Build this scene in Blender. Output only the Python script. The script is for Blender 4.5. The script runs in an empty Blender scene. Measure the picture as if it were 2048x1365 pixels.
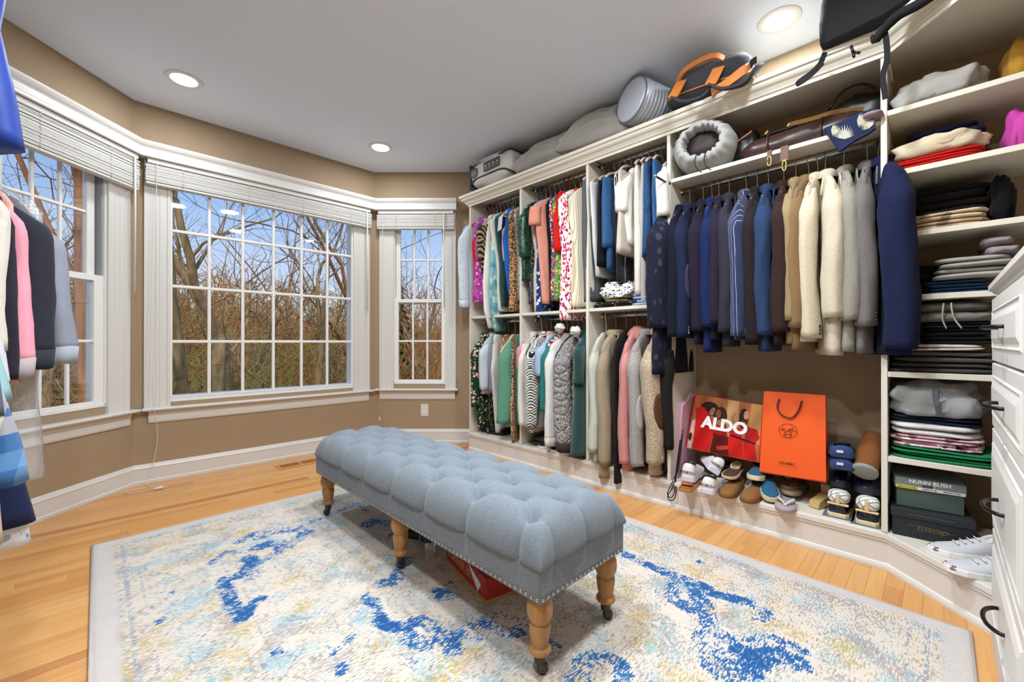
import bpy, bmesh, math, random
import numpy as np
from mathutils import Vector, Matrix, noise as mnoise

SC = bpy.context.scene
COL = SC.collection
PI = math.pi
random.seed(7)

# ------------------------------------------------------------------ camera
FPX = 842.8
YAW = math.radians(44.6)
CAMH = 1.02
cam_d = bpy.data.cameras.new('camera')
cam_d.sensor_width = 36.0
cam_d.lens = FPX / 2048 * 36.0
cam_d.clip_start = 0.02
cam_d.clip_end = 500
cam = bpy.data.objects.new('camera', cam_d)
COL.objects.link(cam)
cam.location = (0, 0, CAMH)
cam.rotation_euler = (math.radians(90.12), 0, -YAW)
SC.camera = cam

# ------------------------------------------------------------------ world, sun, exposure
SC.view_settings.view_transform = 'Standard'
SC.view_settings.look = 'None'
SC.view_settings.gamma = 1.0
SC.view_settings.exposure = 0.08
SC.view_settings.use_curve_mapping = False
SC.cycles.max_bounces = 8
SC.cycles.transparent_max_bounces = 24
SC.cycles.sample_clamp_indirect = 6.0

world = bpy.data.worlds.new('sky')
SC.world = world
world.use_nodes = True
_n = world.node_tree.nodes
_l = world.node_tree.links
_bg = _n['Background']
_bg.inputs['Strength'].default_value = 1.0
_tc = _n.new('ShaderNodeTexCoord')
_sx = _n.new('ShaderNodeSeparateXYZ')
_l.new(_tc.outputs['Generated'], _sx.inputs[0])
_cr = _n.new('ShaderNodeValToRGB')
_l.new(_sx.outputs['Z'], _cr.inputs[0])
_e = _cr.color_ramp.elements
_e[0].position = 0.0
_e[0].color = (0.78, 0.84, 0.92, 1)
_e[1].position = 0.45
_e[1].color = (0.22, 0.42, 0.86, 1)
_m = _e.new(0.12)
_m.color = (0.62, 0.74, 0.94, 1)
_m = _e.new(0.25)
_m.color = (0.36, 0.56, 0.92, 1)
_l.new(_cr.outputs[0], _bg.inputs[0])

sun_d = bpy.data.lights.new('sun', 'SUN')
sun_d.energy = 3.6
sun_d.angle = math.radians(1.0)
sun_d.color = (1.0, 0.86, 0.68)
sun = bpy.data.objects.new('sun', sun_d)
COL.objects.link(sun)
sun.rotation_euler = (math.radians(42), 0, math.radians(-30))
LAMP_W = 23.0          # watts of every recessed ceiling lamp

# ------------------------------------------------------------------ camera geometry helpers (place things on known planes)
_F = np.array([math.sin(YAW) * math.cos(math.radians(.12)), math.cos(YAW) * math.cos(math.radians(.12)), math.sin(math.radians(.12))])
_R = np.array([math.cos(YAW), -math.sin(YAW), 0.0])
_U = np.cross(_R, _F)
_C = np.array([0, 0, CAMH])


def ray(px, py):
    return _F + _R * (px - 1024) / FPX + _U * (682.5 - py) / FPX


def ax(px, py, x):
    d = ray(px, py)
    return Vector(_C + d * (x / d[0]))


def ay(px, py, y):
    d = ray(px, py)
    return Vector(_C + d * (y / d[1]))


def az(px, py, z):
    d = ray(px, py)
    return Vector(_C + d * ((z - CAMH) / d[2]))


# ------------------------------------------------------------------ materials
def hexc(h, a=1.0):
    h = h.lstrip('#')
    v = [int(h[i:i + 2], 16) / 255 for i in (0, 2, 4)]
    return tuple([x / 12.92 if x <= 0.04045 else ((x + 0.055) / 1.055) ** 2.4 for x in v] + [a])


class NT:
    def __init__(s, name, rough=.6, spec=.4, metal=0.0, sheen=0.0):
        s.m = bpy.data.materials.new(name)
        s.m.use_nodes = True
        s.t = s.m.node_tree
        s.b = s.t.nodes['Principled BSDF']
        s.b.inputs['Roughness'].default_value = rough
        s.b.inputs['Specular IOR Level'].default_value = spec
        s.b.inputs['Metallic'].default_value = metal
        if sheen:
            s.b.inputs['Sheen Weight'].default_value = sheen
            s.b.inputs['Sheen Roughness'].default_value = .6
        s._o = None

    def n(s, typ, **kw):
        nd = s.t.nodes.new('ShaderNode' + typ)
        for k, v in kw.items():
            if k in nd.inputs:
                if hasattr(v, 'is_output'):
                    s.t.links.new(v, nd.inputs[k])
                else:
                    nd.inputs[k].default_value = v
            else:
                setattr(nd, k, v)
        return nd

    def lk(s, a, b):
        s.t.links.new(a, b)

    def obj(s, scale=None, rot=None, loc=None):
        if s._o is None:
            s._o = s.n('TexCoord').outputs['Object']
        o = s._o
        if scale or rot or loc:
            mp = s.n('Mapping')
            s.lk(o, mp.inputs[0])
            if scale:
                mp.inputs['Scale'].default_value = scale
            if rot:
                mp.inputs['Rotation'].default_value = rot
            if loc:
                mp.inputs['Location'].default_value = loc
            o = mp.outputs[0]
        return o

    def noise(s, scale, vec=None, detail=2.0, rough=.5, dist=0.0):
        nd = s.n('TexNoise', Scale=scale, Detail=detail, Roughness=rough, Distortion=dist)
        s.lk(vec if vec is not None else s.obj(), nd.inputs['Vector'])
        return nd.outputs['Fac']

    def voro(s, scale, vec=None, feature='F1', rnd=1.0):
        nd = s.n('TexVoronoi', feature=feature, Scale=scale, Randomness=rnd)
        s.lk(vec if vec is not None else s.obj(), nd.inputs['Vector'])
        return nd

    def ramp(s, fac, stops, interp='LINEAR'):
        nd = s.n('ValToRGB')
        nd.color_ramp.interpolation = interp
        e = nd.color_ramp.elements
        while len(e) > 1:
            e.remove(e[-1])
        for i, (p, c) in enumerate(stops):
            c = hexc(c) if isinstance(c, str) else c
            if i == 0:
                e[0].position = p
                e[0].color = c
            else:
                k = e.new(p)
                k.color = c
        s.lk(fac, nd.inputs[0])
        return nd.outputs[0]

    def math(s, op, a, b=None, clamp=False):
        nd = s.n('Math', operation=op, use_clamp=clamp)
        for i, v in enumerate((a, b)):
            if v is None:
                continue
            if hasattr(v, 'is_output'):
                s.lk(v, nd.inputs[i])
            else:
                nd.inputs[i].default_value = v
        return nd.outputs[0]

    def mix(s, fac, a, b, blend='MIX'):
        nd = s.n('Mix', data_type='RGBA', blend_type=blend)
        for sock, v in ((nd.inputs[0], fac), (nd.inputs[6], a), (nd.inputs[7], b)):
            if hasattr(v, 'is_output'):
                s.lk(v, sock)
            else:
                sock.default_value = hexc(v) if isinstance(v, str) else v
        return nd.outputs[2]

    def color(s, c):
        if hasattr(c, 'is_output'):
            s.lk(c, s.b.inputs['Base Color'])
        else:
            s.b.inputs['Base Color'].default_value = hexc(c) if isinstance(c, str) else c

    def bump(s, h, strength=.2, dist=.002):
        nd = s.n('Bump', Strength=strength, Distance=dist)
        s.lk(h, nd.inputs['Height'])
        s.lk(nd.outputs[0], s.b.inputs['Normal'])


_MC = {}


def plain(hx, rough=.5, spec=.4, metal=0.0, var=.0, scale=6.0, bump=0.0, name=None):
    key = ('plain', hx, rough, spec, metal, var, scale, bump)
    if key in _MC:
        return _MC[key]
    t = NT(name or ('paint_' + hx.strip('#')), rough, spec, metal)
    if var:
        f = t.noise(scale, detail=3)
        a = np.array(hexc(hx))
        t.color(t.mix(f, tuple(a[:3] * (1 - var)) + (1,), tuple(np.minimum(a[:3] * (1 + var), 1)) + (1,)))
        if bump:
            t.bump(t.noise(scale * 8), bump)
    else:
        t.color(hx)
    _MC[key] = t.m
    return t.m


def fabric(hx, rough=.9, var=.16, sheen=.03, spec=.12, scale=22.0, name=None):
    key = ('fab', hx, rough, var, sheen)
    if key in _MC:
        return _MC[key]
    t = NT(name or ('fabric_' + hx.strip('#')), rough, spec, 0, sheen)
    a = np.array(hexc(hx)) * .84
    f = t.noise(scale, detail=3)
    c = t.mix(f, tuple(a[:3] * (1 - var)) + (1,), tuple(np.minimum(a[:3] * (1 + var), 1)) + (1,))
    w = t.noise(420.0, detail=1)
    c = t.mix(.35, c, t.ramp(w, [(.3, tuple(a[:3] * .72) + (1,)), (.7, tuple(np.minimum(a[:3] * 1.25, 1)) + (1,))]))
    t.color(c)
    t.bump(w, .25, .001)
    _MC[key] = t.m
    return t.m


def pat_floral(bg, cols, scale=28.0, thr=.42, name='floral', rough=.85, stretch=(1, 1, 1)):
    t = NT('print_' + name, rough, .15, 0, .02)
    co = t.obj(stretch)
    wn = t.n('TexNoise', Scale=scale * .9, Detail=2.0)
    t.lk(co, wn.inputs['Vector'])
    vv = t.n('VectorMath', operation='SCALE')
    t.lk(wn.outputs['Color'], vv.inputs[0])
    vv.inputs['Scale'].default_value = .9 / scale
    va = t.n('VectorMath', operation='ADD')
    t.lk(co, va.inputs[0])
    t.lk(vv.outputs[0], va.inputs[1])
    v = t.voro(scale, va.outputs[0])
    sp = t.n('SeparateColor')
    t.lk(v.outputs['Color'], sp.inputs[0])
    k = len(cols)
    pal = t.ramp(sp.outputs[0], [(i / k, c) for i, c in enumerate(cols)], 'CONSTANT')
    m = t.math('LESS_THAN', v.outputs['Distance'], thr)
    t.color(t.mix(m, bg, pal))
    t.bump(t.noise(300.0), .15, .001)
    return t.m


def pat_leopard(name='leopard', scale=60.0, bg='#b98a58', dark='#1d130d', mid='#7a5230'):
    t = NT('print_' + name, .8, .2, 0, .1)
    nz = t.n('TexNoise', Scale=scale * .7, Detail=1.0)
    t.lk(t.obj(), nz.inputs['Vector'])
    vs = t.n('VectorMath', operation='SCALE')
    t.lk(nz.outputs['Color'], vs.inputs[0])
    vs.inputs['Scale'].default_value = .8 / scale
    va = t.n('VectorMath', operation='ADD')
    t.lk(t.obj(), va.inputs[0])
    t.lk(vs.outputs[0], va.inputs[1])
    v = t.voro(scale, va.outputs[0])
    br = t.noise(scale * 1.6)
    d = t.math('ADD', v.outputs['Distance'], t.math('MULTIPLY', t.math('SUBTRACT', br, .5), .5))
    t.color(t.ramp(d, [(0, mid), (.26, dark), (.5, bg)], 'CONSTANT'))
    return t.m


def pat_stripes(bg, line, period=.03, width=.12, axis='X', name='stripe', rough=.8):
    t = NT('print_' + name, rough, .2, 0, .1)
    sx = t.n('SeparateXYZ')
    t.lk(t.obj(), sx.inputs[0])
    q = t.math('ADD', t.math('ADD', sx.outputs['X'], sx.outputs['Y']), 0.0) if axis == 'XY' else sx.outputs[axis]
    f = t.math('FRACT', t.math('DIVIDE', t.math('ADD', q, 10.0), period))
    t.color(t.mix(t.math('LESS_THAN', f, width), bg, line))
    t.bump(t.noise(400.0), .15, .001)
    return t.m


def pat_plaid(cols, period=.1, name='plaid'):
    t = NT('print_' + name, .9, .15, 0, .15)
    sx = t.n('SeparateXYZ')
    t.lk(t.obj(), sx.inputs[0])
    q = t.math('ADD', sx.outputs['X'], sx.outputs['Y'])
    a = t.math('FRACT', t.math('DIVIDE', t.math('ADD', q, 10.0), period))
    b = t.math('FRACT', t.math('DIVIDE', t.math('ADD', sx.outputs['Z'], 10.0), period))
    n = len(cols)
    ca = t.ramp(a, [(i / n, c) for i, c in enumerate(cols)], 'CONSTANT')
    cb = t.ramp(b, [(i / n, c) for i, c in enumerate(cols)], 'CONSTANT')
    t.color(t.mix(.5, ca, cb))
    t.bump(t.noise(350.0), .2, .001)
    return t.m


def pat_tweed(c1, c2, scale=160.0, name='tweed', quilt=0.0):
    t = NT('tweed_' + name, .95, .08, 0, .02)
    f = t.noise(scale, detail=1)
    t.color(t.ramp(f, [(.42, c1), (.58, c2)]))
    if quilt:
        sx = t.n('SeparateXYZ')
        t.lk(t.obj(), sx.inputs[0])
        q = t.math('ADD', sx.outputs['X'], sx.outputs['Y'])
        a = t.math('PINGPONG', t.math('ADD', t.math('ADD', q, sx.outputs['Z']), 10.0), quilt)
        b = t.math('PINGPONG', t.math('ADD', t.math('SUBTRACT', q, sx.outputs['Z']), 10.0), quilt)
        mn = t.math('MINIMUM', a, b)
        t.bump(t.math('MINIMUM', t.math('DIVIDE', mn, quilt * .35), 1.0), 1.0, .008)
    else:
        t.bump(f, .4, .0015)
    return t.m


def pat_sequin(base, spark, scale=170.0, name='sequin'):
    t = NT('sequin_' + name, .35, .6, .3)
    v = t.voro(scale)
    sp = t.n('SeparateColor')
    t.lk(v.outputs['Color'], sp.inputs[0])
    t.color(t.ramp(sp.outputs[0], [(0, base), (.78, base), (.8, spark)], 'CONSTANT'))
    t.bump(sp.outputs[1], .6, .003)
    return t.m


def pat_geo(bg, ink, period=.013, block=.075, name='geometric'):
    t = NT('print_' + name, .85, .2, 0, .1)
    sx = t.n('SeparateXYZ')
    t.lk(t.obj(), sx.inputs[0])
    q = t.math('ADD', t.math('ADD', sx.outputs['X'], sx.outputs['Y']), 10.0)
    z = t.math('ADD', sx.outputs['Z'], 10.0)
    d1 = t.math('ADD', q, z)
    d2 = t.math('SUBTRACT', q, z)
    ca = t.math('FLOOR', t.math('DIVIDE', d1, block))
    cb = t.math('FLOOR', t.math('DIVIDE', d2, block))
    ch = t.math('MODULO', t.math('ADD', t.math('ADD', ca, cb), 1000.0), 2.0)
    fa = t.math('LESS_THAN', t.math('FRACT', t.math('DIVIDE', d1, period)), .45)
    fb = t.math('LESS_THAN', t.math('FRACT', t.math('DIVIDE', t.math('ADD', d2, 20.0), period)), .45)
    sel = t.math('ADD', t.math('MULTIPLY', ch, fa), t.math('MULTIPLY', t.math('SUBTRACT', 1.0, ch), fb))
    t.color(t.mix(sel, bg, ink))
    return t.m


def wood_mat(name, c1, c2, c3, scale=(2, 30, 30), rough=.35, rnd=True):
    t = NT(name, rough, .45)
    oi = t.n('ObjectInfo')
    add = t.n('VectorMath', operation='ADD')
    t.lk(t.obj(), add.inputs[0])
    cmb = t.n('CombineXYZ')
    t.lk(t.math('MULTIPLY', oi.outputs['Random'], 37.0), cmb.inputs[0])
    t.lk(t.math('MULTIPLY', oi.outputs['Random'], 11.0), cmb.inputs[1])
    t.lk(cmb.outputs[0], add.inputs[1])
    mp = t.n('Mapping')
    t.lk(add.outputs[0], mp.inputs[0])
    mp.inputs['Scale'].default_value = scale
    f = t.noise(1.0, mp.outputs[0], detail=5, rough=.6, dist=.6)
    g = t.noise(.25, mp.outputs[0], detail=2)
    base = t.ramp(f, [(.28, c1), (.5, c2), (.75, c3)])
    if rnd:
        tint = t.ramp(oi.outputs['Random'], [(0, '#b06f38'), (.12, '#c98f50'), (.45, '#d6a05e'), (.8, '#dcaa6c'), (.94, '#bf7d42'), (1, '#9c5634')])
        base = t.mix(.62, base, tint)
    base = t.mix(t.math('MULTIPLY', g, .25), base, c1)
    t.color(base)
    t.bump(f, .06, .001)
    return t.m


# ------------------------------------------------------------------ mesh helpers
class MB:
    """collects shapes; build() links them as one mesh object"""

    def __init__(s):
        s.v = []
        s.f = []
        s.mi = []
        s.mats = []
        s.cm = 0
        s.sm = []
        s.smooth = False

    def use(s, mat, smooth=None):
        if mat not in s.mats:
            s.mats.append(mat)
        s.cm = s.mats.index(mat)
        if smooth is not None:
            s.smooth = smooth
        return s

    def add(s, verts, faces, smooth=None):
        o = len(s.v)
        s.v += [tuple(p) for p in verts]
        sm = s.smooth if smooth is None else smooth
        for f in faces:
            s.f.append(tuple(i + o for i in f))
            s.mi.append(s.cm)
            s.sm.append(sm)
        return s

    def box(s, c, d, b=0.0, rot=None):
        hx, hy, hz = d[0] / 2, d[1] / 2, d[2] / 2
        b = min(b, hx * .9, hy * .9, hz * .9)
        M = rot if rot is not None else Matrix.Identity(3)
        c = Vector(c)
        vs = []
        if b <= 0:
            for sx in (-1, 1):
                for sy in (-1, 1):
                    for sz in (-1, 1):
                        vs.append(c + M @ Vector((sx * hx, sy * hy, sz * hz)))
            return s.add(vs, [(0, 1, 3, 2), (4, 6, 7, 5), (0, 4, 5, 1), (2, 3, 7, 6), (0, 2, 6, 4), (1, 5, 7, 3)], False)
        idx = {}
        for sx in (-1, 1):
            for sy in (-1, 1):
                for sz in (-1, 1):
                    for a in range(3):
                        p = [sx * (hx - b), sy * (hy - b), sz * (hz - b)]
                        p[a] += (sx, sy, sz)[a] * b
                        idx[(sx, sy, sz, a)] = len(vs)
                        vs.append(c + M @ Vector(p))
        fs = []
        for a in range(3):
            for q in (-1, 1):
                o1, o2 = [k for k in range(3) if k != a]
                ring = []
                for s1, s2 in ((-1, -1), (1, -1), (1, 1), (-1, 1)):
                    k = [0, 0, 0]
                    k[a] = q
                    k[o1] = s1
                    k[o2] = s2
                    ring.append(idx[(k[0], k[1], k[2], a)])
                fs.append(ring)
        for a in range(3):
            o1, o2 = [k for k in range(3) if k != a]
            for s1 in (-1, 1):
                for s2 in (-1, 1):
                    def K(q, ax_):
                        k = [0, 0, 0]
                        k[a] = q
                        k[o1] = s1
                        k[o2] = s2
                        return idx[(k[0], k[1], k[2], ax_)]
                    fs.append([K(-1, o1), K(1, o1), K(1, o2), K(-1, o2)])
        for sx in (-1, 1):
            for sy in (-1, 1):
                for sz in (-1, 1):
                    fs.append([idx[(sx, sy, sz, 0)], idx[(sx, sy, sz, 1)], idx[(sx, sy, sz, 2)]])
        return s.add(vs, fs, False)

    def loft(s, rings, cap=True, closed=True, smooth=True):
        n = len(rings[0])
        vs = [p for r in rings for p in r]
        fs = []
        for i in range(len(rings) - 1):
            for j in range(n if closed else n - 1):
                k = (j + 1) % n
                fs.append((i * n + j, i * n + k, (i + 1) * n + k, (i + 1) * n + j))
        if cap:
            fs.append(tuple(range(n - 1, -1, -1)))
            fs.append(tuple((len(rings) - 1) * n + j for j in range(n)))
        return s.add(vs, fs, smooth)

    def tube(s, path, r, n=8, cap=True, flat=1.0):
        path = [Vector(p) for p in path]
        rings = []
        up = Vector((0, 0, 1))
        nrm = None
        for i, p in enumerate(path):
            a = path[max(i - 1, 0)]
            b = path[min(i + 1, len(path) - 1)]
            t = (b - a)
            if t.length < 1e-9:
                t = Vector((0, 0, 1))
            t.normalize()
            if nrm is None:
                nrm = t.cross(up)
                if nrm.length < 1e-3:
                    nrm = t.cross(Vector((1, 0, 0)))
            nrm = (nrm - t * nrm.dot(t))
            nrm.normalize()
            bi = t.cross(nrm)
            rr = r[i] if isinstance(r, (list, tuple)) else r
            rings.append([p + nrm * (math.cos(2 * PI * k / n) * rr) + bi * (math.sin(2 * PI * k / n) * rr * flat) for k in range(n)])
        return s.loft(rings, cap)

    def strap(s, path, w, th, side):
        """flat band along a path; side = width direction"""
        path = [Vector(p) for p in path]
        side = Vector(side).normalized()
        rings = []
        for i, p in enumerate(path):
            t = (path[min(i + 1, len(path) - 1)] - path[max(i - 1, 0)]).normalized()
            sd = side - t * side.dot(t)
            sd.normalize()
            nn = t.cross(sd)
            rings.append([p + sd * w / 2 + nn * th / 2, p + sd * w / 2 - nn * th / 2, p - sd * w / 2 - nn * th / 2, p - sd * w / 2 + nn * th / 2])
        return s.loft(rings, True, True, False)

    def lathe(s, prof, n=20, c=(0, 0, 0), axis='Z'):
        rings = []
        for r, z in prof:
            ring = []
            for k in range(n):
                a = 2 * PI * k / n
                p = (r * math.cos(a), r * math.sin(a), z)
                if axis == 'X':
                    p = (z, r * math.cos(a), r * math.sin(a))
                if axis == 'Y':
                    p = (r * math.cos(a), z, -r * math.sin(a))
                ring.append((p[0] + c[0], p[1] + c[1], p[2] + c[2]))
            rings.append(ring)
        return s.loft(rings, True)

    def prism(s, poly, a, b, fn):
        """extrude 2-D polygon between offsets a and b; fn(u, v, w) -> point"""
        r0 = [fn(u, v, a) for u, v in poly]
        r1 = [fn(u, v, b) for u, v in poly]
        return s.loft([r0, r1], True, True, False)

    def grid(s, fn, nu, nv, smooth=True):
        vs = [fn(i / nu, j / nv) for j in range(nv + 1) for i in range(nu + 1)]
        fs = [(j * (nu + 1) + i, j * (nu + 1) + i + 1, (j + 1) * (nu + 1) + i + 1, (j + 1) * (nu + 1) + i) for j in range(nv) for i in range(nu)]
        return s.add(vs, fs, smooth)

    def build(s, name, mat=None, parent=None, loc=None):
        me = bpy.data.meshes.new(name)
        me.from_pydata(s.v, [], s.f)
        if s.mats:
            for m in s.mats:
                me.materials.append(m)
            me.polygons.foreach_set('material_index', s.mi)
        elif mat is not None:
            me.materials.append(mat)
        me.polygons.foreach_set('use_smooth', s.sm)
        me.update()
        bm = bmesh.new()
        bm.from_mesh(me)
        bmesh.ops.recalc_face_normals(bm, faces=bm.faces)
        bm.to_mesh(me)
        bm.free()
        o = bpy.data.objects.new(name, me)
        COL.objects.link(o)
        if parent is not None:
            o.parent = parent
        if loc is not None:
            o.location = loc
        return o


def link(name, me, parent=None, loc=None, rot=None):
    o = bpy.data.objects.new(name, me)
    COL.objects.link(o)
    if parent is not None:
        o.parent = parent
    if loc is not None:
        o.location = loc
    if rot is not None:
        o.rotation_euler = rot
    return o


def tag(o, label=None, cat=None, group=None, kind=None):
    if label:
        o['label'] = label
    if cat:
        o['category'] = cat
    if group:
        o['group'] = group
    if kind:
        o['kind'] = kind
    return o


def empty(name, loc=(0, 0, 0), rz=0.0, rot=None):
    o = bpy.data.objects.new(name, None)
    COL.objects.link(o)
    o.location = loc
    o.rotation_euler = rot if rot is not None else (0, 0, rz)
    o.empty_display_size = .05
    return o


def thing(name, label, cat, loc=(0, 0, 0), rz=0.0, group=None, rot=None):
    return tag(empty(name, loc, rz, rot), label, cat, group)


def text_mesh(mb, txt, size, fn, depth=0.0, shear=0.0, bold=0.0, spacing=1.0):
    """adds lettering to mb; fn(u, v, w) maps text plane to space; text centred on 0,0"""
    cu = bpy.data.curves.new('lettering', 'FONT')
    cu.body = txt
    cu.size = size
    cu.align_x = 'CENTER'
    cu.align_y = 'CENTER'
    cu.shear = shear
    cu.offset = bold
    cu.space_character = spacing
    cu.resolution_u = 3
    ob = bpy.data.objects.new('lettering', cu)
    COL.objects.link(ob)
    bpy.context.view_layer.update()
    dg = bpy.context.evaluated_depsgraph_get()
    me = bpy.data.meshes.new_from_object(ob.evaluated_get(dg))
    vs = [fn(v.co.x, v.co.y, 0.0) for v in me.vertices]
    fs = [tuple(p.vertices) for p in me.polygons]
    mb.add(vs, fs, False)
    bpy.data.objects.remove(ob)
    bpy.data.curves.remove(cu)
    bpy.data.meshes.remove(me)
    return mb


def seg(n):
    return [i / (n - 1) for i in range(n)]


def lerp(a, b, t):
    return a + (b - a) * t


def curve_pts(pts, n=24):
    """Catmull-Rom through pts"""
    P = [Vector(p) for p in pts]
    P = [P[0] * 2 - P[1]] + P + [P[-1] * 2 - P[-2]]
    out = []
    m = len(P) - 3
    for i in range(n):
        t = i / (n - 1) * m
        k = min(int(t), m - 1)
        t -= k
        a, b, c, d = P[k:k + 4]
        out.append(.5 * ((2 * b) + (c - a) * t + (2 * a - 5 * b + 4 * c - d) * t * t + (3 * b - a - 3 * c + d) * t ** 3))
    return out

# ================================================================== the room
CX = 2.521            # front plane of the closet along the right-hand wall
BX = 2.92             # wall behind that closet
YW = 4.026            # window wall
HC = 2.744            # ceiling
XL, XR = 0.187, 2.013  # corners of the bay
FAC = .702            # bay facet reach along x and y
YB = -.64             # wall behind the drawers
XW = -.80             # wall behind the left-hand closet
S2 = math.sqrt(.5)

M_WALL = plain('#a08a70', .75, .25, var=.04, scale=9, name='taupe_wall_paint')
M_CEIL = plain('#e2eefe', .85, .2, var=.012, scale=4, name='ceiling_paint')
M_TRIM = plain('#d2cfca', .38, .4, var=.015, scale=3, name='white_trim_paint')
M_SHELF = plain('#d3cdbf', .42, .4, var=.02, scale=3, name='antique_white_melamine')
M_CHROME = plain('#c9ccd0', .22, .5, 1.0, name='chrome')
M_BLACKM = plain('#17181a', .35, .5, .6, name='black_metal')
M_DARK = plain('#141110', .8, .2, name='dark_backing')


def wallseg(name, a, b, holes=(), t=.12, side=1, z0=0.0, z1=HC):
    """vertical wall from a to b (room on the left of a->b for side=1), rectangular holes (s0, s1, z0, z1)"""
    a = Vector((a[0], a[1]))
    b = Vector((b[0], b[1]))
    d = (b - a)
    L = d.length
    d.normalize()
    n = Vector((d.y, -d.x)) * side
    mb = MB()

    def blk(s0, s1, za, zb):
        if s1 - s0 < 1e-4 or zb - za < 1e-4:
            return
        ps = []
        for s_, w in ((s0, 0), (s1, 0), (s1, t), (s0, t)):
            q = a + d * s_ + n * w
            ps.append((q.x, q.y))
        mb.loft([[(x, y, za) for x, y in ps], [(x, y, zb) for x, y in ps]], True, True, False)
    if not holes:
        blk(0, L, z0, z1)
    else:
        h = holes[0]
        blk(0, h[0], z0, z1)
        blk(h[1], L, z0, z1)
        blk(h[0], h[1], z0, h[2])
        blk(h[0], h[1], h[3], z1)
    return tag(mb.build(name, M_WALL), kind='structure')


# left facet runs from (XL-FAC, YW-FAC) to (XL, YW); window hole measured back from the bay corner
LF0 = (XL - FAC, YW - FAC)
LFL = FAC * math.sqrt(2)
wallseg('wall_bay_left', LF0, (XL, YW), [(LFL - .79, LFL - .20, .60, 2.33)], side=-1)
wallseg('wall_bay', (XL, YW), (XR, YW), [(.20, 1.60, .60, 2.33)], side=-1)
wallseg('wall_bay_right', (XR, YW), (XR + FAC, YW - FAC), [(.19, .725, .60, 2.33)], side=-1)
wallseg('wall_jog_right', (XR + FAC, YW - FAC), (BX, YW - FAC), side=-1)
wallseg('wall_right', (BX, YW - FAC), (BX, YB), side=-1)
wallseg('wall_back', (BX, YB), (XW, YB), side=-1)
wallseg('wall_left', (XW, YB), (XW, YW - FAC), side=-1)
wallseg('wall_jog_left', (XW, YW - FAC), LF0, side=-1)

OUTL = [(XW, YB), (BX, YB), (BX, YW - FAC), (XR + FAC, YW - FAC), (XR, YW), (XL, YW), LF0, (XW, YW - FAC)]


def grow(poly, g):
    c = Vector((sum(p[0] for p in poly) / len(poly), sum(p[1] for p in poly) / len(poly)))
    return [tuple(c + (Vector(p) - c) * (1 + g / (Vector(p) - c).length)) for p in poly]


mb = MB()
mb.prism(grow(OUTL, .12), HC, HC + .15, lambda u, v, w: (u, v, w))
tag(mb.build('ceiling', M_CEIL), kind='structure')
mb = MB()
mb.prism(grow(OUTL, .12), -.16, -.018, lambda u, v, w: (u, v, w))
floor = tag(mb.build('floor', plain('#6b4526', .7)), kind='structure')

# oak strip floor, every board its own piece
M_OAK = wood_mat('oak_boards', '#b07438', '#ca945a', '#d8a86e', (2.2, 42, 30), .32)
BW = .0572
rows = int((YW + .02 - YB) / BW) + 1
_pl = {}
rnd = random.Random(3)


def plank_mesh(L):
    if L not in _pl:
        m_ = MB()
        m_.box((L / 2, BW / 2, -.009), (L - .0005, BW - .0004, .018), .0006)
        o_ = m_.build('plank', M_OAK)
        _pl[L] = o_.data
        bpy.data.objects.remove(o_)
    return _pl[L]


for r in range(rows):
    y0 = YB + r * BW
    x0, x1 = XW, BX
    if y0 > YW - FAC - BW:
        k = max(0.0, y0 + BW - (YW - FAC))
        x0, x1 = XL - FAC + k - .10, XR + FAC - k + .10
        x0 = max(x0, XL - FAC - .02)
    x = x0 - rnd.uniform(0, .2)
    while x < x1:
        L = rnd.choice((.7, .9, 1.1, 1.4, 1.7))
        if x + L > x1 + .02:
            L = max(.2, round((x1 + .015 - x) * 20) / 20)
            if x1 - x < .06:
                break
        link('plank', plank_mesh(L), floor, (x, y0, rnd.uniform(-.0006, 0)))
        x += L


# ------------------------------------------------------------------ baseboards
def base_prof():
    return [(0, 0), (.019, 0), (.019, .018), (.014, .024), (.014, .105), (.017, .11), (.011, .122), (.006, .135), (0, .138)]


def baseboard(name, a, b):
    a = Vector((a[0], a[1]))
    b = Vector((b[0], b[1]))
    d = (b - a).normalized()
    n = Vector((d.y, -d.x))
    m_ = MB()
    m_.loft([[(a.x + n.x * u, a.y + n.y * u, v) for u, v in base_prof()], [(b.x + n.x * u, b.y + n.y * u, v) for u, v in base_prof()]], True, True, False)
    return tag(m_.build(name, M_TRIM), kind='structure')


baseboard('baseboard_bay_left', LF0, (XL + .006, YW + .006))
baseboard('baseboard_bay', (XL - .006, YW), (XR + .006, YW))
baseboard('baseboard_bay_right', (XR - .006, YW + .006), (XR + FAC, YW - FAC))
baseboard('baseboard_left', (XW, YB), (XW, YW - FAC))


# ------------------------------------------------------------------ windows
def glass_mat():
    t = NT('window_glass', .02, .5)
    tr = t.n('BsdfTransparent')
    gl = t.n('BsdfGlossy', Roughness=.02)
    fr = t.n('Fresnel', IOR=1.35)
    mx = t.n('MixShader')
    t.lk(fr.outputs[0], mx.inputs[0])
    t.lk(tr.outputs[0], mx.inputs[1])
    t.lk(gl.outputs[0], mx.inputs[2])
    t.lk(mx.outputs[0], t.t.nodes['Material Output'].inputs[0])
    return t.m


M_GLASS = glass_mat()
M_SASH = plain('#e4e2de', .4, .4, name='white_sash')
M_BLIND = plain('#d3d0cb', .45, .35, name='white_blind_slats')
M_SCREEN = plain('#8f9194', .5, .3, name='grey_window_track')


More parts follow.
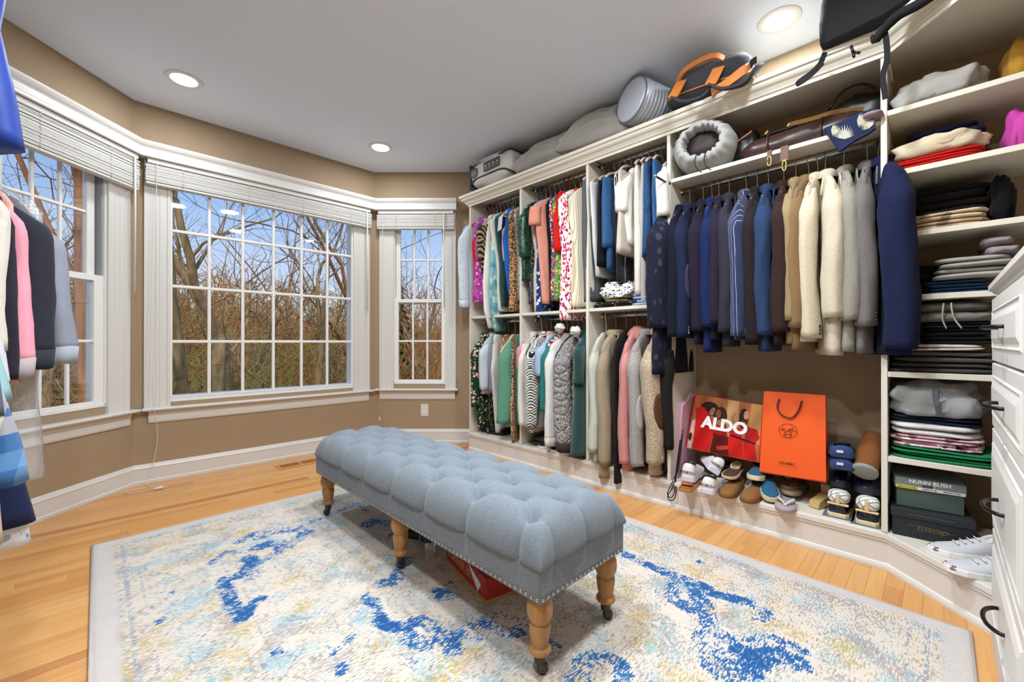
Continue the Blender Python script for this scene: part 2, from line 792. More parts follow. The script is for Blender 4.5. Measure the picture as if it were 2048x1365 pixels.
class Wall2:
    """maps (s along wall, z, w into the room) to space"""

    def __init__(s, o, d):
        s.o = Vector((o[0], o[1]))
        s.d = Vector(d).normalized()
        s.n = Vector((s.d.y, -s.d.x))
        s.ang = math.atan2(s.d.y, s.d.x)

    def __call__(s, a, z, w=0.0):
        q = s.o + s.d * a + s.n * w
        return (q.x, q.y, z)

    def box(s, mb, s0, s1, z0, z1, w0, w1, b=0.0):
        mb.box(s((s0 + s1) / 2, (z0 + z1) / 2, (w0 + w1) / 2), (abs(s1 - s0), abs(w1 - w0), abs(z1 - z0)), b, Matrix.Rotation(s.ang, 3, 'Z'))
        return mb


def part(W, parent, name, mat, s0, s1, z0, z1, w0, w1, b=0.0):
    m_ = MB()
    W.box(m_, s0, s1, z0, z1, w0, w1, b)
    return m_.build(name, mat, parent)


def casing(W, parent, s0, s1, z0, z1, inner_left):
    """fluted side casing between s0 and s1"""
    n = 7
    prof = [(s0, 0), (s0, .022)]
    for k in range(n):
        a = s0 + (s1 - s0) * (k + .18) / n
        b = s0 + (s1 - s0) * (k + .82) / n
        h = .022 if k in (0, n - 1) else .0195 + .0012 * math.sin(k * 2.1)
        prof += [(a, h), (b, h), (b + .003, h - .0018)]
    prof += [(s1, .018), (s1, 0)]
    m_ = MB()
    m_.loft([[W(a, z0, w) for a, w in prof], [W(a, z1, w) for a, w in prof]], True, True, False)
    return m_.build('casing', M_TRIM, parent)


def sash(W, win, s0, s1, z0, z1, cols, rws, w0, fr=.04, bot=.05, top=.035, munt=.018):
    """frame, muntins and one pane per light"""
    sh = MB()
    W.box(sh, s0, s0 + fr, z0, z1, w0, w0 + .034, .003)
    W.box(sh, s1 - fr, s1, z0, z1, w0, w0 + .034, .003)
    W.box(sh, s0 + fr, s1 - fr, z0, z0 + bot, w0, w0 + .034, .003)
    W.box(sh, s0 + fr, s1 - fr, z1 - top, z1, w0, w0 + .034, .003)
    so = sh.build('sash', M_SASH, win)
    a0, a1, b0, b1 = s0 + fr, s1 - fr, z0 + bot, z1 - top
    for i in range(1, cols):
        c = lerp(a0, a1, i / cols)
        part(W, so, 'muntin', M_SASH, c - munt / 2, c + munt / 2, b0, b1, w0 + .006, w0 + .028, .004)
    for j in range(1, rws):
        c = lerp(b0, b1, j / rws)
        part(W, so, 'muntin', M_SASH, a0, a1, c - munt / 2, c + munt / 2, w0 + .005, w0 + .029, .004)
    for i in range(cols):
        for j in range(rws):
            part(W, so, 'pane', M_GLASS, lerp(a0, a1, i / cols) - .002, lerp(a0, a1, (i + 1) / cols) + .002,
                 lerp(b0, b1, j / rws) - .002, lerp(b0, b1, (j + 1) / rws) + .002, w0 + .015, w0 + .019)
    return so


def stool(W, win, s0, s1, z):
    prof = [(0, -.020), (.058, -.020), (.066, -.014), (.068, -.007), (.064, -.001), (.05, 0), (-.09, 0), (-.09, -.02)]
    m_ = MB()
    m_.loft([[W(s0, z + v, w) for w, v in prof], [W(s1, z + v, w) for w, v in prof]], True, True, False)
    m_.build('window_stool', M_TRIM, win)
    prof = [(0, 0), (.03, 0), (.028, -.02), (.018, -.035), (.017, -.075), (.014, -.085), (.008, -.092), (0, -.092)]
    m_ = MB()
    m_.loft([[W(s0 + .035, z - .02 + v, w) for w, v in prof], [W(s1 - .035, z - .02 + v, w) for w, v in prof]], True, True, False)
    m_.build('apron', M_TRIM, win)


def valance(W, win, s0, s1, e0, e1, z0=2.335, z1=2.445, dep=.095):
    """moulded cornice box; e0/e1 = mitre offset of the front at each end"""
    prof = [(0, z0 + .004), (dep - .012, z0 + .004), (dep - .012, z0), (dep - .003, z0), (dep, z0 + .006), (dep - .001, z0 + .018), (dep - .006, z0 + .028),
            (dep - .006, z0 + .062), (dep - .002, z0 + .07), (dep + .006, z0 + .08), (dep + .012, z0 + .094), (dep + .014, z0 + .104), (dep + .014, z1), (0, z1)]
    m_ = MB()
    m_.loft([[W(s0 + e0 * w, z, w) for w, z in prof], [W(s1 + e1 * w, z, w) for w, z in prof]], True, True, False)
    return m_.build('valance', M_TRIM, win)


def blind(W, label, s0, s1, ztop, zbot, nslat, w0=.018, wand=None, cord=None, ladders=4, cord_floor=None):
    bl = thing('window_blind', label, 'blind', W((s0 + s1) / 2, zbot, w0 + .03), W.ang)

    def loc(a, z, w):
        return ((a - (s0 + s1) / 2), -(w - w0 - .03), z - zbot)

    def bx(nm, mat, a0, a1, z0, z1, wa, wb, b=0.0, par=bl):
        m_ = MB()
        m_.box(loc((a0 + a1) / 2, (z0 + z1) / 2, (wa + wb) / 2), (abs(a1 - a0), abs(wb - wa), abs(z1 - z0)), b)
        return m_.build(nm, mat, par)
    bx('headrail', M_BLIND, s0 + .01, s1 - .01, ztop - .035, ztop, w0 + .005, w0 + .058, .002)
    bx('bottom_rail', M_BLIND, s0, s1, zbot, zbot + .017, w0 + .003, w0 + .055, .004)
    # stacked slats
    top = ztop - .045
    me = None
    rr = random.Random(nslat)
    L = s1 - s0
    sm = MB()
    st = (top - zbot - .02) / nslat * .74
    prof = [(-.026, 0), (-.013, .0012), (0, .0018), (.013, .0012), (.026, 0), (.026, st), (.013, st + .0012), (0, st + .0018), (-.013, st + .0012), (-.026, st)]
    sm.loft([[(-L / 2, u, v) for u, v in prof], [(L / 2, u, v) for u, v in prof]], True, True, False)
    o = sm.build('slat', M_BLIND, bl)
    me = o.data
    hgt = (top - zbot - .02)
    for i in range(nslat):
        z = .02 + hgt * (i + .3) / nslat
        oo = o if i == 0 else link('slat', me, bl)
        oo.location = (rr.uniform(-.003, .003), rr.uniform(-.003, .003), z)
        oo.rotation_euler = (rr.uniform(-.05, .05), 0, rr.uniform(-.0015, .0015))
    for k in range(ladders):
        a = s0 + L * (k + .5) / ladders
        m_ = MB()
        for dw in (.0, .058):
            pts = []
            for i in range(18):
                z = zbot + .01 + (top - zbot) * i / 17
                pts.append(loc(a + .006 * (1 if i % 2 else -1), z, w0 + dw))
            m_.tube(pts, .0016, 5)
        m_.build('ladder_cord', M_BLIND, bl)
    if wand:
        m_ = MB()
        m_.tube([loc(wand[0], ztop - .03, w0 + .075), loc(wand[0] + .004, (wand[1] + ztop) / 2, w0 + .072), loc(wand[0] + .006, wand[1], w0 + .068)], .0055, 8)
        m_.build('tilt_wand', M_BLIND, bl)
    if cord:
        m_ = MB()
        pts = [loc(cord[0], ztop - .03, w0 + .07)] + [loc(cord[0] - .004 * i, lerp(ztop, cord[1], i / 6), w0 + .07 + .004 * i) for i in range(1, 7)]
        if cord_floor:
            pts += cord_floor(loc)
            pts = curve_pts(pts, 50)
        m_.tube(pts, .0019, 6)
        co = m_.build('lift_cord', M_BLIND, bl)
        e = pts[-1]
        if not cord_floor:
            m_ = MB()
            m_.lathe([(.001, .0), (.004, -.004), (.006, -.02), (.009, -.03), (.007, -.036), (.002, -.038)], 10, (e[0], e[1], e[2] + .002))
            m_.build('cord_tassel', M_BLIND, co)
    return bl


TAN22 = math.tan(math.radians(22.5))
WL = Wall2((XL, YW), (1, 1))      # s negative, corner at 0
WC = Wall2((XL, YW), (1, 0))
WR = Wall2((XR, YW), (1, -1))


def jamb(W, win, s0, s1, z0, z1, dep=.12):
    for (a0, a1, b0, b1) in ((s0 - .006, s0 + .014, z0, z1), (s1 - .014, s1 + .006, z0, z1), (s0, s1, z1 - .014, z1 + .006), (s0, s1, z0 - .006, z0 + .014)):
        part(W, win, 'jamb', M_SASH, a0, a1, b0, b1, -dep, .004)


# window_1 left double-hung, window_2 wide picture, window_3 right double-hung
w1 = tag(empty('window_1', WL(-.5, .55)), kind='structure')
w1.location = (0, 0, 0)
jamb(WL, w1, -.79, -.20, .60, 2.33)
part(WL, w1, 'track', M_SCREEN, -.226, -.214, .6, 2.33, -.06, -.01)
sash(WL, w1, -.785, -.235, 1.41, 2.31, 3, 2, -.075, fr=.05, bot=.035)
sash(WL, w1, -.79, -.212, .575, 1.455, 3, 2, -.038, fr=.062, bot=.06, top=.04)
casing(WL, w1, -.205, -.045, .53, 2.34, True)
casing(WL, w1, -.93, -.785, .53, 2.34, True)
stool(WL, w1, -.985, -.005, .541)
valance(WL, w1, -1.0, 0, 0, -TAN22)
w2 = tag(empty('window_2'), kind='structure')
jamb(WC, w2, .20, 1.60, .60, 2.33)
sash(WC, w2, .195, 1.605, .572, 2.33, 6, 4, -.03, fr=.022, bot=.035, top=.06, munt=.022)
casing(WC, w2, .055, .205, .53, 2.34, True)
casing(WC, w2, 1.595, 1.765, .53, 2.34, False)
stool(WC, w2, .045, 1.79, .541)
valance(WC, w2, 0, XR - XL, TAN22, -TAN22)
w3 = tag(empty('window_3'), kind='structure')
jamb(WR, w3, .19, .725, .60, 2.33)
part(WR, w3, 'track', M_SCREEN, .192, .203, .6, 2.33, -.06, -.01)
sash(WR, w3, .205, .72, 1.41, 2.31, 3, 2, -.075, fr=.045, bot=.035)
sash(WR, w3, .192, .723, .575, 1.455, 3, 2, -.038, fr=.046, bot=.06, top=.035)
casing(WR, w3, .052, .195, .53, 2.34, True)
casing(WR, w3, .72, .826, .53, 2.34, False)
stool(WR, w3, .018, .851, .548)
valance(WR, w3, 0, .84, TAN22, 0)

blind(WL, 'raised white slatted blind over the double-hung window nearest the hooded sweatshirts', -.86, -.035, 2.335, 2.085, 20, wand=(-.09, 1.36), ladders=2)
blind(WC, 'wide raised white slatted blind above the big picture window', .06, 1.755, 2.335, 2.15, 16, wand=(1.70, 1.33), cord=(.12, .62), ladders=4,
      cord_floor=lambda loc: [loc(.13, .35, .05), loc(.10, .12, .06), loc(.07, .02, .10), loc(.08, .004, .20), loc(-.02, .004, .22), loc(-.05, .004, .14), loc(.06, .004, .15)])
blind(WR, 'narrow raised white slatted blind beside the closet', .045, .82, 2.335, 2.15, 16, wand=(.715, 1.36), cord=(.11, .28), ladders=2)

# cord tassel resting on the floor under the picture window
tq = az(316, 977, .012)
tt = thing('cord_tassel', 'white plastic cord pull lying on the wooden floor below the picture window', 'cord pull', (tq.x, tq.y, 0), 0)
m_ = MB()
m_.lathe([(.002, -.026), (.006, -.024), (.007, -.005), (.011, .008), (.012, .018), (.007, .026), (.003, .034)], 12, (0, 0, .012), 'X')
m_.build('tassel_body', M_BLIND, tt)
m_ = MB()
m_.lathe([(.0025, .034), (.004, .037), (.002, .044)], 8, (0, 0, .012), 'X')
m_.build('tassel_tip', M_BLIND, tt)

# ------------------------------------------------------------------ electrical outlet under the narrow window
ol = thing('wall_outlet', 'white duplex power outlet on the wall under the narrow window', 'outlet', WR(.508, .266, 0), WR.ang)
m_ = MB()
m_.box((0, -.003, .063), (.078, .006, .124), .002)
m_.build('cover_plate', M_TRIM, ol)
for dz in (.043, .083):
    m_ = MB()
    m_.use(M_SASH).box((0, -.0068, dz), (.034, .003, .028), .001)
    m_.use(M_DARK).box((-.006, -.0084, dz + .003), (.0022, .0008, .009))
    m_.box((.006, -.0084, dz + .003), (.0022, .0008, .007))
    m_.box((0, -.0084, dz - .008), (.004, .0008, .004))
    m_.build('socket', None, ol)

# ------------------------------------------------------------------ wooden floor register
vr = thing('floor_register', 'wooden slotted floor vent set in the boards by the bench', 'floor vent', (1.22, 3.765, 0))
VM = wood_mat('vent_wood', '#b4713a', '#cf8c4e', '#dda266', (3, 40, 30), .35, False)
m_ = MB()
m_.box((0, .062, .003), (.36, .022, .006), .002)
m_.box((0, -.062, .003), (.36, .022, .006), .002)
m_.box((-.168, 0, .003), (.024, .104, .006), .002)
m_.box((.168, 0, .003), (.024, .104, .006), .002)
m_.box((0, 0, .003), (.02, .104, .006), .002)
m_.build('vent_frame', VM, vr)
m_ = MB()
m_.box((0, 0, .0008), (.32, .104, .0012))
m_.build('vent_backing', M_DARK, vr)
m_ = MB()
m_.box((0, 0, .0032), (.0065, .104, .0045), .001)
so = m_.build('slat', VM, vr)
k = 0
for sgn in (-1, 1):
    for i in range(10):
        o_ = so if k == 0 else link('slat', so.data, vr)
        o_.location = (sgn * (.018 + .0145 * i), 0, 0)
        k += 1

# ------------------------------------------------------------------ recessed ceiling lamps, plus unseen ones added for fill
def lens_mat():
    t = NT('lamp_lens', .5)
    e = t.n('Emission', Strength=9.0)
    e.inputs[0].default_value = (1, .98, .95, 1)
    t.lk(e.outputs[0], t.t.nodes['Material Output'].inputs[0])
    return t.m


M_LENS = lens_mat()
M_RING = plain('#e2e2e0', .4, .4, name='lamp_trim_white')


def downlight(x, y, label, watts=LAMP_W):
    t = thing('recessed_light', label, 'ceiling light', (x, y, HC), 0, 'recessed lamps in the ceiling')
    m_ = MB()
    m_.lathe([(.072, -.004), (.078, -.008), (.095, -.007), (.102, -.003), (.104, -.0003), (.07, -.0003)], 32)
    m_.build('trim_ring', M_RING, t)
    m_ = MB()
    m_.lathe([(.074, -.0045), (.06, -.0062), (.03, -.007), (.001, -.0072)], 32)
    m_.build('lens', M_LENS, t)
    ld = bpy.data.lights.new('lamp_bulb', 'AREA')
    ld.shape = 'DISK'
    ld.size = .20
    ld.energy = watts
    ld.color = (.89, .955, 1.0)
    lo = link('lamp_bulb', ld, t, (0, 0, -.012))
    return t


downlight(.407, 3.479, 'lit recessed ceiling lamp where the picture and hoodie-side windows meet', LAMP_W * .38)
downlight(1.789, 3.473, 'lit recessed ceiling lamp between the picture window and the narrow window', LAMP_W * .38)
downlight(2.60, .60, 'lit recessed ceiling lamp above the hanging suits', LAMP_W * .55)
downlight(-.10, .55, 'unseen fill lamp added in the ceiling above the other closet', LAMP_W * 1.5)  # from here down: lamps outside the view, added to fill the room
downlight(1.55, .45, 'unseen fill lamp added in the ceiling above the drawer chest', LAMP_W * 1.5)
downlight(.70, 1.35, 'unseen fill lamp added in the ceiling above the foot of the rug', LAMP_W * 1.7)
downlight(1.25, 1.50, 'unseen fill lamp added in the ceiling above the middle of the bench', LAMP_W * 1.0)

# ================================================================== outside: ground, woods
def bark(name, c1, c2):
    t = NT(name, .95, .1)
    f = t.noise(7.0, t.obj((1, 1, .25)), detail=4)
    t.color(t.ramp(f, [(.3, c1), (.7, c2)]))
    t.bump(f, .5, .03)
    return t.m


M_BARK = [bark('oak_bark', '#54452f', '#94805c'), bark('grey_bark', '#5c5040', '#a08c6c'), bark('red_brown_bark', '#5a3a26', '#a5744c')]
_g = NT('meadow_ground', 1.0, .05)
_f = _g.noise(1.1, detail=8, rough=.75)
_g.color(_g.ramp(_f, [(.3, '#4f3c26'), (.5, '#6e5838'), (.7, '#7a6c3e')]))
mb = MB()


def ground_z(x, y):
    d = y - 6
    return -3.6 - .03 * min(d, 30) + (0 if d < 30 else (d - 30) * .07) + .5 * mnoise.noise(Vector((x * .06, y * .06, 2)))


mb.grid(lambda u, v: (lerp(-60, 160, u), lerp(4.6, 190, v), ground_z(lerp(-60, 160, u), lerp(4.6, 190, v))), 40, 40)
tag(mb.build('ground', _g.m), kind='structure')


def tree_mesh(seed, H, r0, lean=(0, 0), fork=.35, levels=5, spread=.55, crown=1.0, up=.25, mat=None, thin=.0075):
    rg = random.Random(seed)
    mb_ = MB()
    todo = [(Vector((0, 0, -.3)), Vector((lean[0], lean[1], 1)).normalized(), H * fork, r0, 0)]
    cnt = 0
    while todo:
        p, d, L, r, lv = todo.pop()
        n = 6 if lv < 2 else (4 if lv < 4 else 3)
        seg_ = 5 if lv < 3 else 3
        pts = [p.copy()]
        rad = [r * (1.25 if lv == 0 else 1.0)]
        q = p.copy()
        dd = d.copy()
        tip = .62 if lv < levels - 1 else .3
        for i in range(seg_):
            w = .035 if lv == 0 else (.16 if lv == 1 else .24)
            dd = (dd + Vector((rg.gauss(0, w), rg.gauss(0, w), rg.gauss(0, w) + up * .12 * (lv > 0)))).normalized()
            q = q + dd * (L / seg_)
            pts.append(q.copy())
            rad.append(max(thin * .6, r * lerp(1, tip, (i + 1) / seg_)))
        sides = 9 if lv == 0 else (7 if lv == 1 else (5 if lv == 2 else 3))
        mb_.tube(pts, rad, sides, cap=False)
        cnt += 1
        if lv >= levels or r < thin:
            continue
        kids = rg.choice((3, 3, 4)) if lv < 2 else rg.choice((3, 4, 4))
        # continuing leader + side branches
        for k in range(kids):
            last = k < (2 if lv == 0 else 1)
            t_ = 1.0 if last else rg.uniform(.25, .95)
            idx = min(seg_, max(1, int(round(t_ * seg_))))
            b = pts[idx]
            ang = rg.uniform(.25, .6) * (spread / .5) if last else rg.uniform(.5, 1.15) * (spread / .5)
            azm = rg.uniform(0, 2 * PI)
            t0 = (pts[idx] - pts[idx - 1]).normalized()
            s_ = t0.orthogonal().normalized()
            s_ = Matrix.Rotation(azm, 3, t0) @ s_
            nd = (t0 * math.cos(ang) + s_ * math.sin(ang))
            nd.z += up
            nd.normalize()
            rr = rad[idx] * (rg.uniform(.68, .85) if last else rg.uniform(.35, .6))
            todo.append((b, nd, L * (rg.uniform(.62, .9) if last else rg.uniform(.45, .8)) * (crown if lv == 0 else 1), rr, lv + 1))
    return mb_


TREES = []


def tree(px, Y, H, r0, seed, label, cat='tree', mat=0, group=None, **kw):
    """tree whose trunk stands on the sight line through column px at distance Y along the window axis"""
    d = ray(px, 690)
    x = Y * d[0] / d[1]
    z = ground_z(x, Y)
    t = thing('bare_tree', label, cat, (x, Y, z), 0, group)
    m1 = tree_mesh(seed, H, r0, **kw)
    m1.build('trunk_and_branches', M_BARK[mat], t)
    return t


GT = 'bare trees in the woods outside'
tree(385, 11.5, 16, .24, 11, 'thick bare oak with mossy trunk right outside the picture window', mat=0, fork=.50, lean=(-.01, 0), levels=6)
tree(418, 15.5, 17, .27, 21, 'bare oak with forked leaning trunk beyond the thick mossy one', mat=0, fork=.32, lean=(.05, 0), levels=6, spread=.5)
tree(622, 15.0, 15, .16, 31, 'slender straight bare tree at the far side of the picture window', mat=0, fork=.36, lean=(.02, 0), levels=6)
tree(158, 9.0, 15, .12, 41, 'bare brown tree close behind the double-hung window by the hoodies', mat=2, fork=.5, lean=(0, 0), levels=6)
tree(835, 10.5, 12, .09, 51, 'thin red-brown tree close outside the narrow window', mat=2, fork=.25, lean=(.03, 0), levels=6, spread=.35, up=.5)
tree(872, 10.0, 12, .10, 52, 'thin red-brown leaning tree beside the narrow window frame', mat=2, fork=.25, lean=(.12, -.1), levels=6, spread=.35, up=.5)
rg = random.Random(5)
for i in range(26):
    px = [-20, 60, 110, 190, 230, 340, 365, 455, 500, 530, 560, 585, 650, 680, 710, 740, 790, 805, 815, 850, 865, 890, 90, 480, 610, 665][i]
    Y = rg.uniform(17, 38)
    tree(px, Y, rg.uniform(12, 18), rg.uniform(.09, .2), 100 + i, 'bare grey-brown tree standing among the woods outside the windows', mat=i % 3,
         group=GT, fork=rg.uniform(.25, .45), lean=(rg.uniform(-.1, .1), 0), levels=5, thin=.014)


# evergreen saplings, far brush
def conifer(px, Y, H, seed):
    rg_ = random.Random(seed)
    d = ray(px, 690)
    x = Y * d[0] / d[1]
    t = thing('evergreen_tree', 'dark green evergreen standing among the bare trees', 'tree', (x, Y, ground_z(x, Y)), 0, 'evergreens in the woods')
    m_ = MB()
    m_.tube([(0, 0, -.2), (0, 0, H)], [.09, .01], 6)
    m_.build('trunk', M_BARK[0], t)
    m_ = MB()
    for i in range(230):
        z = H * rg_.uniform(.12, .98)
        R_ = (1 - z / H) * H * .26 + .1
        a = rg_.uniform(0, 2 * PI)
        c, s_ = math.cos(a), math.sin(a)
        for k in range(5):
            f0 = k / 5
            p = Vector((c * R_ * f0, s_ * R_ * f0, z - R_ * f0 * .25))
            q = Vector((c * R_ * (f0 + .25), s_ * R_ * (f0 + .25), z - R_ * (f0 + .25) * .3))
            w = Vector((-s_, c, 0)) * R_ * .13
            m_.add([p - w, p + w, q + w * .6, q - w * .6], [(0, 1, 2, 3)], False)
    m_.build('needles', plain('#3f4f2c', .95, .1, var=.3, scale=3, name='evergreen_needles'), t)


conifer(545, 27, 6.5, 3)
conifer(590, 30, 6.0, 4)
conifer(803, 22, 9.5, 5)

# thicket of twigs: nobody could count it
mb = MB()
MB_COL = [bark('brush_brown', '#7d6040', '#b08a5c'), bark('brush_rust', '#8e5a34', '#c08c58'), bark('brush_olive', '#77723c', '#aaa65c')]
rg = random.Random(8)
for i in range(6500):
    px = rg.uniform(-30, 960)
    Y = 17 + 60 * rg.random() ** 1.5
    d = ray(px, 690)
    x = Y * d[0] / d[1]
    z = ground_z(x, Y)
    mb.use(MB_COL[2 if (px > 380 and px < 640 and rg.random() < .7) else rg.choice((0, 0, 1, 2))])
    h = rg.uniform(2.0, 5.2) * (.6 + .5 * Y / 40)
    p = Vector((x, Y, z - .1))
    dr = Vector((rg.gauss(0, .25), rg.gauss(0, .1), 1)).normalized()
    r = .010 + .0005 * Y
    for k in range(4):
        q = p + dr * h * .28
        mb.tube([p, q], [r * (1 - k * .2), r * (.8 - k * .2)], 3, cap=False)
        for j in range(2):
            sd = Vector((rg.gauss(0, .7), rg.gauss(0, .4), rg.uniform(.3, 1))).normalized()
            mb.tube([q, q + sd * h * .25], [r * .6, r * .3], 3, cap=False)
        p = q
        dr = (dr + Vector((rg.gauss(0, .25), rg.gauss(0, .1), .1))).normalized()
for i in range(900):
    px = rg.uniform(-40, 960)
    Y = 20 + 75 * rg.random() ** 1.4
    d = ray(px, 690)
    x = Y * d[0] / d[1]
    z = ground_z(x, Y)
    mb.use(MB_COL[rg.choice((0, 0, 1, 1, 2))])
    H_ = rg.uniform(4, 10) * (.75 + Y / 120)
    p = Vector((x, Y, z - .2))
    dr = Vector((rg.gauss(0, .08), 0, 1)).normalized()
    r = rg.uniform(.02, .06) + .0012 * Y
    for k in range(4):
        q = p + dr * H_ / 4
        mb.tube([p, q], [r * (1 - k * .22), r * (.78 - k * .22)], 3, cap=False)
        for j in range(3):
            b0_ = p.lerp(q, rg.random())
            sd = Vector((rg.gauss(0, .8), rg.gauss(0, .5), rg.uniform(.3, 1.2))).normalized()
            q2 = b0_ + sd * H_ * .16
            mb.tube([b0_, q2], [r * .45, r * .25], 3, cap=False)
            mb.tube([q2, q2 + (sd + Vector((rg.gauss(0, .5), 0, .3))).normalized() * H_ * .1], [r * .25, r * .15], 3, cap=False)
        p = q
        dr = (dr + Vector((rg.gauss(0, .12), rg.gauss(0, .1), .1))).normalized()
tag(mb.build('woodland_brush', None), 'tangled brown and olive undergrowth of the woods outside', 'undergrowth', kind='stuff')

# ================================================================== closet along the right-hand wall
ZD = .165           # closet floor height
TD = 2.385          # top deck
PT = .022
PY = [3.124, 2.456, 1.784, 1.176, .174]      # centres of the upright panels
ROD_X = 2.70
ROD_UP, ROD_LO, ROD_4 = 2.325, 1.214, 1.985
M_HOLE = plain('#4a463f', .8, .1, name='pin_hole')


def board(name, parent, x0, x1, y0, y1, z0, z1, b=.0015, mat=None, o=(0, 0, 0)):
    m_ = MB()
    m_.box(((x0 + x1) / 2 - o[0], (y0 + y1) / 2 - o[1], (z0 + z1) / 2 - o[2]), (x1 - x0, y1 - y0, z1 - z0), b)
    return m_.build(name, mat or M_SHELF, parent)


def upright(parent, y, o, holes=True, z0=ZD, z1=2.31):
    u = board('side_panel', parent, CX, BX - .004, y - PT / 2, y + PT / 2, z0, z1, .0015, None, o)
    if holes:
        m_ = MB()
        for xx in (CX + .045, BX - .06):
            z = .45
            while z < 2.25:
                m_.lathe([(.0028, -.0003), (.0001, -.0003)], 6, (xx - o[0], y - PT / 2 - o[1], z - o[2]), 'Y')
                z += .032
        m_.build('pin_holes', M_HOLE, u)
    return u


def rod(parent, y0, y1, z, o, x=ROD_X):
    m_ = MB()
    m_.lathe([(.001, y0 + PT / 2), (.0145, y0 + PT / 2), (.0145, y1 - PT / 2), (.001, y1 - PT / 2)], 14, (x - o[0], -o[1], z - o[2]), 'Y')
    r = m_.build('rod', M_CHROME, parent)
    for yy, sg in ((y0 + PT / 2, 1), (y1 - PT / 2, -1)):
        m_ = MB()
        m_.lathe([(.022, 0), (.022, sg * .006), (.017, sg * .009), (.017, sg * .014), (.001, sg * .014)], 14, (x - o[0], yy - o[1], z - o[2]), 'Y')
        m_.build('rod_socket', M_CHROME, r)
    return r


names = ['closet bay beside the window with two hanging rods', 'closet bay with two rods between the window bay and the jeans bay',
         'closet bay holding the hung jeans above and long coats below', 'wide closet bay with the suit rod above and shoes below']
BAYS = []
for i in range(4):
    o = (CX, (PY[i] + PY[i + 1]) / 2, ZD)
    t = thing('closet_bay', names[i], 'closet', o, 0, 'bays of the white closet')
    BAYS.append(t)
    ya, yb = PY[i + 1], PY[i]
    upright(t, PY[i], o)
    if i == 3:
        upright(t, PY[4], o, True, ZD)
    board('closet_floor', t, CX, BX - .004, ya + PT / 2, yb - PT / 2, ZD - .02, ZD, .0015, None, o)
    board('top_board', t, CX + .002, BX - .004, ya + PT / 2, yb - PT / 2, 2.355, TD - .003, .001, None, o)
    board('top_rail', t, CX, CX + .02, ya + PT / 2, yb - PT / 2, 2.312, 2.356, .001, None, o)
    if i < 3:
        board('shelf', t, CX + .004, BX - .004, ya + PT / 2, yb - PT / 2, 1.238, 1.26, .0015, None, o)
        rod(t, ya, yb, ROD_UP, o)
        rod(t, ya, yb, ROD_LO - .004, o)
    else:
        board('shelf', t, CX + .012, BX - .004, ya + PT / 2, yb - PT / 2, 2.006, 2.028, .0015, None, o)
        rod(t, ya, yb, ROD_4 - .004, o, 2.68)

# valet rod sticking out between the jeans and the suits
vp = ax(1312, 386, 2.36)
m_ = MB()
o = (CX, PY[3], 2.06)
vt = thing('valet_rod', 'short black pull-out valet rod with chrome tip on the closet panel', 'valet rod', (CX, PY[3], 2.0))
m_.tube([(0, .0, 0), (-.17, .0, 0)], .006, 8)
m_.build('rod_shaft', M_BLACKM, vt)
m_ = MB()
m_.lathe([(.001, -.185), (.007, -.183), (.0095, -.176), (.0095, -.168), (.006, -.166)], 12, (0, 0, 0), 'X')
m_.build('rod_tip', M_CHROME, vt)
m_ = MB()
m_.lathe([(.001, -.012), (.013, -.012), (.015, -.0), (.001, .0)], 12, (0, 0, 0), 'X')
m_.build('rod_collar', M_BLACKM, vt)

# ------------------------------------------------------------------ plinth below the closet
def plinth_prof():
    return [(0, 0), (.012, 0), (.012, .012), (.008, .024), (0, .028), (0, .118), (.006, .124), (.006, .134), (.012, .140), (.012, ZD - .006), (.010, ZD - .002), (-.014, ZD - .002), (-.014, 0)]


DG0, DG1 = Vector((CX, .163)), Vector((2.205, -.150))
pl = thing('closet_plinth', 'white moulded plinth running along the bottom of the closet', 'plinth', (CX, 1.6, 0))
m_ = MB()
m_.loft([[(-u, 3.135 - 1.6, v) for u, v in plinth_prof()], [(-u, .163 - 1.6 - u * .41, v) for u, v in plinth_prof()]], True, True, False)
m_.build('straight_plinth', M_TRIM, pl)
m_ = MB()
dd = (DG1 - DG0).normalized()
nn = Vector((dd.y, -dd.x))
if nn.x > 0:
    nn = -nn


def dg(p, u, e):
    q = p + nn * u + dd * (e * u)
    return (q.x - CX, q.y - 1.6)


m_.loft([[dg(DG0, u, -.41) + (v,) for u, v in plinth_prof()], [dg(DG1, u, 0) + (v,) for u, v in plinth_prof()]], True, True, False)
m_.build('diagonal_plinth', M_TRIM, pl)

# ------------------------------------------------------------------ crown moulding
def crown_prof():
    # (outward, z)
    return [(0, 2.302), (.006, 2.302), (.008, 2.318), (.018, 2.322), (.022, 2.330), (.034, 2.344), (.048, 2.352), (.055, 2.360), (.058, 2.372), (.070, 2.376), (.072, 2.398), (.0, 2.398)]


cr = thing('crown_moulding', 'cream stepped crown moulding along the closet top', 'moulding', (CX, 1.6, 0))
m_ = MB()
m_.loft([[(-u, 3.135 + u - 1.6, v) for u, v in crown_prof()], [(-u, .163 - 1.6 - u * .41, v) for u, v in crown_prof()]], True, True, False)
m_.build('straight_crown', M_SHELF, cr)
m_ = MB()
m_.loft([[(-u, 3.135 + u - 1.6, v) for u, v in crown_prof()], [(BX - CX - .03, 3.135 + u - 1.6, v) for u, v in crown_prof()]], True, True, False)
m_.build('crown_return', M_SHELF, cr)
m_ = MB()
DGC = DG0 + dd * .95
m_.loft([[dg(DG0, u, -.41) + (v,) for u, v in crown_prof()], [dg(DGC, u, 0) + (v,) for u, v in crown_prof()]], True, True, False)
m_.build('diagonal_crown', M_SHELF, cr)

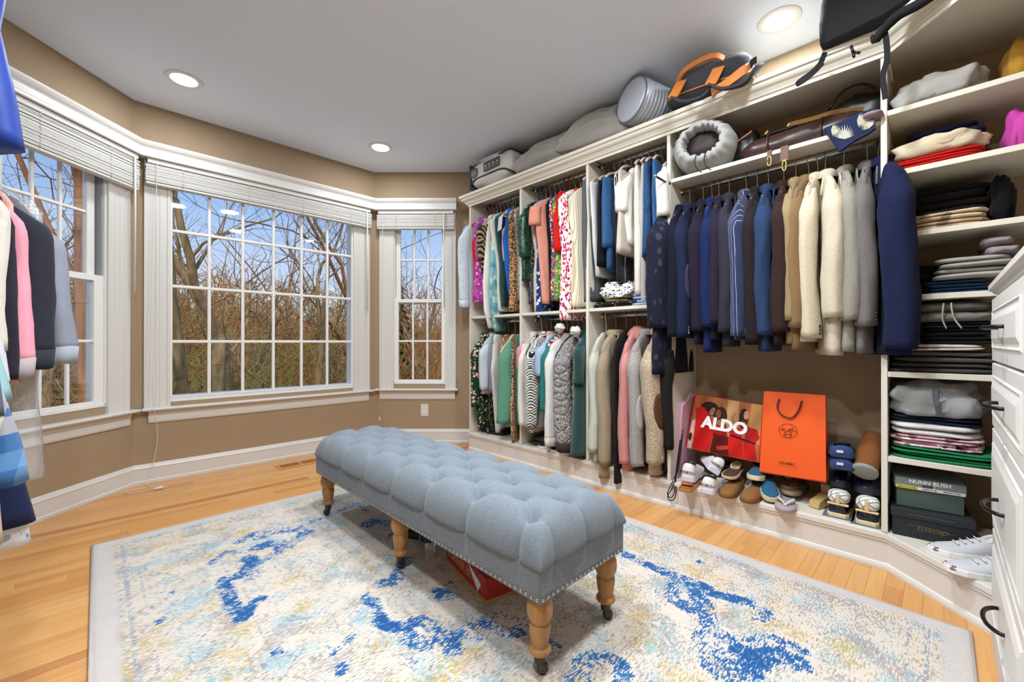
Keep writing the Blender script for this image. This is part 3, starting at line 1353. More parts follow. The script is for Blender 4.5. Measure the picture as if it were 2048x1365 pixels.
# ------------------------------------------------------------------ corner shelf unit
o = (CX, -.2, ZD)
cu = thing('corner_shelf_unit', 'cream corner unit of open shelves stacked with folded clothes', 'shelf unit', o)
m_ = MB()
poly = [(CX - .004, .166), (DG1.x - .006, DG1.y + .003), (DG1.x - .006, -.30), (BX - .004, -.30), (BX - .004, .163)]
m_.prism(poly, ZD - .02, ZD, lambda u, v, w: (u - o[0], v - o[1], w - o[2]))
m_.build('unit_floor', M_SHELF, cu)
m_ = MB()
poly = [(CX, .163), (DGC.x, DGC.y), (BX - .004, DGC.y), (BX - .004, .163)]
m_.prism(poly, 2.36, TD - .003, lambda u, v, w: (u - o[0], v - o[1], w - o[2]))
m_.build('top_board', M_SHELF, cu)
SH = [2.056, 1.780, 1.502, 1.225, .887, .508]
for z in SH:
    board('shelf', cu, CX, BX - .004, YB + .004, .162, z - .024, z, .0015, None, o)

# ------------------------------------------------------------------ white drawer chest beside the corner unit
DY = -.145
dr = thing('drawer_chest', 'white chest of raised-panel drawers with black bow handles', 'drawers', (1.8, DY, 0))


def dboard(name, mat, x0, x1, y0, y1, z0, z1, b=.002, par=dr):
    m_ = MB()
    m_.box(((x0 + x1) / 2 - 1.8, (y0 + y1) / 2 - DY, (z0 + z1) / 2), (x1 - x0, y1 - y0, z1 - z0), b)
    return m_.build(name, mat, par)


dboard('carcass', M_TRIM, 1.30, 2.185, YB + .004, DY - .002, .03, 1.178)
dboard('toe_board', M_TRIM, 1.30, 2.185, DY - .004, DY + .022, .0, .10)
m_ = MB()
prof = [(0, 1.18), (.012, 1.184), (.018, 1.192), (.026, 1.197), (.026, 1.212), (.020, 1.222), (.012, 1.226), (YB - DY + .004, 1.226), (YB - DY + .004, 1.18)]
m_.loft([[(1.30 - 1.8, u, v) for u, v in prof], [(2.20 - 1.8, u, v) for u, v in prof]], True, True, False)
m_.build('counter_top', M_TRIM, dr)
for z0, z1 in ((.956, 1.166), (.735, .949), (.392, .727), (.105, .384)):
    d_ = dboard('drawer', M_TRIM, 1.385, 2.19, DY, DY + .018, z0, z1, .003)
    m_ = MB()
    a0, a1, b0, b1 = 1.385 + .055, 2.19 - .055, z0 + .045, z1 - .045
    yy = .018

    def fr(i, h):
        return [(a0 + i - 1.8, h, b0 + i), (a1 - i - 1.8, h, b0 + i), (a1 - i - 1.8, h, b1 - i), (a0 + i - 1.8, h, b1 - i)]
    m_.loft([fr(-.006, yy), fr(0, yy + .004), fr(.006, yy + .001), fr(.012, yy + .0015), fr(.03, yy + .007), fr(.035, yy + .007)], True, True, False)
    m_.build('raised_panel', M_TRIM, d_)
    zc = (z0 + z1) / 2
    m_ = MB()
    hx = 1.787 - 1.8
    pts = [(hx - .08, yy, zc), (hx - .076, yy + .018, zc), (hx - .045, yy + .036, zc), (hx, yy + .042, zc), (hx + .045, yy + .036, zc), (hx + .076, yy + .018, zc), (hx + .08, yy, zc)]
    m_.tube(curve_pts(pts, 22), .0055, 8)
    m_.build('handle', M_BLACKM, d_)

# ------------------------------------------------------------------ left-hand closet end panel with its rods (carries the clothes by the window)
lc = thing('closet_end', 'white end panel and rods of the other closet by the hoodie-side window', 'closet', (-.55, 2.6, 0))
m_ = MB()
m_.box((.0, .0, 1.2), (.42, .022, 2.4), .002)
m_.build('side_panel', M_SHELF, lc)
for zz in (1.72 - .004, 2.345 - .004):
    m_ = MB()
    m_.lathe([(.001, -1.15), (.0145, -1.15), (.0145, -.012), (.001, -.012)], 12, (.16, 0, zz), 'Y')
    m_.build('rod', M_CHROME, lc)
m_ = MB()
m_.box((.0, -1.16, 1.2), (.42, .022, 2.4), .002)
m_.build('side_panel', M_SHELF, lc)

# ================================================================== rug
def rug_mat():
    t = NT('faded_persian_rug', .97, .05, 0, .1)
    at = t.n('Attribute', attribute_name='pat')
    sp = t.n('SeparateColor')
    t.lk(at.outputs['Color'], sp.inputs[0])
    blue, grey, plainm = sp.outputs[0], sp.outputs[1], sp.outputs[2]
    strk = t.noise(1.0, t.obj((48, 165, 1)), detail=2, rough=.6)
    strk2 = t.noise(1.0, t.obj((55, 180, 1), loc=(31, 7, 0)), detail=2, rough=.6)
    fine = t.noise(1.0, t.obj((420, 420, 420)), detail=1)
    clump = t.noise(1.0, t.obj((7, 8, 1)), detail=3, rough=.6)
    clump2 = t.noise(1.0, t.obj((6, 7, 1), loc=(13, 5, 0)), detail=3, rough=.6)
    clump3 = t.noise(1.0, t.obj((5, 6, 1), loc=(3, 25, 0)), detail=3, rough=.6)
    vv = t.voro(14.0, t.obj((1, 1, 1)), 'DISTANCE_TO_EDGE')
    edge = t.math('LESS_THAN', vv.outputs['Distance'], .055)
    base = t.mix(t.math('MULTIPLY', fine, .5), '#d1c6bb', '#b9aea3')
    lav = t.mix(t.math('MULTIPLY', fine, .6), '#c6bfbd', '#b3abaa')
    base = t.mix(plainm, base, lav)
    inv = t.math('SUBTRACT', 1.0, plainm)

    def lay(b, dens, nz, col, k=1.0):
        m = t.math('GREATER_THAN', t.math('ADD', dens, nz), 1.0)
        m = t.math('MULTIPLY', m, inv)
        return t.mix(t.math('MULTIPLY', m, k), b, col)
    base = lay(base, t.math('MULTIPLY', t.math('SUBTRACT', clump, .085), 1.0), strk, '#8d888b', .72)
    base = lay(base, t.math('MULTIPLY', t.math('SUBTRACT', clump2, .10), 1.0), strk2, '#86acb8', .8)
    base = lay(base, t.math('MULTIPLY', t.math('SUBTRACT', clump3, .13), 1.0), strk, '#b39c58', .75)
    base = lay(base, t.math('ADD', t.math('MULTIPLY', edge, .34), t.math('MULTIPLY', clump2, .22)), strk2, '#7e7b86', .7)
    base = lay(base, grey, strk, '#8f8b93', .85)
    base = lay(base, t.math('MULTIPLY', grey, .80), strk2, '#8fb4c2', .7)
    brk = t.noise(1.0, t.obj((30, 34, 1), loc=(2, 9, 0)), detail=2)
    brk2 = t.noise(1.0, t.obj((11, 11, 1), loc=(5, 1, 0)), detail=2)
    blue = t.math('MULTIPLY', blue, t.math('ADD', .30, t.math('ADD', t.math('MULTIPLY', brk, .85), t.math('MULTIPLY', brk2, .62))))
    m = t.math('GREATER_THAN', t.math('ADD', blue, strk), 1.03)
    m2 = t.math('GREATER_THAN', t.math('ADD', blue, strk2), 1.13)
    base = t.mix(m, base, '#29649c')
    base = t.mix(m2, base, '#1b4d86')
    t.color(base)
    t.bump(t.noise(260.0), .5, .004)
    return t.m


RX0, RX1, RY0, RY1 = -.013, 2.178, -.075, 2.955
nx, ny = 220, 304
gx, gy = np.meshgrid(np.linspace(RX0, RX1, nx), np.linspace(RY0, RY1, ny))
blue = np.zeros_like(gx)


def stroke(pts, rad, k=1.0):
    global blue
    P = [az(px, py, .012) for px, py in pts]
    rad *= 1.55
    P = curve_pts([(p.x, p.y, 0) for p in P], 12 * len(P)) if len(P) > 1 else [Vector((P[0].x, P[0].y, 0))]
    for i, p in enumerate(P):
        d = np.hypot(gx - p.x, gy - p.y)
        blue = np.maximum(blue, k * np.clip(1.5 - 1.3 * d / rad, 0, 1))


stroke([(425, 1125), (450, 1108), (480, 1105), (505, 1100)], .03, .62)
stroke([(495, 1118), (530, 1120), (562, 1100), (555, 1085), (520, 1095)], .045, .66)
stroke([(500, 1130), (480, 1150), (448, 1160), (455, 1185), (468, 1212), (482, 1235)], .035, .66)
stroke([(480, 1150), (510, 1150)], .05, .60)
stroke([(482, 1238), (500, 1215), (515, 1200)], .035, .72)
stroke([(478, 1085), (510, 1068), (550, 1066), (610, 1058)], .035, .62)
stroke([(520, 1075), (560, 1062), (615, 1056), (600, 1075), (575, 1095)], .05, .56)
stroke([(600, 1052), (640, 1040), (665, 1028), (700, 1015)], .03, .62)
stroke([(735, 1050), (760, 1040), (800, 1060), (790, 1075)], .06, .60)
stroke([(690, 1005), (720, 1012), (740, 1030)], .03, .58)
stroke([(640, 1010), (660, 1006), (680, 1002)], .025, .6)
stroke([(735, 1195), (752, 1215), (762, 1245), (800, 1255), (840, 1240)], .035, .68)
stroke([(760, 1170), (790, 1160), (800, 1140), (815, 1120)], .04, .64)
stroke([(840, 1240), (870, 1250), (905, 1275), (935, 1260), (960, 1245), (1000, 1262), (1045, 1265)], .035, .66)
stroke([(820, 1275), (850, 1290), (890, 1285), (905, 1300)], .045, .62)
stroke([(870, 1262), (920, 1262), (960, 1270)], .05, .58)
stroke([(880, 1195), (915, 1195), (870, 1180)], .03, .6)
stroke([(1000, 1230), (1030, 1240), (1050, 1250)], .035, .58)
stroke([(1252, 1110), (1290, 1128), (1340, 1150), (1400, 1170), (1420, 1185)], .035, .70)
stroke([(1350, 1165), (1345, 1195), (1375, 1215), (1410, 1225)], .04, .62)
stroke([(1400, 1180), (1450, 1195), (1500, 1205), (1532, 1230), (1520, 1238)], .035, .66)
stroke([(1380, 1170), (1410, 1215), (1420, 1250), (1450, 1275)], .045, .62)
stroke([(1410, 1285), (1440, 1310), (1480, 1335), (1520, 1320), (1560, 1310), (1590, 1325)], .05, .64)
stroke([(1420, 1270), (1415, 1300), (1430, 1335), (1480, 1360)], .05, .62)
stroke([(1500, 1280), (1550, 1280), (1600, 1300)], .035, .54)
stroke([(1480, 1300), (1500, 1340), (1470, 1380)], .05, .62)
stroke([(1155, 1335), (1180, 1318), (1225, 1320), (1245, 1345), (1240, 1380)], .035, .70)
stroke([(1145, 1360), (1165, 1350), (1175, 1375)], .035, .64)
stroke([(1095, 1285), (1110, 1292)], .03, .64)
stroke([(682, 1345), (684, 1335)], .022, .68)
stroke([(640, 1310), (660, 1305), (690, 1290)], .03, .52)
stroke([(825, 1325), (850, 1330)], .035, .58)
for q in ((650, 1295), (665, 1310), (700, 1275), (905, 1165), (1315, 1185), (345, 1185), (344, 1205), (320, 1242), (555, 1305), (1400, 1125)):
    stroke([q], .024, .62)
rgn = np.random.default_rng(4)
lf = rgn.random((40, 30))
ii = np.clip(((gy - RY0) / (RY1 - RY0) * 39), 0, 38.999)
jj = np.clip(((gx - RX0) / (RX1 - RX0) * 29), 0, 28.999)
i0, j0 = ii.astype(int), jj.astype(int)
fi, fj = ii - i0, jj - j0
lfv = lf[i0, j0] * (1 - fi) * (1 - fj) + lf[i0 + 1, j0] * fi * (1 - fj) + lf[i0, j0 + 1] * (1 - fi) * fj + lf[i0 + 1, j0 + 1] * fi * fj
blue = blue * (.66 + .34 * lfv)
e = np.minimum(np.minimum(gx - RX0, RX1 - gx), np.minimum(gy - RY0, RY1 - gy))


def band(c, w):
    return np.clip(1.3 - np.abs(e - c) / w, 0, 1)


grey = .46 * band(.10, .014) + .44 * band(.155, .007) + .38 * band(.13, .03) + .42 * band(.42, .008) + .36 * band(.46, .04)
side = np.minimum(gx - RX0, RX1 - gx) - np.minimum(gy - RY0, RY1 - gy)
grey = np.clip(grey * (.80 + .26 * lfv), 0, 1)
plainm = np.clip((.078 - e) / .012, 0, 1) * .9
hz = .012 - .006 * np.clip(1 - e / .012, 0, 1)
vs = [(float(a), float(b), float(c)) for a, b, c in zip(gx.ravel(), gy.ravel(), hz.ravel())]
fs = [(j * nx + i, j * nx + i + 1, (j + 1) * nx + i + 1, (j + 1) * nx + i) for j in range(ny - 1) for i in range(nx - 1)]
rg_t = thing('area_rug', 'cream distressed rug with faded blue oriental pattern', 'rug', (0, 0, 0))
mb = MB()
mb.add(vs, fs, True)
ro = mb.build('rug_pile', rug_mat(), rg_t)
ca = ro.data.color_attributes.new('pat', 'FLOAT_COLOR', 'POINT')
cc = np.ones((len(vs), 4), np.float32)
cc[:, 0] = blue.ravel()
cc[:, 1] = grey.ravel()
cc[:, 2] = plainm.ravel()
ca.data.foreach_set('color', cc.ravel())
mb = MB()
edge_pts = [(RX0, RY0), (RX1, RY0), (RX1, RY1), (RX0, RY1)]
for k in range(4):
    a, b = edge_pts[k], edge_pts[(k + 1) % 4]
    mb.tube([(a[0], a[1], .0055), (b[0], b[1], .0055)], .0054, 8)
mb.build('bound_edge', fabric('#cfc6bd'), rg_t)

# ================================================================== bench
BXC, BYC = 1.147, 1.69
bn = thing('tufted_bench', 'long blue-grey button-tufted bench with turned wooden legs on casters', 'bench', (BXC, BYC, .012))
_t = NT('blue_grey_linen', .92, .15, 0, .2)
_w1 = _t.noise(1.0, _t.obj((900, 90, 400)), detail=1)
_w2 = _t.noise(1.0, _t.obj((90, 900, 400)), detail=1)
_ww = _t.math('ADD', _t.math('MULTIPLY', _w1, .5), _t.math('MULTIPLY', _w2, .5))
_t.color(_t.ramp(_ww, [(.3, '#59636d'), (.5, '#6e7882'), (.72, '#828b94')]))
_t.bump(_ww, .35, .0015)
M_LINEN = _t.m
HWX, HWY = .237, .885
btn = []
Y3 = [-.79 + .2615 * k for k in range(7)]
for y in Y3:
    btn += [(-.165, y), (0, y), (.165, y)]
for y in [(a + b) / 2 for a, b in zip(Y3, Y3[1:])]:
    btn += [(-.0825, y), (.0825, y)]
B = np.array(btn)
segs = []
for i in range(len(btn)):
    for j in range(i + 1, len(btn)):
        dx, dy_ = abs(B[i] - B[j])
        if .05 < dx < .1 and .1 < dy_ < .16:
            segs.append((B[i], B[j]))
for y in Y3:
    segs.append((np.array((-.165, y)), np.array((-.40, y))))
    segs.append((np.array((.165, y)), np.array((.40, y))))
for x in (-.165, 0, .165):
    segs.append((np.array((x, Y3[0])), np.array((x, Y3[0] - .4))))
    segs.append((np.array((x, Y3[-1])), np.array((x, Y3[-1] + .4))))
NU, NV = 96, 300
rx, rzz = .085, .118
ku, kv = .66, .90
a = np.linspace(-1, 1, NU + 1)
b = np.linspace(-1, 1, NV + 1)
A, Bv = np.meshgrid(a, b)


def unroll(t, k, half, r):
    s = np.sign(t)
    m = np.abs(t)
    flat = half - r
    th = np.clip((m - k) / (1 - k), 0, 1) * PI / 2
    pos = np.where(m < k, m / k * flat, flat)
    return s, pos, th


sx_, px_, ta = unroll(A, ku, HWX, rx)
sy_, py_, tb = unroll(Bv, kv, HWY, rx)
corner = 1 - .08 * np.sin(ta) * np.sin(tb)
X = sx_ * (px_ + rx * np.sin(ta) * corner)
Y = sy_ * (py_ + rx * np.sin(tb) * corner)
drop = 1 - np.cos(ta) * np.cos(tb)
# arc-length parameter plane for the tufting pattern
PX = sx_ * (px_ + rx * ta)
PYY = sy_ * (py_ + rx * tb)
dbtn = np.full(A.shape, 9.0)
for q in btn:
    dbtn = np.minimum(dbtn, np.hypot(PX - q[0], PYY - q[1]))
dcr = np.full(A.shape, 9.0)
for p, q in segs:
    v = q - p
    L2 = v @ v
    t = np.clip(((PX - p[0]) * v[0] + (PYY - p[1]) * v[1]) / L2, 0, 1)
    dcr = np.minimum(dcr, np.hypot(PX - p[0] - t * v[0], PYY - p[1] - t * v[1]))
dome = .012 * (1 - (np.abs(PX) / .3) ** 2).clip(0, 1)
sink = .046 * np.exp(-(dbtn / .028) ** 1.4) + .0085 * np.exp(-dcr / .011) - .006 * np.clip(dcr / .05, 0, 1)
nz_ = np.cos(ta) * np.cos(tb)
Z = .478 - .012 + dome - rzz * drop - sink * np.maximum(nz_, .0)
side_in = .010 * np.exp(-dcr / .009) - .006 * np.clip(dcr / .07, 0, 1)
X -= sx_ * side_in * np.sin(ta)
Y -= sy_ * side_in * np.sin(tb)
verts = np.stack([X, Y, Z], -1).reshape(-1, 3)
# tuck the rim under
mb = MB()
fs = [(j * (NU + 1) + i, j * (NU + 1) + i + 1, (j + 1) * (NU + 1) + i + 1, (j + 1) * (NU + 1) + i) for j in range(NV) for i in range(NU)]
mb.add([tuple(map(float, v)) for v in verts], fs, True)
rim = [(j * 0 + i) for i in range(NU + 1)] + [j * (NU + 1) + NU for j in range(1, NV + 1)] + [NV * (NU + 1) + i for i in range(NU - 1, -1, -1)] + [j * (NU + 1) for j in range(NV - 1, 0, -1)]
o_ = len(mb.v)
n_ = len(rim)
for k in range(1, 4):
    for r_ in rim:
        v = verts[r_]
        s_ = 1 - .004 * k * k
        mb.v.append((float(v[0]) * (1 - .012 * k * k), float(v[1]) * (1 - .003 * k * k), float(v[2]) - .008 * k * (1 - .12 * k)))
prev = rim
for k in range(3):
    cur = list(range(o_ + k * n_, o_ + (k + 1) * n_))
    for i in range(n_):
        j = (i + 1) % n_
        mb.f.append((prev[i], prev[j], cur[j], cur[i]))
        mb.mi.append(0)
        mb.sm.append(True)
    prev = cur
cu_o = mb.build('tufted_cushion', M_LINEN, bn)
# buttons
m_ = MB()
m_.lathe([(.012, -.004), (.0115, .001), (.008, .0045), (.001, .006)], 12)
b0 = m_.build('button', M_LINEN, cu_o)
for i, q in enumerate(btn):
    oo = b0 if i == 0 else link('button', b0.data, cu_o)
    oo.location = (q[0], q[1], .478 - .012 + .012 * max(0, 1 - (abs(q[0]) / .3) ** 2) - .053)
# skirt
SX, SY, SB, ST = .229, .875, .238, .345
mb = MB()


def skirt_ring(z, grow_=0.0):
    out = []
    per = []
    n1, n2 = 46, 150
    for i in range(n1):
        per.append((lerp(-SX, SX, i / n1), -SY, 0, -1))
    for i in range(n2):
        per.append((SX, lerp(-SY, SY, i / n2), 1, 0))
    for i in range(n1):
        per.append((lerp(SX, -SX, i / n1), SY, 0, 1))
    for i in range(n2):
        per.append((-SX, lerp(SY, -SY, i / n2), -1, 0))
    for x, y, nx_, ny_ in per:
        t = (z - SB) / (ST - SB)
        w = .0035 * t * mnoise.noise(Vector((x * 38, y * 38, 0))) + .002 * mnoise.noise(Vector((x * 9, y * 9, z * 20))) + grow_
        out.append((x + nx_ * w, y + ny_ * w, z))
    return out


mb.loft([skirt_ring(SB, -.004), skirt_ring(SB + .004), skirt_ring(lerp(SB, ST, .3)), skirt_ring(lerp(SB, ST, .6)), skirt_ring(lerp(SB, ST, .85)), skirt_ring(ST), skirt_ring(ST + .02, -.012)])
sk = mb.build('upholstered_skirt', M_LINEN, bn)
m_ = MB()
m_.lathe([(.0062, 0), (.0058, .0022), (.0035, .0038), (.0005, .0044)], 10)
M_NAIL = plain('#b9b4aa', .25, .5, 1.0, name='nickel_nail')
n0 = m_.build('nail_head', M_NAIL, sk)
first = True
sp_ = .0222
for (x0, y0, x1, y1, rot) in ((-SX, -SY, SX, -SY, (PI / 2, 0, 0)), (SX, -SY, SX, SY, (PI / 2, 0, PI / 2)), (SX, SY, -SX, SY, (PI / 2, 0, PI)), (-SX, SY, -SX, -SY, (PI / 2, 0, -PI / 2))):
    L = math.hypot(x1 - x0, y1 - y0)
    n = int(L / sp_)
    for i in range(n):
        t = (i + .5) / n
        oo = n0 if first else link('nail_head', n0.data, sk)
        first = False
        oo.location = (lerp(x0, x1, t), lerp(y0, y1, t), SB + .014)
        oo.rotation_euler = rot
# legs
M_LEG = wood_mat('honey_leg_wood', '#8a5f33', '#a87a48', '#bd8f5a', (30, 30, 3), .45, False)
M_CAST = plain('#4a4643', .3, .5, .8, name='caster_metal')
lp = [(.020, .240), (.030, .236), (.0385, .218), (.041, .200), (.039, .182), (.031, .164), (.026, .158), (.031, .155), (.0335, .150), (.033, .138), (.030, .115), (.0255, .092), (.024, .088), (.030, .086), (.0345, .079), (.0345, .072), (.029, .065), (.020, .063), (.001, .063)]
m_ = MB()
m_.lathe(lp, 28)
lg = None
cm = MB()
cm.lathe([(.001, .064), (.0175, .064), (.0175, .036), (.014, .033), (.001, .033)], 18)
wm = MB()
wm.lathe([(.001, -.011), (.010, -.011), (.0165, -.009), (.018, -.004), (.0165, -.0015), (.0165, .0015), (.018, .004), (.0165, .009), (.010, .011), (.001, .011)], 20, (0, 0, 0), 'Y')
fm = MB()
fm.box((.004, .0145, .026), (.012, .003, .030), .001)
fm.box((.004, -.0145, .026), (.012, .003, .030), .001)
lme = cme = wme = fme = None
for i, (x, y) in enumerate([(-.185, -.835), (.175, -.835), (-.185, -.01), (.175, -.01), (-.185, .81), (.175, .81)]):
    if i == 0:
        l0 = m_.build('leg', M_LEG, bn)
        c0 = cm.build('caster_cup', M_CAST, l0)
        f0 = fm.build('caster_fork', M_CAST, c0)
        w0 = wm.build('caster_wheel', M_CAST, c0)
    else:
        l1 = link('leg', l0.data, bn)
        c1 = link('caster_cup', c0.data, l1)
        f1 = link('caster_fork', f0.data, c1)
        w_ = link('caster_wheel', w0.data, c1)
    ll = l0 if i == 0 else l1
    ll.location = (x, y, 0)
    ww_ = w0 if i == 0 else w_
    ww_.location = (.008, 0, .0182)
    (c0 if i == 0 else c1).rotation_euler = (0, 0, [-.9, -1.1, .4, .6, 2.4, 2.6][i])

# ================================================================== clothes on hangers
def sup(a, hw, d, e=2.6):
    c, s = math.cos(a), math.sin(a)
    return (math.copysign(abs(c) ** (2 / e), c) * hw, math.copysign(abs(s) ** (2 / e), s) * d)


PROF = {
    # (fraction of shoulder half width, z below neck in metres or fraction of the rest)
    'jacket': ([(.30, 0), (.40, .012), (.66, .045), (.90, .085), (1.0, .12)], [(.99, .2), (.95, .45), (.97, .7), (1.0, 1)]),
    'tank': ([(.50, 0), (.58, .02), (.66, .06), (.68, .12)], [(.74, .12), (.86, .25), (.84, .5), (.82, .75), (.80, 1)]),
    'dress': ([(.36, 0), (.48, .012), (.74, .05), (.92, .10)], [(.90, .15), (.78, .4), (.80, .6), (.84, .8), (.86, 1)]),
    'pants': ([(.50, 0), (.60, .012), (.62, .03)], [(.62, .3), (.60, .6), (.60, 1)]),
    'drape': ([(.25, 0), (.35, .02), (.42, .06)], [(.50, .3), (.60, .6), (.55, .85), (.35, 1)]),
}


def body_rings(kind, sw, L, thick, lean, sway, seed, neck, fold=.008, n=30, flare=1.0, hem_tilt=0.0):
    top, rest = PROF[kind]
    rows = [(f, neck - z) for f, z in top]
    z0 = rows[-1][1]
    zs = []
    for f, t in rest:
        zs.append((f * lerp(1, flare, t), z0 - (z0 + L) * t))
    rows += zs
    # resample
    fine = []
    for (f0, a), (f1, b) in zip(rows, rows[1:]):
        k = max(1, int(abs(a - b) / .035))
        for i in range(k):
            fine.append((lerp(f0, f1, i / k), lerp(a, b, i / k)))
    fine.append(rows[-1])
    rings = []
    ph = seed * 1.7
    for f, z in fine:
        t = max(0.0, min(1.0, (neck - z) / (neck + L)))
        hw = f * sw
        d = thick * (.55 + .55 * min(1, t * 3)) * (1 + .25 * t * (flare - 1))
        cx = lean * t ** 1.4
        cy = sway * t ** 1.3 + .012 * t * math.sin(ph)
        ring = []
        for k in range(n):
            a = 2 * PI * k / n
            x, y = sup(a, hw, d)
            am = fold * min(1, t * 2.2)
            w = am * (math.sin(x / .018 + ph + 2.2 * math.sin(z * 5 + ph)) * .6 + mnoise.noise(Vector((x * 14 + seed, y * 14, z * 4))) * 1.3)
            sgn = 1 if y >= 0 else -1
            y += w * (.6 + .4 * sgn * math.cos(ph))
            x += .7 * am * mnoise.noise(Vector((seed * 3.1, y * 18, z * 6)))
            ring.append((x + cx, y + cy, z + hem_tilt * x * t * t))
        rings.append(ring)
    return rings


def sleeve_rings(side, sw, neck, SL, r0, r1, bend, sy, seed, drop=.12, n=22, start=.90, flat=.72):
    rings = []
    z0 = neck - drop + .035
    m = max(6, int(SL / .03))
    for i in range(m + 1):
        t = i / m
        z = z0 - SL * t
        out = sw * start + .012 * math.sin(min(1, t * 4) * PI / 2) + bend * t ** 1.5
        a = lerp(r0, r1, t) * (.42 + .58 * min(1, t * 6) ** .8)
        b = a * flat * (1.0 + .12 * t)
        ring = []
        for k in range(n):
            an = 2 * PI * k / n
            x, y = sup(an, a, b, 1.85)
            w = .13 * a * mnoise.noise(Vector((math.cos(an) * 1.3 + seed * 2.3, math.sin(an) * 1.3, z * 4.5))) + .07 * a * mnoise.noise(Vector((math.cos(an) * 3 + seed, math.sin(an) * 3 + 9, z * 14)))
            w *= min(1, t * 4)
            x += w * math.cos(an)
            y += w * math.sin(an)
            xx = side * (out + x) - side * .035 * (1 - min(1, t * 5))
            ring.append((xx, y + sy * t ** 1.4 + .006 * math.sin(z * 9 + seed), z + (.02 * (1 - min(1, t * 6)) * (-x / r0)) + .004 * math.sin(an * 2 + seed) * (i == m)))
        rings.append(ring)
    return rings


M_WIRE = plain('#b8babd', .25, .5, 1.0, name='hanger_wire')
M_VELVET = fabric('#cdb9b0', name='blush_velvet_flock')
M_BRASS = plain('#c8a95e', .3, .5, .9, name='brass')


def hanger(rodp, yaw, style, what, room=-1, ww=.205, dz=0.0):
    """hook over the rod, neck and shoulder bar"""
    HN = dict(wire='thin metal wire hanger', velvet='blush velvet hanger', wood='slim wooden hanger', white='white plastic hanger', aqua='aqua plastic hanger', red='red plastic hanger', blue='blue plastic hanger',
              black='black plastic hanger', green='green plastic hanger')
    cols = dict(wire=M_WIRE, velvet=M_VELVET, wood=plain('#b58a5a', .5), white=plain('#e8e6e2', .35), aqua=plain('#7fc4bd', .4), red=plain('#c8242a', .4), blue=plain('#3f6fb0', .4), black=plain('#1a1a1c', .5), green=plain('#37a77a', .4))
    t = thing('hanger', HN[style] + ' carrying the ' + what, 'hanger', rodp, yaw, 'hangers on the rods')
    R_ = .0185
    m_ = MB()
    pts = [(R_ * math.cos(a), 0, R_ * math.sin(a)) for a in [math.radians(q) for q in range(-20, 181, 25)]]
    pts += [(-R_ * .9, 0, -.02), (0, 0, -.05), (0, 0, -.085 + dz)]
    m_.tube(curve_pts(pts, 22), .0019 if style in ('wire', 'velvet', 'wood') else .0042, 6)
    m_.build('hook', M_WIRE if style in ('wire', 'velvet', 'wood') else cols[style], t)
    m_ = MB()
    th = {'wire': .0022, 'velvet': .0085, 'wood': .007}.get(style, .0055)
    pts = [(-ww, 0, -.165), (-ww * .72, 0, -.128), (-ww * .3, 0, -.098), (0, 0, -.084), (ww * .3, 0, -.098), (ww * .72, 0, -.128), (ww, 0, -.165)]
    m_.tube(curve_pts([(p[0], p[1], p[2] + dz) for p in pts], 20), th, 8)
    m_.build('shoulder_bar', cols[style], t)
    m_ = MB()
    m_.tube([(-ww * .98, 0, -.166 + dz), (0, 0, -.170 + dz), (ww * .98, 0, -.166 + dz)], th * .7, 6)
    m_.build('trouser_bar', cols[style], t)
    return t


def pxof(x, y):
    d = np.array([x, y, 0])
    z = d @ _F
    return 1024 + FPX * (d @ _R) / z, z


def solve_yaw(rx_, ry_, r, px, room, pen=6.0):
    best = (1e9, 0)
    for i in range(-70, 71):
        ph = i / 70 * 1.15
        x = rx_ + room * r * math.cos(ph)
        y = ry_ + room * r * math.sin(ph)
        p, z = pxof(x, y)
        e_ = abs(p - px) + pen * abs(ph)
        if z > .2 and e_ < best[0]:
            best = (e_, ph)
    ph = best[1]
    x = rx_ + room * r * math.cos(ph)
    y = ry_ + room * r * math.sin(ph)
    return ph, pxof(x, y)[1]


def zat(py, depth):
    return CAMH + (684.3 - py) / FPX * depth


GCOUNT = [0]


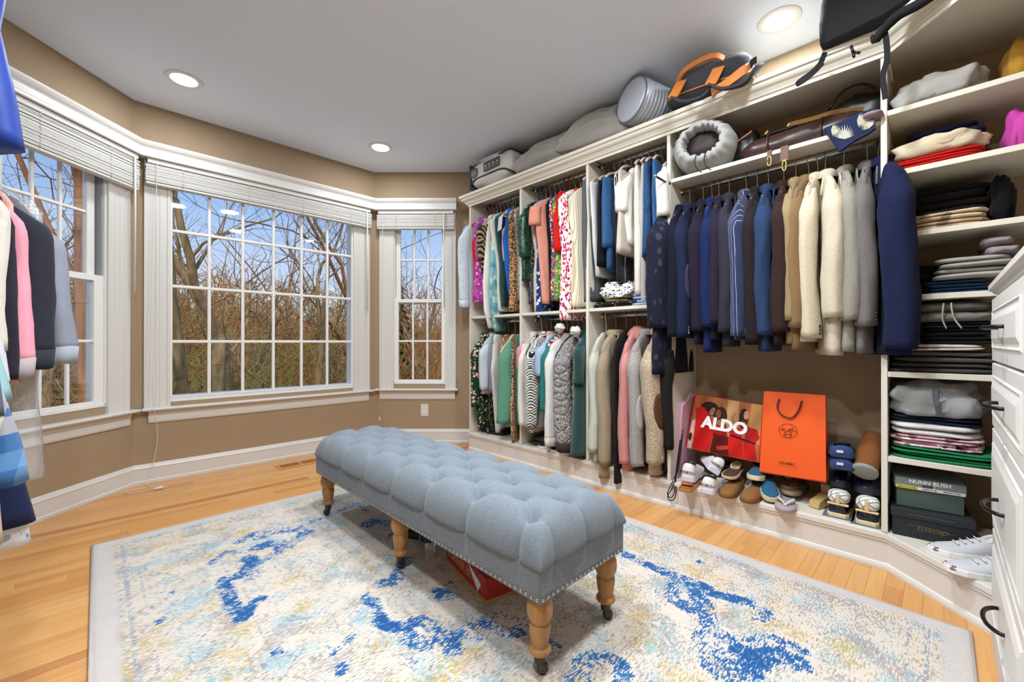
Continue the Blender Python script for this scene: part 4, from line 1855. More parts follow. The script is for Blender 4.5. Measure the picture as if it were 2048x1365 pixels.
def garment(name, label, cat, kind, mat, rod_p, px, hem, sl=None, room=-1, sw=.215, thick=.032, lean=0.0, sway=0.0, flare=1.0, style='wire', short=None, neck=-.125,
            smat=None, r0=.062, r1=.046, bend=0.0, ssy=0.0, collar=None, lapel=False, cuff=0, cuffband=None, cmat=None, fold=.008, group=None, hem_tilt=0.0, patch=None, hood=False, yaw=None, button=None, extra=None, hg=True, bm=None, flat=.72, hook=None):
    GCOUNT[0] += 1
    seed = GCOUNT[0] * 1.37
    rx_, ry_, rz_ = rod_p
    if hook is not None:
        ry_ = ax(hook, 500, rx_).y
    reach = sw + (.045 if sl else .0)
    ph, depth = solve_yaw(rx_, ry_, reach, px, room) if yaw is None else (yaw, pxof(rx_ + room * reach * math.cos(yaw), ry_ + room * reach * math.sin(yaw))[1])
    L = rz_ - zat(hem, depth)
    t = thing(name, label, cat, (rx_, ry_, rz_), ph, group)
    cph, sph = math.cos(ph), math.sin(ph)

    def fit(rings):
        out = []
        lim = BX - .05
        for r in rings:
            q = []
            for (x, y, z) in r:
                wx = rx_ + x * cph - y * sph
                if room < 0 and wx > lim:
                    dx = lim + .035 * (1 - math.exp(-(wx - lim) / .035)) - wx
                    x += dx * cph
                    y -= dx * sph
                q.append((x, y, z))
            out.append(q)
        return out
    m_ = MB()
    m_.loft(fit(body_rings(kind, sw, L, thick, lean, sway, seed, neck, fold, 30, flare, hem_tilt)))
    body = m_.build({'pants': 'folded_leg', 'drape': 'cloth'}.get(kind, 'body'), bm or mat, t)
    if sl:
        SL = rz_ + neck - .085 - zat(sl, depth)
        for side in (room, -room):
            m_ = MB()
            rr = fit(sleeve_rings(side, sw, neck, SL, r0, r1, bend, ssy * (1 if side == room else -1), seed + side, flat=flat))
            m_.loft(rr)
            s_o = m_.build('sleeve', smat or mat, t)
            e_ = rr[-1]
            cxx = sum(p[0] for p in e_) / len(e_)
            cyy = sum(p[1] for p in e_) / len(e_)
            cz = sum(p[2] for p in e_) / len(e_)
            if cuffband:
                m_ = MB()
                m_.loft([[(cxx + (p[0] - cxx) * 1.03, cyy + (p[1] - cyy) * 1.03, p[2] + .012) for p in e_], [(cxx + (p[0] - cxx) * .98, cyy + (p[1] - cyy) * .98, p[2] - .025) for p in e_], [(cxx + (p[0] - cxx) * .95, cyy + (p[1] - cyy) * .95, p[2] - .055) for p in e_]])
                m_.build('cuff', cuffband, s_o)
            def onsl(ti, an, off):
                fi = max(0.0, min(len(rr) - 1.001, ti * (len(rr) - 1)))
                i_ = int(fi)
                n_ = len(rr[0])
                fk = (an / (2 * PI) * n_) % n_
                k_ = int(fk)
                p_ = Vector((0, 0, 0))
                for wi, ri in ((1 - (fi - i_), i_), (fi - i_, i_ + 1)):
                    for wk, rk in ((1 - (fk - k_), k_), (fk - k_, k_ + 1)):
                        p_ += Vector(rr[ri][rk % n_]) * (wi * wk)
                c_ = Vector((sum(p[0] for p in rr[i_]), sum(p[1] for p in rr[i_]), 0)) / n_
                d_ = Vector((p_.x - c_.x, p_.y - c_.y, 0)).normalized()
                return p_ + d_ * off, d_
            vis = -1.05 if room < 0 else -.6
            if cuff and side == room:
                for q in range(cuff):
                    p_, d_ = onsl(1 - (.022 + q * .0165) / SL, vis - .25, .0)
                    m_ = MB()
                    M3 = d_.to_track_quat('Z', 'Y').to_matrix()
                    rings = [[p_ + M3 @ Vector((r_ * math.cos(a_), r_ * math.sin(a_), h_)) for a_ in [2 * PI * k / 10 for k in range(10)]] for r_, h_ in ((.0078, -.003), (.0078, .002), (.006, .0035), (.001, .003))]
                    m_.loft(rings)
                    m_.build('button', button or plain('#2a2a30', .3, .5), s_o)
            if patch and side == room:
                m_ = MB()
                rings = []
                for fr_, off in ((1.0, -.001), (1.0, .003), (.7, .005), (.35, .006), (.02, .006)):
                    rings.append([onsl(.56 + .15 * fr_ * math.sin(a_), vis - .1 + .75 * fr_ * math.cos(a_), off)[0] for a_ in [2 * PI * k / 24 for k in range(24)]])
                m_.loft(rings)
                m_.build('elbow_patch', patch, s_o)
    if collar:
        m_ = MB()
        rings = []
        for f, z, w in ((1.0, neck - .022, .0), (1.05, neck + .004, .002), (.86, neck + .020, .003), (.74, neck + .014, .0), (.74, neck - .02, 0)):
            rings.append([sup(2 * PI * k / 20, sw * .42 * f, thick * 1.15 * f, 2.2) + (z,) for k in range(20)])
        m_.loft(rings, False)
        m_.build('collar', collar, t)
    if lapel:
        for s_ in (-1, 1):
            m_ = MB()
            y = -thick * 1.02
            poly = [(s_ * sw * .40, neck - .01), (s_ * sw * .62, neck - .12), (s_ * sw * .42, neck - .15), (s_ * .012, neck - .36), (s_ * .004, neck - .30), (s_ * sw * .18, neck - .08)]
            m_.prism(poly, y - .008, y - .002, lambda u, v, w: (u, w, v))
            m_.build('lapel', collar or mat, t)
    if hood:
        m_ = MB()
        rings = []
        for k in range(9):
            q = k / 8
            rings.append([(sup(2 * PI * j / 18, sw * (.44 - .10 * q), .03 + .055 * math.sin(PI * min(1, q * .9 + .12)), 2.2)[0], sup(2 * PI * j / 18, sw * .4, .03 + .055 * math.sin(PI * min(1, q * .9 + .12)), 2.2)[1] - .02, neck - .05 + .085 * q + .006 * math.sin(j * 1.9)) for j in range(18)])
        m_.loft(rings)
        m_.build('hood', mat, t)
    if extra:
        extra(t, L, depth, neck, sw, thick)
    if hg:
        hanger((rx_, ry_, rz_), ph, style, short or label.split(' with ')[0].split(' beside ')[0].split(' between ')[0], room, min(.195, sw * .9), dz=(neck + .085 - (.0 if kind != 'pants' else -.075)) if kind != 'pants' else neck + .16)
    return t


GA = 'clothes hung along the upper rods'
GB = 'clothes hung along the lower rods'
GS = 'suit jackets on the suit rod'
GL = 'clothes hung in the other closet'

denim = lambda h, nm: pat_tweed(h, '#' + ''.join('%02x' % min(255, int(int(h[i:i + 2], 16) * 1.32)) for i in (1, 3, 5)), 260, nm)
M_DEN_L = denim('#8494a3', 'pale_denim')
M_DEN_LL = denim('#a3aeb6', 'bleached_denim')
M_DEN = denim('#2c4a6e', 'blue_denim')
M_DEN2 = denim('#263f5e', 'dark_denim')
M_MAGENTA = pat_floral('#b83a90', ['#8a5fa8', '#d0469c', '#4d4a72', '#e79ac2', '#7d5ba5', '#b52f84'], 42, .62, 'magenta_floral')
M_LEO = pat_leopard()
M_LEO2 = pat_leopard('leopard_scarf', 75, '#c49a6c', '#17100c', '#8a5d35')
M_BKGOLD = pat_geo('#171512', '#a18a5e', .05, .16, 'black_gold')
M_SEQ_S = pat_sequin('#6d6a66', '#d8d6d2', 210, 'silver')
M_SEQ_G = pat_sequin('#0e2a20', '#3a7a5c', 190, 'green')
M_SEQ_B = pat_sequin('#17171a', '#8f9099', 200, 'black')
M_NAVYFL = pat_floral('#1e3468', ['#dfe4ea', '#c5d0e2', '#1e3468', '#8fa3cc'], 26, .36, 'navy_white_floral')
M_MULTI = pat_floral('#3b3f77', ['#d8552c', '#e8a04a', '#5c4b8e', '#cf3a45', '#7f9ecb', '#e8d9c0'], 60, .6, 'multicolour')
M_GREENP = pat_floral('#5d8f46', ['#a3c06a', '#b3402f', '#3f7a3a', '#d8b36a'], 45, .5, 'green_print')
M_PAISLEY = pat_floral('#efe6e6', ['#b51f57', '#d8437c', '#8e1c48', '#c59a5a', '#f0d9de', '#a31c52'], 62, .5, 'pink_paisley', stretch=(1, 1, .6))
M_GRFL = pat_floral('#143524', ['#d9a48a', '#143524', '#143524', '#c98f6a', '#e6cdb6', '#27573a'], 40, .46, 'green_floral')
M_BROC = pat_floral('#15172a', ['#15172a', '#2c2c3e', '#1c1f38', '#37323c', '#15172a', '#24253c'], 30, .34, 'navy_brocade', stretch=(1, 1, .55))
M_GEO = pat_geo('#dedbd4', '#141416', .021, .085)
M_QUILT = pat_tweed('#3d3a3c', '#b9b3b0', 190, 'quilted_check', .05)
M_TWEED = pat_tweed('#8d7a66', '#c3b09a', 200, 'tan_wool')
M_GREYW = pat_tweed('#85807d', '#a7a19d', 240, 'grey_wool')
M_PIN = pat_stripes('#232c4c', '#9aa3bd', .022, .10, 'XY', 'pinstripe')
M_TRACK = pat_stripes('#151516', '#e4e2de', .11, .06, 'XY', 'side_stripe')
M_LACEW = pat_floral('#e4e0d8', ['#dcd7cd', '#ebe8e2', '#d6d0c5'], 90, .3, 'white_lace')
M_LACEB = pat_floral('#141416', ['#141416', '#34343a', '#202024'], 60, .3, 'black_lace')
M_KNIT = pat_stripes('#e5dcc8', '#c3b596', .016, .3, 'XY', 'cream_knit')
M_TEALP = pat_floral('#7fb3b8', ['#a5ccd0', '#5d98a5', '#c8dedd'], 18, .5, 'teal_scarf')
M_PLAID = pat_plaid(['#25568a', '#5b86ae', '#25568a', '#bfae98'], .16, 'blue_plaid')
M_CORDC = pat_tweed('#b5a88f', '#c9bea9', 260, 'cream_seersucker')


def plastic_mat():
    t = NT('clear_plastic_film', .12, .6)
    tr = t.n('BsdfTransparent')
    gl = t.n('BsdfGlossy', Roughness=.12)
    df = t.n('BsdfDiffuse')
    df.inputs[0].default_value = (.9, .92, .95, 1)
    lw = t.n('LayerWeight', Blend=.35)
    m1 = t.n('MixShader')
    m1.inputs[0].default_value = .16
    t.lk(tr.outputs[0], m1.inputs[1])
    t.lk(df.outputs[0], m1.inputs[2])
    m2 = t.n('MixShader')
    t.lk(t.math('MULTIPLY', lw.outputs['Facing'], .6), m2.inputs[0])
    t.lk(m1.outputs[0], m2.inputs[1])
    t.lk(gl.outputs[0], m2.inputs[2])
    bp = t.n('Bump', Strength=.8, Distance=.01)
    t.lk(t.noise(30.0, detail=3), bp.inputs['Height'])
    t.lk(bp.outputs[0], gl.inputs['Normal'])
    t.lk(m2.outputs[0], t.t.nodes['Material Output'].inputs[0])
    return t.m


M_FILM = plastic_mat()


def row(ys, z, x, specs, group, room=-1):
    n = len(specs)
    for i, s in enumerate(specs):
        nm, lab, cat, kind, mat, px, hem, sl, kw = s
        kw = dict(kw)
        y = kw.pop('y', None) or lerp(ys[0], ys[1], i / max(1, n - 1))
        garment(nm, lab, cat, kind, mat, (x, y, z), px, hem, sl, room, group=group, **kw)


F_ = fabric
# ---- bay beside the window, upper rod
row((3.085, 2.49), ROD_UP, ROD_X, [
    ('denim_jacket', 'pale blue denim jacket at the window end of the upper rod', 'jacket', 'jacket', M_DEN_L, 916, 578, 603, dict(sw=.25, style='aqua', smat=M_DEN_LL, collar=M_DEN_L, short='pale denim jacket', r0=.06, r1=.05, cuffband=M_DEN_LL)),
    ('top', 'bright red top squeezed beside the pale denim jacket', 'top', 'tank', F_('#d2232a'), 938, 560, None, dict(sw=.22, style='red', short='bright red top by the denim jacket')),
    ('blouse', 'magenta and violet floral blouse with ragged hem', 'blouse', 'dress', M_MAGENTA, 945, 604, None, dict(sw=.235, style='velvet', thick=.045, flare=1.1, short='magenta floral blouse', fold=.013)),
    ('lace_top', 'long white lace top hanging below the floral blouse', 'top', 'drape', M_LACEW, 947, 655, None, dict(sw=.42, style='velvet', thick=.03, short='long white lace top')),
    ('scarf', 'pale teal tie-dyed scarf with pointed hanging end', 'scarf', 'drape', M_TEALP, 963, 662, None, dict(sw=.40, style='wire', thick=.03, short='pale teal scarf')),
    ('blouse', 'black blouse with gold geometric blocks', 'blouse', 'jacket', M_BKGOLD, 953, 540, 516, dict(sw=.225, style='velvet', short='black and gold blouse', bend=.0, r0=.055)),
    ('dress', 'white sleeveless dress with long drooping hem', 'dress', 'dress', F_('#e6e1d8'), 976, 622, None, dict(sw=.22, lean=.07, style='wire', thick=.035, short='white drooping dress')),
    ('dress', 'dark green velvet dress beside the white dress', 'dress', 'dress', F_('#14463c', sheen=.4), 985, 612, None, dict(sw=.22, style='green', lean=.06, short='dark green velvet dress')),
    ('dress', 'midnight navy dress tucked behind the green velvet one', 'dress', 'dress', F_('#1c2336'), 998, 612, None, dict(sw=.20, style='wire', lean=.05, short='midnight navy dress')),
    ('tank_top', 'white tank top with cobalt blue side', 'top', 'tank', F_('#2468c4'), 996, 590, None, dict(sw=.235, style='velvet', thick=.03, lean=.06, short='cobalt tank top')),
    ('skirt', 'brown leopard print skirt flaring at the hem', 'skirt', 'dress', M_LEO, 1015, 622, None, dict(sw=.225, style='velvet', flare=1.1, lean=.02, short='leopard print skirt', thick=.04)),
    ('top', 'silver grey sequinned top glittering beside the leopard skirt', 'top', 'dress', M_SEQ_S, 1026, 600, None, dict(sw=.225, style='velvet', lean=.05, short='silver sequinned top')),
    ('top', 'white paper-tagged pink ruffle top near the cobalt tank', 'top', 'tank', F_('#e9b6c4'), 1000, 520, None, dict(sw=.21, style='velvet', y=2.72, short='pink ruffle top')),
], GA)
# ---- second bay, upper rod
row((2.43, 1.82), ROD_UP, ROD_X, [
    ('top', 'dark green sequinned short-sleeved top', 'top', 'jacket', M_SEQ_G, 1043, 560, 512, dict(sw=.22, style='aqua', short='green sequinned top', r0=.06, r1=.055)),
    ('dress', 'black sequinned dress with glinting flecks', 'dress', 'dress', M_SEQ_B, 1042, 608, None, dict(sw=.225, style='blue', lean=.05, short='black sequinned dress')),
    ('sweater', 'cream knitted top whose hem bunches on the shelf', 'top', 'dress', F_('#e3d9c6'), 1060, 624, None, dict(sw=.19, lean=.02, style='wire', short='cream knitted top')),
    ('dress', 'navy dress printed with white dandelion medallions', 'dress', 'dress', M_NAVYFL, 1068, 634, None, dict(sw=.22, lean=.02, style='wire', short='navy dandelion dress', thick=.036)),
    ('blouse', 'salmon pink short-sleeved blouse on the upper rod', 'blouse', 'jacket', F_('#e39a86'), 1060, 606, 448, dict(sw=.235, style='velvet', lean=.08, short='salmon pink blouse', r0=.052, r1=.05, thick=.034)),
    ('dress', 'plain black dress behind the salmon blouse', 'dress', 'dress', F_('#1a1718'), 1089, 608, None, dict(sw=.20, style='wire', lean=.05, short='plain black dress')),
    ('dress', 'multicoloured orange and violet print dress', 'dress', 'dress', M_MULTI, 1096, 600, None, dict(sw=.21, style='blue', lean=.02, short='multicoloured dress')),
    ('top', 'scarlet halter top with draped neckline', 'top', 'tank', F_('#d8231f'), 1100, 500, None, dict(sw=.25, style='red', short='scarlet halter top')),
    ('blouse', 'leaf green printed blouse below the scarlet halter', 'blouse', 'dress', M_GREENP, 1101, 600, None, dict(sw=.215, style='green', short='leaf green blouse')),
    ('dress', 'long white dress with raspberry paisley swirls', 'dress', 'dress', M_PAISLEY, 1113, 640, None, dict(sw=.235, style='velvet', short='raspberry paisley dress', thick=.04)),
    ('top', 'poppy red top behind the paisley dress', 'top', 'tank', F_('#e0301f'), 1130, 455, None, dict(sw=.19, style='velvet', short='poppy red top')),
    ('shawl', 'cream open-knit shawl with fringed end', 'shawl', 'dress', M_KNIT, 1132, 613, None, dict(sw=.21, lean=.04, style='velvet', short='cream open-knit shawl', flare=1.1, fold=.014)),
    ('sweatpants', 'charcoal grey sweatpants draped over a hanger', 'pants', 'pants', F_('#5c5d60'), 1146, 600, None, dict(sw=.33, lean=.02, style='velvet', thick=.04, short='charcoal sweatpants')),
], GA)
# ---- third bay, upper rod
row((1.755, 1.215), ROD_UP, ROD_X, [
    ('trousers', 'white trousers folded over a hanger by the closet panel', 'pants', 'pants', F_('#e3e2e4'), 1161, 544, None, dict(sw=.36, lean=.10, style='velvet', thick=.028, short='white trousers', neck=-.16)),
    ('trousers', 'black trousers next to the white ones', 'pants', 'pants', F_('#18181b'), 1183, 524, None, dict(sw=.33, style='velvet', thick=.03, short='black trousers', neck=-.16)),
    ('jeans', 'dark blue jeans hanging lowest on the upper rod', 'jeans', 'pants', M_DEN2, 1200, 533, None, dict(sw=.30, style='velvet', thick=.03, short='low-hanging dark jeans', neck=-.16)),
    ('jeans', 'mid blue jeans folded short beside the track pants', 'jeans', 'pants', M_DEN, 1183, 486, None, dict(sw=.36, style='velvet', thick=.036, short='mid blue folded jeans', neck=-.16)),
    ('track_pants', 'black track pants with white side stripe', 'pants', 'pants', M_TRACK, 1213, 556, None, dict(sw=.34, lean=.06, style='velvet', thick=.03, short='black track pants', neck=-.16)),
    ('shorts', 'stone beige linen shorts with pocket slit', 'shorts', 'pants', F_('#cdc2b6'), 1219, 498, None, dict(sw=.36, style='velvet', thick=.03, flare=1.15, short='stone beige shorts', neck=-.14)),
    ('blouse', 'white ruffled puff-sleeve blouse on a pink hanger', 'blouse', 'jacket', M_LACEW, 1236, 484, 420, dict(sw=.20, style='velvet', thick=.04, short='white ruffled blouse', r0=.065, r1=.05, collar=F_('#dfe3ea'), fold=.016)),
    ('trousers', 'off-white long trousers reaching down to the shelf', 'pants', 'pants', F_('#e4dcd2'), 1262, 586, None, dict(sw=.30, style='velvet', thick=.034, short='off-white long trousers', neck=-.13)),
    ('trousers', 'light grey soft trousers behind the off-white pair', 'pants', 'pants', F_('#bfbdbc'), 1275, 605, None, dict(sw=.28, style='velvet', thick=.034, short='light grey trousers', neck=-.13)),
    ('jeans', 'indigo jeans with rolled hem', 'jeans', 'pants', M_DEN2, 1277, 505, None, dict(sw=.34, style='velvet', thick=.03, short='indigo jeans', neck=-.14)),
    ('jeans', 'faded blue jeans close to the suit panel', 'jeans', 'pants', M_DEN, 1294, 500, None, dict(sw=.34, style='velvet', thick=.032, short='faded jeans', neck=-.14)),
    ('belt', 'tan brown leather belt hung among the jeans', 'belt', 'pants', F_('#9a6238', rough=.5), 1306, 480, None, dict(sw=.16, style='wire', thick=.012, short='tan leather belt', neck=-.22, fold=.003)),
    ('shirt', 'white shirt with black trim at the end of the rod', 'shirt', 'jacket', F_('#e6e2dd'), 1318, 470, 430, dict(sw=.20, style='velvet', short='white black-trimmed shirt', r0=.055, r1=.05)),
], GA)
# ---- lower rod, first bay
row((3.07, 2.50), ROD_LO, ROD_X, [
    ('shirt_dress', 'dark green floral shirt dress on the lower rod', 'dress', 'jacket', M_GRFL, 943, 860, 815, dict(sw=.23, style='green', short='green floral shirt dress', collar=M_GRFL, lean=.05, r0=.055, r1=.045, thick=.04)),
    ('shirt', 'white and blue shirt wrapped in dry-cleaning film', 'shirt', 'jacket', F_('#cfd6e2'), 962, 790, 780, dict(sw=.215, style='white', short='film-wrapped shirt', collar=F_('#dfe4ee'))),
    ('waistcoat', 'long white sleeveless waistcoat beside the film-wrapped shirt', 'vest', 'tank', F_('#e2dcd6'), 978, 872, None, dict(sw=.25, style='green', short='long white waistcoat', lean=.09, thick=.036)),
    ('blouse', 'leopard-trimmed blouse between white waistcoat and cream top', 'blouse', 'dress', M_LEO2, 1001, 790, None, dict(sw=.22, style='wire', short='leopard-trimmed blouse')),
    ('top', 'cream rounded-shoulder top behind the sage sweater', 'top', 'jacket', F_('#d8c8b0'), 1004, 800, 770, dict(sw=.21, style='wire', short='cream rounded top')),
    ('sweater', 'sage green sweater with wide straight sleeve', 'sweater', 'jacket', F_('#63967f'), 1003, 856, 846, dict(sw=.235, style='wire', short='sage green sweater', r0=.078, r1=.068, bend=.03, thick=.04)),
    ('polo_shirt', 'rose pink short-sleeved polo shirt', 'shirt', 'jacket', F_('#dd8f97'), 1037, 800, 742, dict(sw=.20, style='velvet', short='rose pink polo', collar=F_('#dd8f97'))),
], GB)
# ---- lower rod, second bay
row((2.43, 1.83), ROD_LO, ROD_X, [
    ('cardigan', 'ivory cardigan with long straight sleeve', 'cardigan', 'jacket', F_('#ebe3d8'), 1037, 850, 852, dict(sw=.225, style='velvet', short='ivory cardigan', collar=F_('#ebe3d8'), r0=.05, r1=.045)),
    ('jacket', 'black fitted jacket beside the ivory cardigan', 'jacket', 'jacket', F_('#1c1f2a'), 1053, 840, 800, dict(sw=.22, style='white', short='black fitted jacket')),
    ('blazer', 'black and white maze-patterned blazer', 'blazer', 'jacket', M_GEO, 1055, 868, 855, dict(sw=.235, style='velvet', short='maze-patterned blazer', collar=M_GEO, r0=.075, r1=.062, thick=.04)),
    ('shirt', 'blush pink collared shirt above the pale blue sleeve', 'shirt', 'jacket', F_('#e3bfb6'), 1082, 780, 740, dict(sw=.215, style='wire', short='blush pink shirt', collar=F_('#d9a8a0'))),
    ('shirt', 'pale blue short-sleeved shirt', 'shirt', 'jacket', F_('#a9c1de'), 1074, 800, 752, dict(sw=.225, style='wire', short='pale blue shirt', r0=.065, r1=.06)),
    ('blouse', 'teal green blouse between the blue and white sleeves', 'blouse', 'jacket', F_('#2f7a74'), 1083, 830, 824, dict(sw=.215, style='wire', short='teal blouse')),
    ('dress', 'maroon floral dress whose hem pokes out below', 'dress', 'dress', pat_floral('#7d2232', ['#d9c3b4', '#a03240', '#e3d6c8', '#5c1c28'], 40, .5, 'maroon_floral'), 1091, 893, None, dict(sw=.22, style='wire', short='maroon floral dress')),
    ('sweatshirt', 'plain white sweatshirt with ribbed cuff', 'sweatshirt', 'jacket', F_('#e9e5e0'), 1090, 868, 880, dict(sw=.235, style='velvet', short='plain white sweatshirt', r0=.052, r1=.05, cuffband=F_('#dcd7d0'))),
    ('jacket', 'near-black jacket behind the quilted coat', 'jacket', 'jacket', F_('#1f2321'), 1112, 860, 830, dict(sw=.22, style='wire', short='near-black jacket')),
    ('quilted_jacket', 'grey checked quilted jacket with diamond stitching', 'jacket', 'jacket', M_QUILT, 1113, 880, 888, dict(sw=.245, style='wire', short='quilted checked jacket', r0=.085, r1=.072, thick=.05, ssy=-.02, collar=M_QUILT, cuffband=fabric('#3a3234'))),
    ('coat', 'dark bottle-green long coat with brass buttons', 'coat', 'jacket', F_('#123f3a', sheen=.3), 1150, 915, 770, dict(sw=.23, style='blue', short='bottle-green coat', thick=.06, flare=1.15, collar=F_('#123f3a'))),
    ('cap', 'red and white holiday hat hung by the green coat', 'hat', 'drape', F_('#c4222a'), 1145, 715, None, dict(sw=.26, style='wire', short='holiday hat', thick=.03, neck=-.10)),
], GB)
# ---- lower rod, third bay
row((1.74, 1.24), ROD_LO, ROD_X, [
    ('shirt', 'pale sage shirt hanging at the panel edge', 'shirt', 'jacket', F_('#c7c8ba'), 1183, 930, 905, dict(sw=.23, style='white', short='pale sage shirt', r0=.055, r1=.05)),
    ('trench_coat', 'long beige trench coat on the lower rod', 'coat', 'jacket', F_('#a3937a'), 1200, 962, 930, dict(sw=.235, style='wire', short='beige trench coat', collar=F_('#a89880'), lapel=True, thick=.05, r0=.062, r1=.05, ssy=-.01)),
    ('garment_bag', 'long black garment bag with zipper and brass lining', 'garment bag', 'jacket', F_('#17181b', rough=.6), 1228, 968, None, dict(sw=.24, style='wire', short='black garment bag', thick=.03)),
    ('jacket', 'rose pink draped leather jacket', 'jacket', 'jacket', F_('#cf8b86', rough=.55), 1243, 945, 930, dict(sw=.225, style='wire', short='rose pink jacket', hood=True, r0=.058, r1=.048, thick=.04)),
    ('blazer', 'grey wool blazer with pale elbow patch', 'blazer', 'jacket', M_GREYW, 1262, 930, 934, dict(sw=.24, style='wire', short='grey wool blazer', collar=M_GREYW, cuff=1, button=M_CHROME, patch=F_('#b3aeae'), r0=.068, r1=.052, thick=.04, ssy=-.02)),
    ('blazer', 'tan wool blazer with brown suede elbow patch', 'blazer', 'jacket', M_TWEED, 1296, 955, 928, dict(sw=.25, style='wire', short='tan wool blazer', collar=M_TWEED, cuff=2, button=M_CHROME, patch=F_('#5a3826'), r0=.085, r1=.066, thick=.045, ssy=-.03)),
    ('jacket', 'dark garment behind the tan blazer', 'jacket', 'jacket', F_('#221d1b'), 1331, 950, 900, dict(sw=.19, style='wire', short='dark garment by the panel')),
], GB)

# ---- suits
suit = lambda col, lab, px, hem, sl, **kw: (kw.pop('nm', 'suit_jacket'), lab, kw.pop('cat', 'jacket'), 'jacket', col, px, hem, sl,
                                            dict(dict(sw=.225, style='wire', neck=-.12, r0=.062, r1=.05, thick=.034, collar=col, lapel=True, cuff=3, ssy=-.008, short=lab.split(' with ')[0].split(' beside ')[0].split(' behind ')[0].split(' next ')[0]), **kw))
W_ = lambda h: pat_tweed('#' + ''.join('%02x' % int(int(h[i:i + 2], 16) * (.74 if int(h[1:3], 16) < 0x60 else .92)) for i in (1, 3, 5)), '#' + ''.join('%02x' % min(255, int(int(h[i:i + 2], 16) * (.86 if int(h[1:3], 16) < 0x60 else 1.04))) for i in (1, 3, 5)), 380, 'suit_' + h[1:])
row((1.135, .225), ROD_4, 2.68, [
    suit(M_BROC, 'midnight brocade frock coat with silver leaf pattern', 1304, 750, 655, nm='frock_coat', cat='coat', sw=.25, r0=.08, r1=.062, thick=.045, cuff=0, flare=1.1, flat=.9, hook=1349),
    suit(W_('#1d1f30'), 'dark ink suit jacket beside the brocade coat', 1343, 672, 674, hook=1361),
    suit(W_('#222c4a'), 'navy suit jacket with pale plum elbow', 1361, 676, 674, button=M_CHROME, patch=W_('#4c4058'), hook=1380),
    suit(W_('#2a2336'), 'dark aubergine suit jacket next to the navy elbow-patch one', 1390, 690, 662, hook=1407),
    suit(W_('#1d2d61'), 'royal blue suit jacket with narrow sleeve', 1409, 706, 655, r0=.055, hook=1424),
    suit(W_('#2e2838'), 'plum grey suit jacket beside the royal blue one', 1429, 680, 648, hook=1438),
    suit(W_('#3a3744'), 'charcoal plum suit jacket next to the pinstripe', 1448, 694, 664, hook=1459),
    suit(M_PIN, 'navy pinstripe suit jacket with white lines', 1470, 680, 672, r0=.066, hook=1493),
    suit(W_('#2c252a'), 'espresso plum suit jacket behind the steel blue one', 1497, 690, 686, hook=1515),
    suit(W_('#33476e'), 'steel blue suit jacket with dark cuff buttons', 1519, 704, 670, hook=1537),
    suit(W_('#3c2a28'), 'chocolate brown suit jacket with light buttons', 1560, 690, 664, r0=.066, r1=.056, button=plain('#8a9aa6', .3), hook=1568),
    suit(W_('#8f7b5c'), 'khaki suit jacket with tan collar', 1577, 688, 640, hook=1592),
    suit(W_('#7d6448'), 'walnut tan suit jacket behind the cream ones', 1582, 700, 655, hook=1618),
    suit(M_CORDC, 'cream seersucker suit jacket', 1608, 684, 676, r0=.058, hook=1636),
    suit(W_('#bfb4a0'), 'ivory linen suit jacket with tan buttons', 1668, 712, 634, sw=.25, r0=.062, r1=.056, thick=.04, ssy=-.01, button=plain('#a8906a', .4), cuff=4, hook=1651),
    suit(W_('#8a857b'), 'dove grey suit jacket next to the ivory one', 1704, 704, 640, sw=.24, r0=.06, r1=.05, hook=1688),
    suit(W_('#6a6664'), 'mid grey suit jacket behind the big navy one', 1727, 708, 652, r0=.06, hook=1735),
    suit(W_('#20264a'), 'large navy suit jacket spilling over the corner shelves', 1806, 712, 698, sw=.265, r0=.075, r1=.066, thick=.05, flat=.8, cuff=2, hook=1757),
], GS)

def band_extra(t, L, depth, neck, sw, thick):
    # white lettered band around the dress
    m_ = MB()
    rings = []
    for k in range(5):
        tt = .50 + .11 * k / 4
        z = neck - (neck + L) * tt
        cx = .10 * tt ** 1.4
        rings.append([(x + cx, y, z) for x, y in [sup(2 * PI * j / 28, sw * .90, thick * 1.32, 2.6) for j in range(28)]])
    m_.loft(rings, False)
    b_ = m_.build('white_band', F_('#d9d2dc'), t)
    m_ = MB()
    z0 = neck - (neck + L) * .555
    text_mesh(m_, 'BS', .075, lambda u, v, w: (.10 * .555 ** 1.4 + sw * .55 - u * .9, -thick * 1.34, z0 + v), shear=.2, bold=.003)
    m_.build('band_lettering', plain('#23263a', .7), b_)


